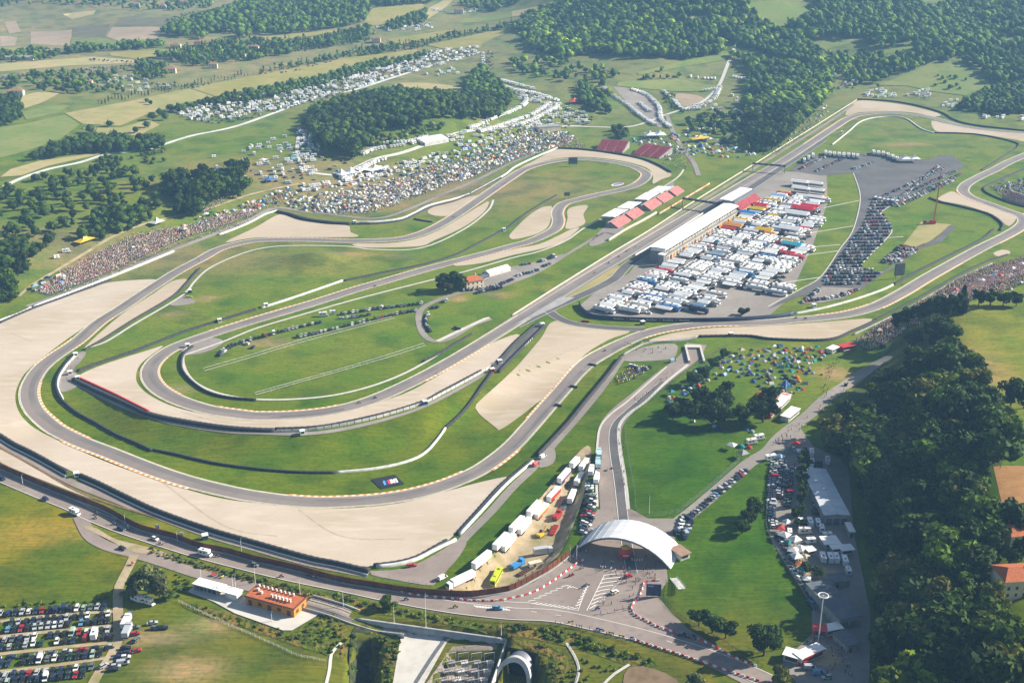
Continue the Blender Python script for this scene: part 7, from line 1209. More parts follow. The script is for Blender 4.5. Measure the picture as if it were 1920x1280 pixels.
# --- big white marquees
def marquee(p, q, dep, h, label, peaks=1, m=None, gable=False):
    o0, a, L = frame(p, q); o = empty('marquee', o0, a); tag(o, label, 'marquee'); m = m or M_PANEL
    if gable:
        MB().box(.1, L - .1, .1, dep - .1, 0, h).build('side_wall', M_WWALL, o); MB().hull([(0, 0, h), (L, 0, h), (L, dep, h), (0, dep, h)], [(0, dep / 2 - .2, h * 1.7), (L, dep / 2 - .2, h * 1.7), (L, dep / 2 + .2, h * 1.7), (0, dep / 2 + .2, h * 1.7)]).build('roof', m, o)
        for i in range(3): MB().box(-.06, .1, 1 + i * dep / 3.3, 2.6 + i * dep / 3.3, .2, h * .8).build('opening', M_TRIM, o)
    else:
        for k in range(peaks):
            x0, x1 = L * k / peaks, L * (k + 1) / peaks; mb = MB(); c = ((x0 + x1) / 2, dep / 2); q1 = [(x0, 0, h), (x1, 0, h), (x1, dep, h), (x0, dep, h)]; q2 = [(c[0] + (x - c[0]) * .35, c[1] + (y - c[1]) * .35, h * 1.35) for x, y, z in q1]; mb.hull(q1, q2); mb.hull([(x, y, z - .01) for x, y, z in q2], [(c[0] + s * .1, c[1] + t * .1, h * 2.1) for s, t in ((-1, -1), (1, -1), (1, 1), (-1, 1))]); mb.build('peak', m, o)
        mb = MB(); [mb.bar((x, y, 0), (x, y, h), .12) for x in np.linspace(.2, L - .2, peaks + 1) for y in (.2, dep - .2)]; mb.build('poles', M_STEEL, o)
    return o
marquee((797, 275), (842, 268), 26, 4.0, 'big white gabled marquee at the top of the tent hillside', 1, None, True); marquee((1212, 261), (1250, 260), 16, 4, 'white twin-peaked marquee above the red grandstands', 2); marquee((640, 337), (676, 331), 14, 4, 'white peaked marquee at the lower left of the tent hillside', 2); marquee((695, 328), (728, 322), 12, 3.5, 'white peaked tent in the middle of the tent hillside', 1); marquee((152, 464), (182, 452), 8, 3.5, 'yellow and white marquee behind the crowd bank', 1, M_YELP); marquee((292, 428), (312, 420), 8, 3.5, 'pale green marquee behind the crowd bank', 1, mat('pale_green_cloth', (.45, .55, .48), .8))
marquee((1300, 268), (1335, 264), 10, 3.5, 'yellow market marquee beside the straight', 1, M_YELP); marquee((1355, 272), (1390, 265), 10, 3.5, 'blue market marquee beside the straight', 1, M_BLUEP); marquee((1690, 306), (1726, 306), 10, 4, 'white marquee at the end of the far truck row', 2); marquee((1070, 198), (1092, 196), 8, 4, 'red and white market tent above the terrace', 1, M_REDP); marquee((500, 345), (520, 342), 7, 3, 'light blue tent by the camping field', 1, M_BLUEP)
for i, (x, y) in enumerate([(1642, 374), (1650, 376), (1658, 378), (1666, 379), (1674, 380), (1682, 381)]): marquee((x - 4, y + 1), (x + 4, y + 1), 4.5, 2.6, '%s small white marquee in the row above the crowded car park' % ORD[i], 1)
k = hall('sand_block', 'long grey block with white gable on the terrace', (1010, 248), (1052, 248), 12, 5, M_GREYW, M_CREAMP, (3, 1))[0]; MB().box(2, 4, -.05, 0, 0, 3).build('door', M_BROWN, k)
# ------------------------------------------------------------------ trucks and trailers
def trailer_parts(L, hb=2.75, cab=True):
    box = MB().box(-L / 2, L / 2, -1.25, 1.25, 1.15, 1.15 + hb); fr = MB().box(-L / 2 + .1, L / 2 - .1, -.5, .5, .8, 1.15).box(-L / 2, -L / 2 + .15, -1.2, 1.2, .5, 1.15)
    wheels = [(-L / 2 + 1.6, s) for s in (-1, 1)] + [(-L / 2 + 2.9, s) for s in (-1, 1)] + [(-L / 2 + 4.2, s) for s in (-1, 1)]
    c = MB().hull([(L / 2 + .3, -1.2, .6), (L / 2 + 2.5, -1.2, .6), (L / 2 + 2.5, 1.2, .6), (L / 2 + .3, 1.2, .6)], [(L / 2 + .3, -1.15, 3.5), (L / 2 + 2.2, -1.1, 3.3), (L / 2 + 2.2, 1.1, 3.3), (L / 2 + .3, 1.15, 3.5)])
    wsn = MB().hull([(L / 2 + 2.43, -1.05, 1.9), (L / 2 + 2.5, -1.05, 1.9), (L / 2 + 2.5, 1.05, 1.9), (L / 2 + 2.43, 1.05, 1.9)], [(L / 2 + 2.25, -1.0, 3.0), (L / 2 + 2.32, -1.0, 3.0), (L / 2 + 2.32, 1.0, 3.0), (L / 2 + 2.25, 1.0, 3.0)])
    return box, fr, wheels, c, wsn
TB = {}
WHL = MB().cyl((0, -.16, 0), .5, .32, 10, 'y').mesh('wheel', M_TYRE)
def trailer(p, rz, L, col, label, cab=False, stripe=None, name='box_trailer', group='trailers on the dirt lot', hb=2.75):
    if (L, hb) not in TB:
        b_, f_, w_, c_, s_ = trailer_parts(L, hb); TB[(L, hb)] = (b_.mesh('box_body', M_PAINT), f_.mesh('chassis', M_TRIM), w_, c_.mesh('cab', M_PAINT), s_.mesh('windscreen', M_GLASS))
    b_, f_, w_, c_, s_ = TB[(L, hb)]; o = empty(name, p, rz); o.location.z += .15; tag(o, label, 'truck' if cab else 'trailer', group); bo = place('box_body', b_, o, color=col); place('chassis', f_, o)
    for x, s in w_: place('wheel', WHL, o, (x, s * 1.05, .5))
    if cab: ca = place('cab', c_, o, color=col); place('windscreen', s_, ca); [place('wheel', WHL, o, (L / 2 + 1.6, s * 1.05, .5)) for s in (-1, 1)]
    else: MB().bar((L / 2 - 1.5, -.6, 0), (L / 2 - 1.5, -.6, 1.2), .09).bar((L / 2 - 1.5, .6, 0), (L / 2 - 1.5, .6, 1.2), .09).build('landing_legs', M_TRIM, o)
    for i, (m, z0, z1) in enumerate(stripe or []): MB().box(-L / 2 + .2, L / 2 - .2, -1.29, -1.251, z0, z1).build('side_stripe', m, o)
    return o
Wt = (.86, .85, .83)
def between(p, q): a, b = pix([p, q]); return Vector((a + b) / 2), math.atan2(b[1] - a[1], b[0] - a[0])
TR = [((848, 1103), (888, 1083), 12, 'white articulated truck with its cab facing the brown fence', True, None), ((889, 1070), (917, 1046), 12.5, 'single white trailer next to the white truck', False, None), ((927, 1036), (951, 1011), 12, 'left white trailer of the lower pair', False, None), ((943, 1038), (963, 1013), 12, 'right white trailer of the lower pair', False, None), ((958, 1003), (980, 980), 12, 'left white trailer of the middle pair', False, None), ((972, 1006), (993, 982), 12, 'right white trailer of the middle pair', False, None), ((991, 973), (1011, 950), 12, 'left white trailer of the upper pair', False, None), ((1004, 978), (1025, 955), 12, 'white trailer with red and yellow side stripes', False, [(M_REDP, 1.2, 1.9), (M_YELP, 1.9, 2.8)]), ((1028, 946), (1048, 923), 12, 'white trailer with a red flank and chequered tractor', False, [(M_REDP, 1.2, 3.2)]), ((1048, 912), (1066, 888), 12, 'white trailer with a purple flank', False, [(mat('purple_paint', (.15, .06, .25), .5), 1.2, 2.4)]), ((1071, 882), (1083, 868), 8, 'topmost short white trailer of the left line', False, None), ((1066, 952), (1078, 926), 10, 'lowest white trailer of the right line with a red stripe', False, [(M_REDP, 1.2, 1.6)]), ((1080, 917), (1091, 895), 10, 'middle white trailer of the right line', False, None), ((1090, 890), (1100, 868), 10, 'upper white trailer of the right line', False, None)]
for p, q, L, lab, cab, st_ in TR:
    if cab: p, q = q, p
    c, a = between(p, q); trailer(c, a, L, Wt, lab, cab, st_)
c, a = between((1000, 1043), (1027, 1038)); trailer(c, a, 6.5, (.45, .46, .48), 'grey and white box lorry facing the bank', True, None, 'box_lorry')
def flatbed(p, q, L, m, label):
    c, a = between(p, q); o = empty('flatbed_trailer', c, a); o.location.z += .1; tag(o, label, 'trailer', 'flatbeds on the dirt lot'); MB().box(-L / 2, L / 2, -1.25, 1.25, .85, 1.1).build('deck', m, o); mb = MB(); [mb.box(x - .06, x + .06, -1.2, 1.2, 1.1, 1.3) for x in np.linspace(-L / 2 + .5, L / 2 - .5, 7)]; mb.build('cargo_beams', M_TRIM, o)
    for x in (-L / 2 + 1.2, -L / 2 + 2.4, L / 2 - 1.5):
        for s in (-1, 1): place('wheel', WHL, o, (x, s * 1.0, .45))
flatbed((1033, 1008), (1044, 985), 9, M_REDP, 'red flatbed trailer beside the yellow digger'); flatbed((972, 1082), (998, 1066), 9, M_BROWN, 'rusty flatbed trailer behind the brown fence'); flatbed((1052, 960), (1062, 940), 10, M_SLATE, 'dark empty flatbed between the trailer lines'); flatbed((1062, 918), (1073, 893), 10, M_SLATE, 'dark upper flatbed between the trailer lines')
c, a = between((922, 1104), (939, 1071)); o = empty('coach', c, a); o.location.z += .15; tag(o, 'lime yellow coach parked behind the brown fence', 'coach'); M_LIME = mat('lime_paint', (.50, .56, .02), .4)
MB().hull([(-6, -1.25, .4), (6, -1.25, .4), (6, 1.25, .4), (-6, 1.25, .4)], [(-6, -1.2, 3.4), (5.8, -1.2, 3.4), (5.8, 1.2, 3.4), (-6, 1.2, 3.4)]).build('body', M_LIME, o); MB().box(-5.6, 5.5, -1.27, 1.27, 1.7, 2.6).build('windows', M_GLASS, o); MB().box(-6.05, -6.0, -1.0, 1.0, 1.5, 2.8).build('rear_window', M_GLASS, o); MB().box(-2.5, -.5, -.7, .7, 3.4, 3.65).build('roof_unit', M_LIME, o); MB().box(3, 4, -.6, .6, 3.4, 3.5).build('roof_hatch', M_TRIM, o)
for x in (-3.6, 3.8):
    for s in (-1, 1): place('wheel', WHL, o, (x, s * 1.1, .5))
c, a = between((958, 1071), (976, 1060)); trailer(c, a, 5, (.05, .25, .55), 'small bright blue lorry on the dirt lot', True, None, 'blue_lorry', hb=1.4)
c, a = between((1038, 980), (1048, 968)); trailer(c, a, 4.5, (.42, .03, .03), 'small red lorry at the foot of the shaded bank', True, None, 'red_lorry', hb=1.5)
o = empty('cement_box', at(1003, 1062), .4); tag(o, 'cream site container beside the blue lorry', 'container'); MB().box(-3, 3, -1.2, 1.2, .1, 2.6).build('body', M_CREAMP, o); MB().box(-1, 0, -1.25, -1.2, .2, 2.2).build('door', M_BROWN, o)
o = empty('excavator', at(1014, 1006), .9); tag(o, 'yellow tracked excavator on the dirt lot', 'excavator')
for s in (-1, 1): MB().hull([(-1.7, s * 1.1 - .3, .15), (1.7, s * 1.1 - .3, .15), (1.7, s * 1.1 + .3, .15), (-1.7, s * 1.1 + .3, .15)], [(-2, s * 1.1 - .3, .7), (2, s * 1.1 - .3, .7), (2, s * 1.1 + .3, .7), (-2, s * 1.1 + .3, .7)]).build('crawler_track', M_TYRE, o)
MB().box(-2, 1.2, -1.2, 1.2, .9, 2.0).build('body', M_YELP, o); MB().box(.2, 1.5, .1, 1.2, 1.6, 3.0, 0, .1).build('cab', M_GLASS, o); MB().bar((1, -.3, 1.7), (3.4, -.3, 4.4), .28, 4).build('boom', M_YELP, o); MB().bar((3.4, -.3, 4.4), (5.2, -.3, 2.0), .22, 4).build('arm', M_YELP, o); MB().hull([(4.8, -.9, 1.0), (5.7, -.9, 1.0), (5.7, .3, 1.0), (4.8, .3, 1.0)], [(4.9, -.9, 2.0), (5.3, -.9, 2.0), (5.3, .3, 2.0), (4.9, .3, 2.0)]).build('bucket', M_TRIM, o)
for x, y, c_, lab, a in [(236, 1175, (.70, .70, .69), 'white box van at the edge of the dirt track', 1.6), (238, 1192, (.42, .43, .46), 'grey box van below the white one at the dirt track', 1.6), (1123, 858, (.45, .62, .66), 'pale blue bus at the top of the avenue line', 1.5), (1121, 876, (.40, .58, .64), 'second pale blue bus in the avenue line', 1.5), (1108, 890, Wt, 'white lorry beside the pale blue buses', 1.4), (1118, 905, Wt, 'white van below the pale blue buses', 1.4)]: trailer(at(x, y), a, 5.5, c_, lab, True, None, 'box_van', 'vans and buses', 2.1)
# ------------------------------------------------------------------ paddock: rows of team trucks and hospitality roofs
truck_mb = MB(); b_, f_, w_, c_, s_ = trailer_parts(12.5, 2.7); truck_mb.add(b_.v, b_.f, 0); truck_mb.add(f_.v, f_.f, 2); truck_mb.add(c_.v, c_.f, 0); truck_mb.add(s_.v, s_.f, 1)
for x, s in w_ + [(7.8, -1), (7.8, 1)]: q = MB().cyl((x, s * 1.05 - .15, .5), .5, .3, 8, 'y'); truck_mb.add(q.v, q.f, 2)
truck_mb.box(-6.0, 6.0, -1.27, -1.255, 1.5, 2.4, 3); truck_mb.box(-4.5, -2.8, -.7, .7, 3.85, 4.2, 2); truck_mb.box(1.5, 2.6, -.5, .5, 3.85, 4.1, 2); truck_mb.box(4.9, 6.2, -1.2, 1.2, 3.852, 3.87, 3); truck_mb.box(6.3, 6.55, -1.0, 1.0, 3.2, 4.1, 3)
TRK = {k: truck_mb.mesh('team_truck', [M_PAINT, M_GLASS, M_TYRE, m]) for k, m in (('white', M_WWALL), ('blue', M_BLUEP), ('red', M_REDP), ('navy', M_NAVY), ('grey', M_GREYM))}
awn = MB(); awn.hull([(-6.5, -3.2, 3.4), (6.5, -3.2, 3.4), (6.5, 3.2, 3.4), (-6.5, 3.2, 3.4)], [(-6.5, -.3, 4.8), (6.5, -.3, 4.8), (6.5, .3, 4.8), (-6.5, .3, 4.8)], 0); awn.box(-6.2, 6.2, 2.9, 3.1, .1, 3.4, 1)
for x in (-6.2, 0, 6.2): awn.bar((x, -3.0, 0), (x, -3.0, 3.4), .09, 4, 2)
AWN = awn.mesh('hospitality_awning', [M_FAB, M_GREYW, M_STEEL])
PADK = pix([(1100, 575), (1112, 585), (1230, 590), (1300, 588), (1330, 575), (1350, 540), (1400, 545), (1440, 560), (1468, 545), (1492, 510), (1518, 450), (1545, 380), (1545, 338), (1500, 330), (1420, 350), (1385, 395), (1250, 478), (1205, 505), (1160, 535)])[:, :2]
GAP = [pix(q)[:, :2] for q in ([(1345, 548), (1395, 540), (1380, 590), (1320, 592)], [(1110, 586), (1340, 589), (1340, 600), (1110, 598)], [(1395, 560), (1440, 560), (1440, 595), (1380, 595)])]
e1 = np.array([math.cos(PA), math.sin(PA)]); e2 = np.array([math.sin(PA), -math.cos(PA)]); O = E0[0, :2]
rown = ['first', 'second', 'third', 'fourth', 'fifth', 'sixth', 'seventh', 'eighth']; nt_ = 0
for r, off in enumerate([22, 39.5, 57, 74.5, 92, 109.5, 127, 144.5]):
    s = -150.0; j = 0
    while s < PL + 90:
        wdt = 3.5; kindp = RNG.random(); c = O + e1 * (s + RNG.normal() * .3) + e2 * (off + RNG.normal() * .7)
        ok = inside(PADK, c[:1], c[1:])[0] and not any(inside(gp, c[:1], c[1:])[0] for gp in GAP)
        if ok:
            j += 1; word = ORD[j - 1] + ' from the lower end, ' + rown[r] + ' row from the pit building'
            if kindp < .60:
                cn = ['white', 'white', 'white', 'white', 'white', 'white', 'blue', 'red', 'navy', 'grey', 'white', 'white'][RNG.integers(12)]; body = {'white': Wt, 'blue': (.10, .22, .45), 'red': (.5, .06, .06), 'navy': (.03, .04, .09), 'grey': (.35, .36, .38)}[cn] if RNG.random() < .35 else Wt
                o = place('team_truck', TRK[cn], None, (*c, zat(*c) + .22), PA - math.pi / 2 + RNG.normal() * .03 + (math.pi if RNG.random() < .15 else 0), body); tag(o, '%s team truck, %s' % (cn if body is not Wt else 'white ' + ('and ' + cn if cn != 'white' else ''), word), 'truck', 'team trucks in the paddock')
            else:
                far_ = s > 90; cols = [('white', (.87, .86, .84))] * 9 + [('pale grey', (.55, .56, .58))] * 2 + ([('yellow', (.72, .48, .04)), ('blue', (.06, .25, .55)), ('orange', (.75, .30, .06)), ('red', (.6, .05, .06))] if far_ else [('pale blue', (.35, .5, .62))]); cn, cc = cols[RNG.integers(len(cols))]; wdt = 6.2; c = c + e1 * 1.5
                o = place('hospitality_awning', AWN, None, (*c, zat(*c) + .2), PA - math.pi / 2 + RNG.normal() * .03, cc, (RNG.uniform(.6, 1.0), RNG.uniform(.7, 1.05), RNG.uniform(.7, 1))); tag(o, '%s roofed hospitality awning, %s' % (cn, word), 'awning', 'hospitality awnings in the paddock')
            nt_ += 1
        s += wdt + RNG.uniform(0, .8) + (RNG.random() < .12) * 4
for x, y, cn, cc, sc in [(1425, 392, 'red', (.6, .03, .05), 1.0), (1418, 400, 'yellow', (.75, .55, .03), 1.0), (1402, 408, 'bright blue', (.04, .25, .6), 1.1), (1390, 419, 'yellow', (.75, .5, .05), .9), (1374, 432, 'orange', (.8, .33, .05), 1.2), (1432, 440, 'golden yellow', (.8, .5, .03), 1.1), (1505, 402, 'scarlet', (.65, .03, .06), 1.5), (1518, 396, 'scarlet', (.62, .03, .06), 1.2), (1484, 468, 'turquoise', (.05, .40, .55), 1.2), (1476, 482, 'red', (.6, .04, .08), .9), (1494, 412, 'white', (.8, .79, .77), 1.5), (1480, 440, 'white', (.8, .79, .77), 1.4), (1498, 350, 'white', (.8, .79, .77), 1.2), (1500, 362, 'white', (.8, .79, .77), 1.2), (1527, 352, 'white', (.8, .79, .77), 1.1), (1530, 365, 'white', (.8, .79, .77), 1.1), (1528, 378, 'white', (.8, .79, .77), 1.1), (1460, 375, 'pale blue', (.3, .5, .7), 1.0)]:
    p = at(x, y); o = place('hospitality_marquee', AWN, None, (p.x, p.y, p.z + .9), PA - math.pi / 2, cc, sc); tag(o, 'large %s hospitality roof in the %s paddock' % (cn, 'far' if y < 385 else 'middle' if y < 430 else 'outer'), 'marquee', 'large hospitality roofs')
for i in range(300):
    c = O + e1 * RNG.uniform(-130, PL + 60) + e2 * (float(RNG.choice([31, 48.5, 66, 83.5, 101, 118.5, 136])) + RNG.normal() * 1.5)
    if inside(PADK, c[:1], c[1:])[0]: some_car(*c, PA + RNG.normal() * .2 + (1.57 if RNG.random() < .4 else 0), 'parked in a lane between the paddock trucks', 'cars between the paddock trucks', .45, 'van' if RNG.random() < .45 else None)
for i in range(90):
    c = O + e1 * RNG.uniform(-120, PL + 70) + e2 * RNG.uniform(16, 150)
    if inside(PADK, c[:1], c[1:])[0] and not any(inside(gp, c[:1], c[1:])[0] for gp in GAP): tent(*c, 'between the paddock trucks', 'gazebos between the paddock trucks', -1, 'gazebo', RNG.uniform(1.0, 1.7))
print('paddock', nt_)
for i in range(40):
    c = O + e1 * RNG.uniform(-40, PL + 30) + e2 * RNG.uniform(15, 19); person(*c, 'in the lane behind the pit garages', 'people behind the pits')
# far row of trucks on the upper tarmac
for i, (x, y) in enumerate([(1548, 291), (1556, 292), (1564, 293), (1573, 294), (1582, 295), (1591, 295), (1600, 296), (1608, 297), (1638, 290), (1647, 291), (1656, 292), (1665, 295), (1674, 299), (1682, 302), (1508, 305), (1516, 300), (1524, 296)]):
    p = at(x, y); cn = ['white', 'blue', 'red', 'grey'][i % 4]; tag(place('team_truck', TRK[cn], None, (p.x, p.y, p.z + .25), 1.35, Wt), '%s white and %s truck of the far row on the upper tarmac' % (ORD[i], cn), 'truck', 'trucks on the upper tarmac')
# lettering on the navy paddock wall: white scribbled words between red marks
N_ = -normals(PWL); cum = np.r_[0, np.cumsum(np.hypot(*np.diff(PWL, axis=0).T))]; s0 = cum[np.hypot(*(PWL - pix([(1152, 601)])[0, :2]).T).argmin()]; s1 = cum[np.hypot(*(PWL - pix([(1300, 603)])[0, :2]).T).argmin()]
def onwall(s, z, out): x = np.interp(s, cum, PWL[:, 0]); y = np.interp(s, cum, PWL[:, 1]); n = np.array([np.interp(s, cum, N_[:, 0]), np.interp(s, cum, N_[:, 1])]); return (x + n[0] * out, y + n[1] * out, zat(x, y) + z)
k = 0; s = s0
sgn = 1 if N_[len(N_) // 2][1] < 0 else -1
while s < s1 - 3:
    if k % 2 == 0:
        mb = MB()
        for q in range(6): a0 = s + q * 1.15; h0 = 1.9 if q in (0, 3) else 1.6; mb.add([onwall(a0, .9, sgn * .43), onwall(a0 + .8, .9, sgn * .43), onwall(a0 + .8, h0, sgn * .43), onwall(a0, h0, sgn * .43)], [(0, 1, 2, 3)])
        mb.build('wall_lettering', M_WWALL, pw); s += 8.2
    else:
        MB().add([onwall(s, .8, sgn * .43), onwall(s + 1.4, .8, sgn * .43), onwall(s + 1.4, 2.0, sgn * .43), onwall(s, 2.0, sgn * .43)], [(0, 1, 2, 3)]).build('wall_emblem', M_REDP, pw); s += 2.6
    k += 1
tag(MB().box(0, 5.5, -.15, .15, 0, 1.3).build('red_board', M_REDP, None, at(1090, 603), -.3), 'short bright red board in the grass below the paddock corner', 'board')
# ------------------------------------------------------------------ M mat on the grass and painted emblem
Q = pix([(695, 899), (740, 890), (759, 908), (715, 917)])
def bil(u, v): return Q[0] * (1 - u) * (1 - v) + Q[1] * u * (1 - v) + Q[2] * u * v + Q[3] * (1 - u) * v
def sheet(name, uv, z, m, parent=None):
    return npm(name, [tuple(bil(u, v) + np.array([0, 0, z])) for u, v in uv], m, parent)
def npm(name, vs_, m, parent=None): me = bpy.data.meshes.new(name); me.from_pydata([tuple(v) for v in vs_], [], [tuple(range(len(vs_)))]); me.materials.append(m); return place(name, me, parent)
mm = sheet('logo_mat', [(0, 1), (1, 1), (1, 0), (0, 0)], .30, mat('mat_dark', (.018, .022, .032), .8)); tag(mm, 'dark mat with a striped white M logo on the loop grass', 'mat')
def par(x0, x1, sl, v0, v1): return [(x0, v1), (x1, v1), (x1 + sl, v0), (x0 + sl, v0)]
sheet('logo_stripe', par(.24, .33, .10, .36, .74), .34, mat('stripe_light_blue', (.10, .36, .72), .7), mm); sheet('logo_stripe', par(.34, .42, .10, .36, .74), .34, mat('stripe_dark_blue', (.03, .05, .22), .7), mm); sheet('logo_stripe', par(.43, .52, .10, .36, .74), .34, mat('stripe_red', (.62, .05, .05), .7), mm)
for uv in (par(.53, .61, .10, .36, .74), [(.66, .74), (.74, .74), (.72, .36), (.63, .36)], [(.66, .74), (.72, .74), (.84, .36), (.77, .36)], par(.76, .84, .08, .36, .74)): sheet('logo_letter', uv, .345 + .004 * uv[0][0], M_WHITE, mm)
pe = at(1158, 346); em = empty('painted_emblem', (pe.x, pe.y, pe.z + .25)); tag(em, 'oval white and purple emblem painted on the hairpin grass', 'painted emblem')
MB().add([(6.5 * math.cos(a * .314), 5.5 * math.sin(a * .314) + .6 * 6.5 * math.cos(a * .314), 0) for a in range(20)], [tuple(range(20))]).build('white_oval', M_WHITE, em); MB().add([(1 + 5.6 * math.cos(a * .314), 1.6 + 3.6 * math.sin(a * .314) + .6 * 5.6 * math.cos(a * .314), .05) for a in range(20)], [tuple(range(20))]).build('purple_oval', mat('purple_print', (.32, .16, .40), .8), em); MB().add([(-4, -5, .06), (4, 0, .06), (4, 2, .06), (-4, -3, .06)], [(0, 1, 2, 3)]).build('blue_stroke', M_BLUEP, em)
# ------------------------------------------------------------------ plaza paint
def stroke(mb, a, b, wd=.55, z=.26):
    p, q = pix([a, b]); d = q[:2] - p[:2]; n = np.array([-d[1], d[0]]) / max(np.hypot(*d), 1e-6) * wd / 2
    mb.add([(*(p[:2] + n), zat(*p[:2]) + z), (*(p[:2] - n), zat(*p[:2]) + z), (*(q[:2] - n), zat(*q[:2]) + z), (*(q[:2] + n), zat(*q[:2]) + z)], [(3, 2, 1, 0)])
def z4(x, y): return (960 + x / 4, 960 + y / 4)
mb = MB()
for i in range(7): stroke(mb, z4(475 + 12 * i, 705 - 22 * i), z4(512 + 10 * i, 690 - 22 * i), .5)
stroke(mb, z4(497, 735), z4(560, 560), .25); stroke(mb, z4(560, 740), z4(690, 480), .3); stroke(mb, z4(590, 745), z4(870, 455), .3)
for i in range(9): t = i / 8; stroke(mb, z4(580 + 105 * t, 725 - 250 * t), z4(615 + 110 * t, 705 - 235 * t), .45)
for i in range(9): t = i / 8; stroke(mb, z4(615 + 110 * t, 705 - 235 * t), z4(625 + 215 * t, 695 - 235 * t), .45)
for i in range(10): t = i / 9; stroke(mb, z4(150 + 300 * t, 690 + 38 * t), z4(195 + 300 * t, 678 + 40 * t), .4)
for i in range(7): t = i / 6; stroke(mb, z4(120 + 250 * t, 668 - 110 * t), z4(175 + 250 * t, 660 - 110 * t), .4)
for i in range(4): stroke(mb, z4(415 + i * 22, 570 - 6 * (1 - abs(i - 1.5))), z4(440 + i * 20, 552 + 8 * i), .4)
stroke(mb, z4(-60, 672), z4(130, 680), .3); stroke(mb, z4(130, 682), z4(500, 740), .25); stroke(mb, z4(590, 745), z4(870, 455), .25)
for a, b in (((-40, 712), (40, 722)), ((140, 745), (185, 750)), ((330, 772), (370, 778)), ((-200, 700), (-150, 705)), ((1160, 965), (1200, 980))): stroke(mb, z4(*a), z4(*b), .25)
for i in range(12): t = i / 11; stroke(mb, (888 + 60 * t, 1135 + 6 * t), (896 + 60 * t, 1139 + 6 * t), .5)
for k in range(5): stroke(mb, z4(905 + 18 * k, 350), z4(900 + 18 * k, 368), .5)
mp_ = mb.build('plaza_markings', M_WHITE, plaza)
# ------------------------------------------------------------------ crane, gantries, screens
o = empty('mobile_crane', at(1750, 420), .2); tag(o, 'red mobile crane with its boom raised on the dirt pad', 'crane'); MB().box(-9, 1.5, -1.4, 1.4, .7, 1.9).build('carrier', M_REDP, o); MB().box(-3, 1.5, -1.3, 1.3, 1.9, 3.4).build('slewing_cab', M_REDP, o); MB().box(-9, -7, -1.2, 1.2, 1.9, 3.2).build('cab', M_GLASS, o); MB().bar((0, 0, 2.5), (.4, 0, 20), .75, 4, r2=.6).build('boom_base', M_ORP, o); MB().bar((.4, 0, 20), (.6, 0, 45), .42, 4, r2=.2).build('boom_top', M_REDP, o)
for x in (-8, -5.5, -2, .5):
    for s in (-1, 1): place('wheel', WHL, o, (x, s * 1.2, .55))
def gantry(p, q, label, h=6.5, m=M_NAVY, extra=None):
    o0, a, L = frame(p, q); o = empty('track_gantry', o0, a); tag(o, label, 'gantry'); MB().box(-1, L + 1, -.8, .8, h, h + 1.6).build('sign_beam', m, o)
    for x in (-.5, L + .5): MB().box(x - .3, x + .3, -.5, .5, -.5, h).build('tower', M_GREYM, o)
    for i in range(5): MB().box(L * (i + .3) / 5, L * (i + .75) / 5, -.86, -.8, h + .4, h + 1.2).build('sign_print', M_GREYW, o)
gantry((1281, 387), (1346, 397), 'dark start gantry crossing the straight beside the pit building'); gantry((1412, 320), (1470, 325), 'dark second gantry crossing the far straight')
def tvscreen(x, y, w_, h_, label, rz=0):
    o = empty('video_screen', at(x, y), rz); tag(o, label, 'screen'); MB().box(-w_ / 2, w_ / 2, -.4, .4, 2.5, 2.5 + h_).build('screen_case', M_TRIM, o); MB().box(-w_ / 2 + .3, w_ / 2 - .3, -.46, -.4, 2.8, 2.2 + h_).build('screen_face', M_SLATE, o); MB().bar((-w_ / 3, 0, -.3), (-w_ / 3, 0, 2.6), .25).bar((w_ / 3, 0, -.3), (w_ / 3, 0, 2.6), .25).build('legs', M_STEEL, o)
tvscreen(1074, 312, 9, 6.5, 'dark video screen inside the hairpin'); tvscreen(1685, 522, 8, 9, 'dark tall video screen inside the sweeping bend', .3); tvscreen(1063, 372, 0.1 + 5, 3, 'small white screen house on the hairpin grass')
# ------------------------------------------------------------------ houses
def house(px, py, w_, d_, h_, rz, label, wall=None, roof=None, name='house', z=0):
    o = empty(name, at(px, py), rz); o.location.z += z; tag(o, label, 'house'); wall = wall or M_CREAMP; MB().box(-w_ / 2, w_ / 2, -d_ / 2, d_ / 2, -1, h_).build('wall', wall, o)
    r = MB().hull([(-w_ / 2 - .6, -d_ / 2 - .6, h_), (w_ / 2 + .6, -d_ / 2 - .6, h_), (w_ / 2 + .6, d_ / 2 + .6, h_), (-w_ / 2 - .6, d_ / 2 + .6, h_)], [(-w_ / 2 + d_ * .3, -.1, h_ + d_ * .22), (w_ / 2 - d_ * .3, -.1, h_ + d_ * .22), (w_ / 2 - d_ * .3, .1, h_ + d_ * .22), (-w_ / 2 + d_ * .3, .1, h_ + d_ * .22)]).build('roof', roof or M_TERRA, o); MB().box(w_ * .2, w_ * .2 + .9, -.4, .5, h_, h_ + d_ * .22 + 1.2).build('chimney', M_CREAMP, r)
    n = max(2, int(w_ / 3.2))
    for k in range(int(h_ // 2.9)):
        for i in range(n):
            x = -w_ / 2 + w_ * (i + .5) / n
            if k == 0 and i == n // 2: MB().box(x - .6, x + .6, -d_ / 2 - .05, -d_ / 2, 0, 2.2).build('door', M_BROWN, o)
            else: MB().box(x - .5, x + .5, -d_ / 2 - .05, -d_ / 2, .9 + 2.9 * k, 2.3 + 2.9 * k).build('window', M_BLUEG, o)
    return o
house(884, 538, 14, 11, 6.2, .55, 'ochre farmhouse with terracotta roof inside the circuit', M_CREAMP)
k = kiosk((903, 528), (916, 522), 4, 2.6, M_SLATE, M_SLATE, 'dark cabin beside the farmhouse wall', 'cabin'); marquee((918, 520), (958, 508), 8, 2.6, 'white awning row in the farmhouse yard', 1, None, True)
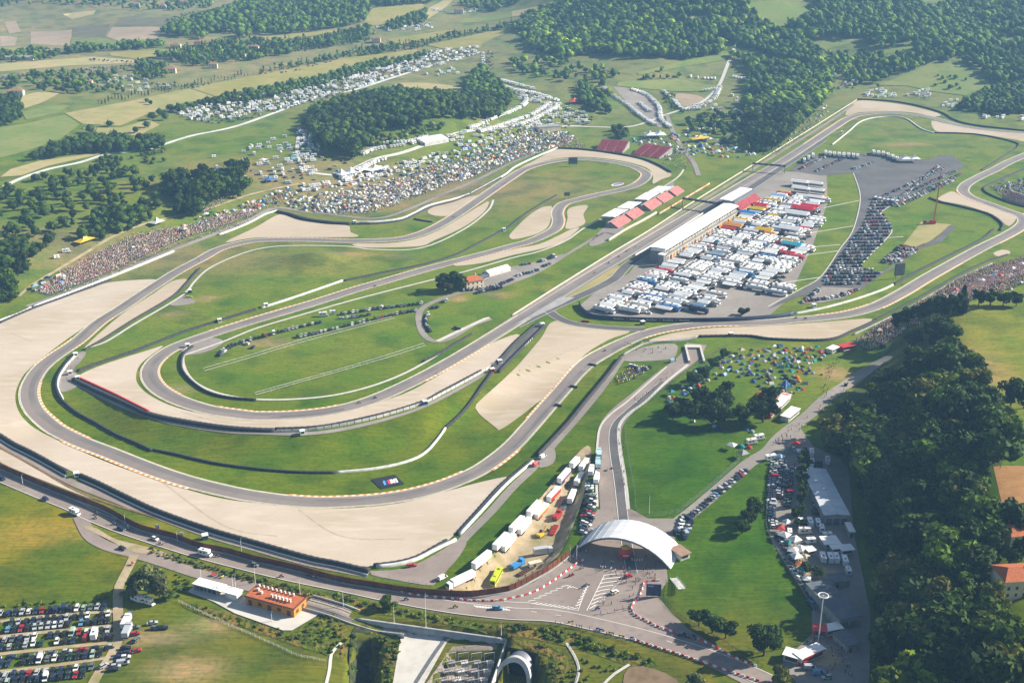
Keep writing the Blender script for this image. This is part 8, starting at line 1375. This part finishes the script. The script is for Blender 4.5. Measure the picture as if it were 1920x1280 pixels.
for x, y, w_, d_, h_, rz, lab in [(320, 137, 20, 11, 7, .1, 'yellow villa with red roof in the dark park'), (400, 128, 16, 10, 7, .1, 'cream villa right of the yellow villa'), (30, 178, 26, 12, 6, .1, 'white farmhouse with red roof near the left frame edge'), (92, 102, 18, 12, 6, .2, 'red roofed farmhouse by the hay field'), (330, 90, 20, 12, 6, 0, 'terracotta house behind the cypress lane'), (372, 86, 14, 12, 8, 0, 'tall house beside the terracotta one'), (475, 97, 24, 12, 9, 0, 'white manor house in the conifer park'), (706, 80, 18, 12, 8, 0, 'pale house on the cypress lane'), (860, 26, 22, 12, 9, 0, 'far white house beside the hill camp'), (345, 10, 20, 12, 8, 0, 'hazy red roofed house on the far ridge'), (255, 14, 20, 12, 8, .2, 'hazy white house on the far ridge'), (305, 16, 18, 12, 7, -.1, 'hazy house right of the far white one'), (1028, 62, 24, 12, 6, -.2, 'long red roofed farm on the hill'), (1000, 66, 20, 10, 5, 0, 'low ochre farm wing below the red roofed farm'), (165, 158, 16, 10, 5, .1, 'small orange house among the village trees'), (1132, 136, 14, 9, 5, 0, 'small ochre house in the loose wood'), (1906, 1012, 12, 9, 6, .2, 'tan farm building below the soil field'), (1905, 1105, 16, 11, 9, .1, 'ochre roofed barn at the right frame edge')]: house(x, y, w_ * (.72 if y < 200 else 1), d_ * (.72 if y < 200 else 1), h_ * .85, rz, lab, M_WWALL if 'white' in lab else None, M_TERRA if y > 200 else mat('old_tiles', (.36, .17, .10), .9, noise=.4, col2=(.28, .14, .09)))
for x, y, w_, lab in [(36, 112, 40, 'long grey shed by the hay field'), (1010, 72, 26, 'long ochre barn on the hill'), (450, 108, 16, 'low white shed in the conifer park')]:
    o = empty('farm_shed', at(x, y), .05); tag(o, lab, 'shed'); MB().box(-w_ / 2, w_ / 2, -5, 5, -1, 4).build('wall', M_CREAMP, o); MB().hull([(-w_ / 2 - .5, -5.5, 4), (w_ / 2 + .5, -5.5, 4), (w_ / 2 + .5, 5.5, 4), (-w_ / 2 - .5, 5.5, 4)], [(-w_ / 2 - .5, -.2, 5.6), (w_ / 2 + .5, -.2, 5.6), (w_ / 2 + .5, .2, 5.6), (-w_ / 2 - .5, .2, 5.6)]).build('roof', M_GREYW, o)
# ------------------------------------------------------------------ marshal posts and small huts by the track
def hut(x, y, m, label, s=2.4, rz=.4):
    o = empty('marshal_post', at(x, y), rz); tag(o, label, 'hut', 'marshal posts'); MB().box(-s / 2, s / 2, -s / 2, s / 2, 0, 2.3).build('wall', m, o); MB().box(-s / 2 - .2, s / 2 + .2, -s / 2 - .2, s / 2 + .2, 2.3, 2.5).build('roof', M_WROOF, o); MB().box(-s / 3, s / 3, -s / 2 - .04, -s / 2, 1.0, 2.0).build('window', M_GLASS, o)
for x, y, m, l in [(142, 668, M_VWHITE, 'white marshal hut at the top of the outer hairpin'), (132, 702, M_VWHITE, 'white marshal hut inside the outer hairpin'), (146, 712, M_VWHITE, 'white board hut at the red barrier end'), (352, 651, M_VWHITE, 'white marshal hut by the inner apron'), (567, 814, M_VWHITE, 'white marshal hut behind the advertising boards'), (923, 697, M_REDP, 'red marshal hut at the access lane'), (937, 681, M_VWHITE, 'white marshal hut at the access lane'), (1017, 612, M_VWHITE, 'white marshal hut at the top of the access lane'), (797, 758, M_BLUEP, 'blue marshal hut on the advertising wall'), (499, 575, M_VWHITE, 'white marshal hut on the middle straight'), (412, 604, M_VWHITE, 'small marshal hut on the long tyre wall'), (144, 893, M_VWHITE, 'white marshal hut in the double wall gap'), (356, 549, M_TRIM, 'dark marshal hut beside the return leg'), (385, 1010, mat('teal_paint', (.03, .12, .13), .6), 'teal marshal hut behind the double wall'), (665, 419, M_VWHITE, 'white marshal hut below the tents'), (945, 433, M_VWHITE, 'white marshal hut at the upper esses'), (1578, 250, M_VWHITE, 'white marshal hut beside the far infield'), (1370, 630, M_REDP, 'red marshal hut on the lawn camp wall'), (1526, 576, M_VWHITE, 'white marshal hut inside the sweeping bend'), (1205, 608, M_TRIM, 'dark marshal hut beside the link road')]: hut(x, y, m, l)
o = empty('recovery_car', at(355, 558), .3); tag(o, 'lime yellow recovery car beside the dark marshal hut', 'car'); place('body', CARM['estate']['body'], o, color=(.5, .55, .03)); place('windows', CARM['estate']['windows'], o); [place('wheel', CARM['estate']['wheel'], o, (sx * 1.3, sy * .78, .32)) for sx in (-1, 1) for sy in (-1, 1)]
for x, y, a, cc, l in [(1018, 858, .9, (.75, .74, .72), 'white marshal ambulance beside the service road'), (830, 1085, .8, (.75, .74, .72), 'white ambulance on the service apron'), (772, 1062, .3, (.45, .05, .05), 'dark red car on the service apron'), (1005, 872, .9, (.6, .08, .05), 'red marshal car beside the white ambulance'), (1262, 678, .5, (.3, .5, .55), 'pale turquoise van near the underpass')]:
    s_ = 'van' if 'ambulance' in l or 'van' in l else 'estate'; o = empty('ambulance' if 'ambul' in l else 'car', at(x, y), a); o.location.z += .2; tag(o, l, 'ambulance' if 'ambul' in l else 'van' if 'van' in l else 'car'); c_ = CARM[s_]; place('body', c_['body'], o, color=cc); place('windows', c_['windows'], o); [place('wheel', c_['wheel'], o, (sx * c_['wx'], sy * c_['wy'], .32)) for sx in (-1, 1) for sy in (-1, 1)]
# underpass beneath the track
o0, a, L = frame((1290, 664), (1314, 664)); k = empty('underpass_portal', o0, a); tag(k, 'concrete underpass mouth where the avenue dives below the track', 'underpass'); MB().box(-1.2, 0, -14, 12, -3, 1.6).build('side_wall', M_CONC, k); MB().box(L, L + 1.2, -14, 12, -3, 1.6).build('side_wall', M_CONC, k); MB().box(0, L, 8, 12, .8, 1.6).build('lintel', M_CONC, k); MB().box(0, L, 9, 9.3, -.2, .8).build('opening', M_NAVY, k)

# ------------------------------------------------------------------ tyre marks on the track, ruts in the gravel
M_SKID = mat('skid_rubber', (.10, .092, .088), .85, noise=.5, col2=(.13, .12, .115)); M_RUT = mat('gravel_rut', (.40, .33, .25), .97, noise=.4, col2=(.47, .40, .31))
for p0, p1, a in [((640, 766), (500, 780), 1.5), ((640, 766), (520, 780), .7), ((300, 530), (150, 634), -1.8), ((260, 556), (110, 663), -.9), ((600, 942), (800, 919), 2.2), ((960, 838), (1060, 725), -1.7), ((1335, 607), (1200, 629), .8), ((1540, 596), (1700, 545), 1.6), ((1120, 365), (1205, 330), 1.0), ((930, 352), (800, 434), -.8), ((1000, 582), (860, 669), 1.8)]:
    i, j = seg(p0, p1)
    if i > j: i, j = j, i
    if j - i < 400: strip('tyre_mark', smooth(TL[i:j + 1], 3), a - .28, a + .28, .31, M_SKID, track)
for px in [[(120, 720), (60, 640), (20, 625)][1:], [(300, 900), (420, 985), (520, 1005)], [(560, 955), (640, 1005), (760, 1010)], [(340, 772), (420, 792), (520, 795)], [(1060, 700), (1000, 720), (950, 770)], [(1120, 640), (1060, 660), (1000, 690)], [(30, 600), (120, 570), (230, 545)]]: road('gravel_rut', px, .8, M_RUT, .2)
# ------------------------------------------------------------------ emit the pools
def tri(mb):
    V, F, M = mb.v, mb.f, mb.m; T, m = [], []
    for f, i in zip(F, M):
        for k in range(1, len(f) - 1): T.append((f[0], f[k], f[k + 1])); m.append(i)
    T = np.array(T); P = np.array(V)[T.ravel()]; return P, np.repeat(np.array(m), 3)
def massof(name, items, protos, pal, label, cat):
    if not items: return
    vs_, ts_ = [], []; cache = {}
    for it in items:
        k = it['sub']
        if k not in cache: cache[k] = tri(protos[k])
        P, mi = cache[k]; a = it['rz']; ca, sa = math.cos(a), math.sin(a); s = it['sc']
        vs_.append(np.stack([(P[:, 0] * ca - P[:, 1] * sa) * s + it['x'], (P[:, 0] * sa + P[:, 1] * ca) * s + it['y'], P[:, 2] * s + zat(it['x'], it['y']) + it['dz']], 1).astype(np.float32))
        t = np.empty((len(P), 3), np.float32)
        for i in range(4): t[mi == i] = it['col'] if pal[i] is None else pal[i]
        ts_.append(t)
    V = np.concatenate(vs_); o = place(name, npmesh(name, V, np.arange(len(V)).reshape(-1, 3), M_STUFF, tint=np.concatenate(ts_))); tag(o, label, cat, kind='stuff')
def split(kind, n=300):
    it = sorted(POOL[kind], key=lambda d: (-d['pr'], d['y'])); return it[:n], it[n:]
ind, rest = split('car')
for d in ind:
    c = CARM[d['sub']]; loc = (d['x'], d['y'], zat(d['x'], d['y']) + d['dz'])
    if d['y'] < 470:
        o = empty('car' if d['sub'] != 'van' else 'van', loc, d['rz']); place('body', c['body'], o, color=d['col'])
        for n in ('windows', 'headlights', 'tail_lights'): place(n, c[n], o)
        for sx in (-1, 1):
            for sy in (-1, 1): place('wheel', c['wheel'], o, (sx * c['wx'], sy * c['wy'], .32))
    else: o = place('car' if d['sub'] != 'van' else 'van', c['mesh'], None, loc, d['rz'], d['col'])
    tag(o, d['label'], 'van' if d['sub'] == 'van' else 'car', d['group'])
GL, TY = DUMMY['glass'], DUMMY['tyre']
massof('parked_cars', rest, {k: v['one'] for k, v in CARM.items()}, [None, GL, TY, TY], 'hundreds of small parked cars filling the far car parks', 'cars')
ind, rest = split('camper')
for d in ind: tag(place(d['sub'], CAMPM[d['sub']], None, (d['x'], d['y'], zat(d['x'], d['y']) + d['dz']), d['rz'], d['col']), d['label'], d['sub'], d['group'])
massof('far_campers', rest, CAMP, [None, GL, TY, DUMMY['trim']], 'white campers and caravans packed on the far slopes', 'campers')
ind, rest = split('tent')
for d in ind: tag(place(d['sub'] + '_tent', TENTM[d['sub']], None, (d['x'], d['y'], zat(d['x'], d['y']) + d['dz']), d['rz'], d['col'], d['sc']), d['label'], 'tent', d['group'])
massof('far_tents', rest, TENT, [None, DUMMY['trim'], TY, TY], 'sea of small coloured tents on the hillside above the circuit', 'tents')
ind, rest = split('person')
for d in ind: tag(place('person', PERSM[d['sub']], None, (d['x'], d['y'], zat(d['x'], d['y']) + d['dz']), d['rz'], d['col']), d['label'], 'person', d['group'])
massof('spectator_crowd', rest, {0: PERS[0], 1: PERS[1], 'low': LOWP}, [None, (.05, .06, .10), (.50, .30, .22), (.05, .035, .025)], 'dense crowd of spectators sitting and standing on the grass banks', 'crowd')
for d in POOL['bike']: tag(place('motorcycle', BIKEM[d['sub']], None, (d['x'], d['y'], zat(d['x'], d['y']) + d['dz']), d['rz'], d['col'], d['sc']), d['label'], 'motorcycle', d['group'])
print({k: len(v) for k, v in POOL.items()})
# ------------------------------------------------------------------ haze
hz = bpy.data.materials.new('haze'); hz.use_nodes = True; t = hz.node_tree; t.nodes.remove(t.nodes['Principled BSDF'])
pv = t.nodes.new('ShaderNodeVolumePrincipled'); pv.inputs['Color'].default_value = (.32, .62, 1.0, 1); pv.inputs['Density'].default_value = 0.00013; pv.inputs['Anisotropy'].default_value = .0
t.links.new(pv.outputs[0], t.nodes['Material Output'].inputs['Volume'])
hb = MB().box(-6300, 6300, -300, 12300, -26, 340).build('haze', hz); tag(hb, 'thin blue summer haze over the far hills', 'haze', kind='stuff')
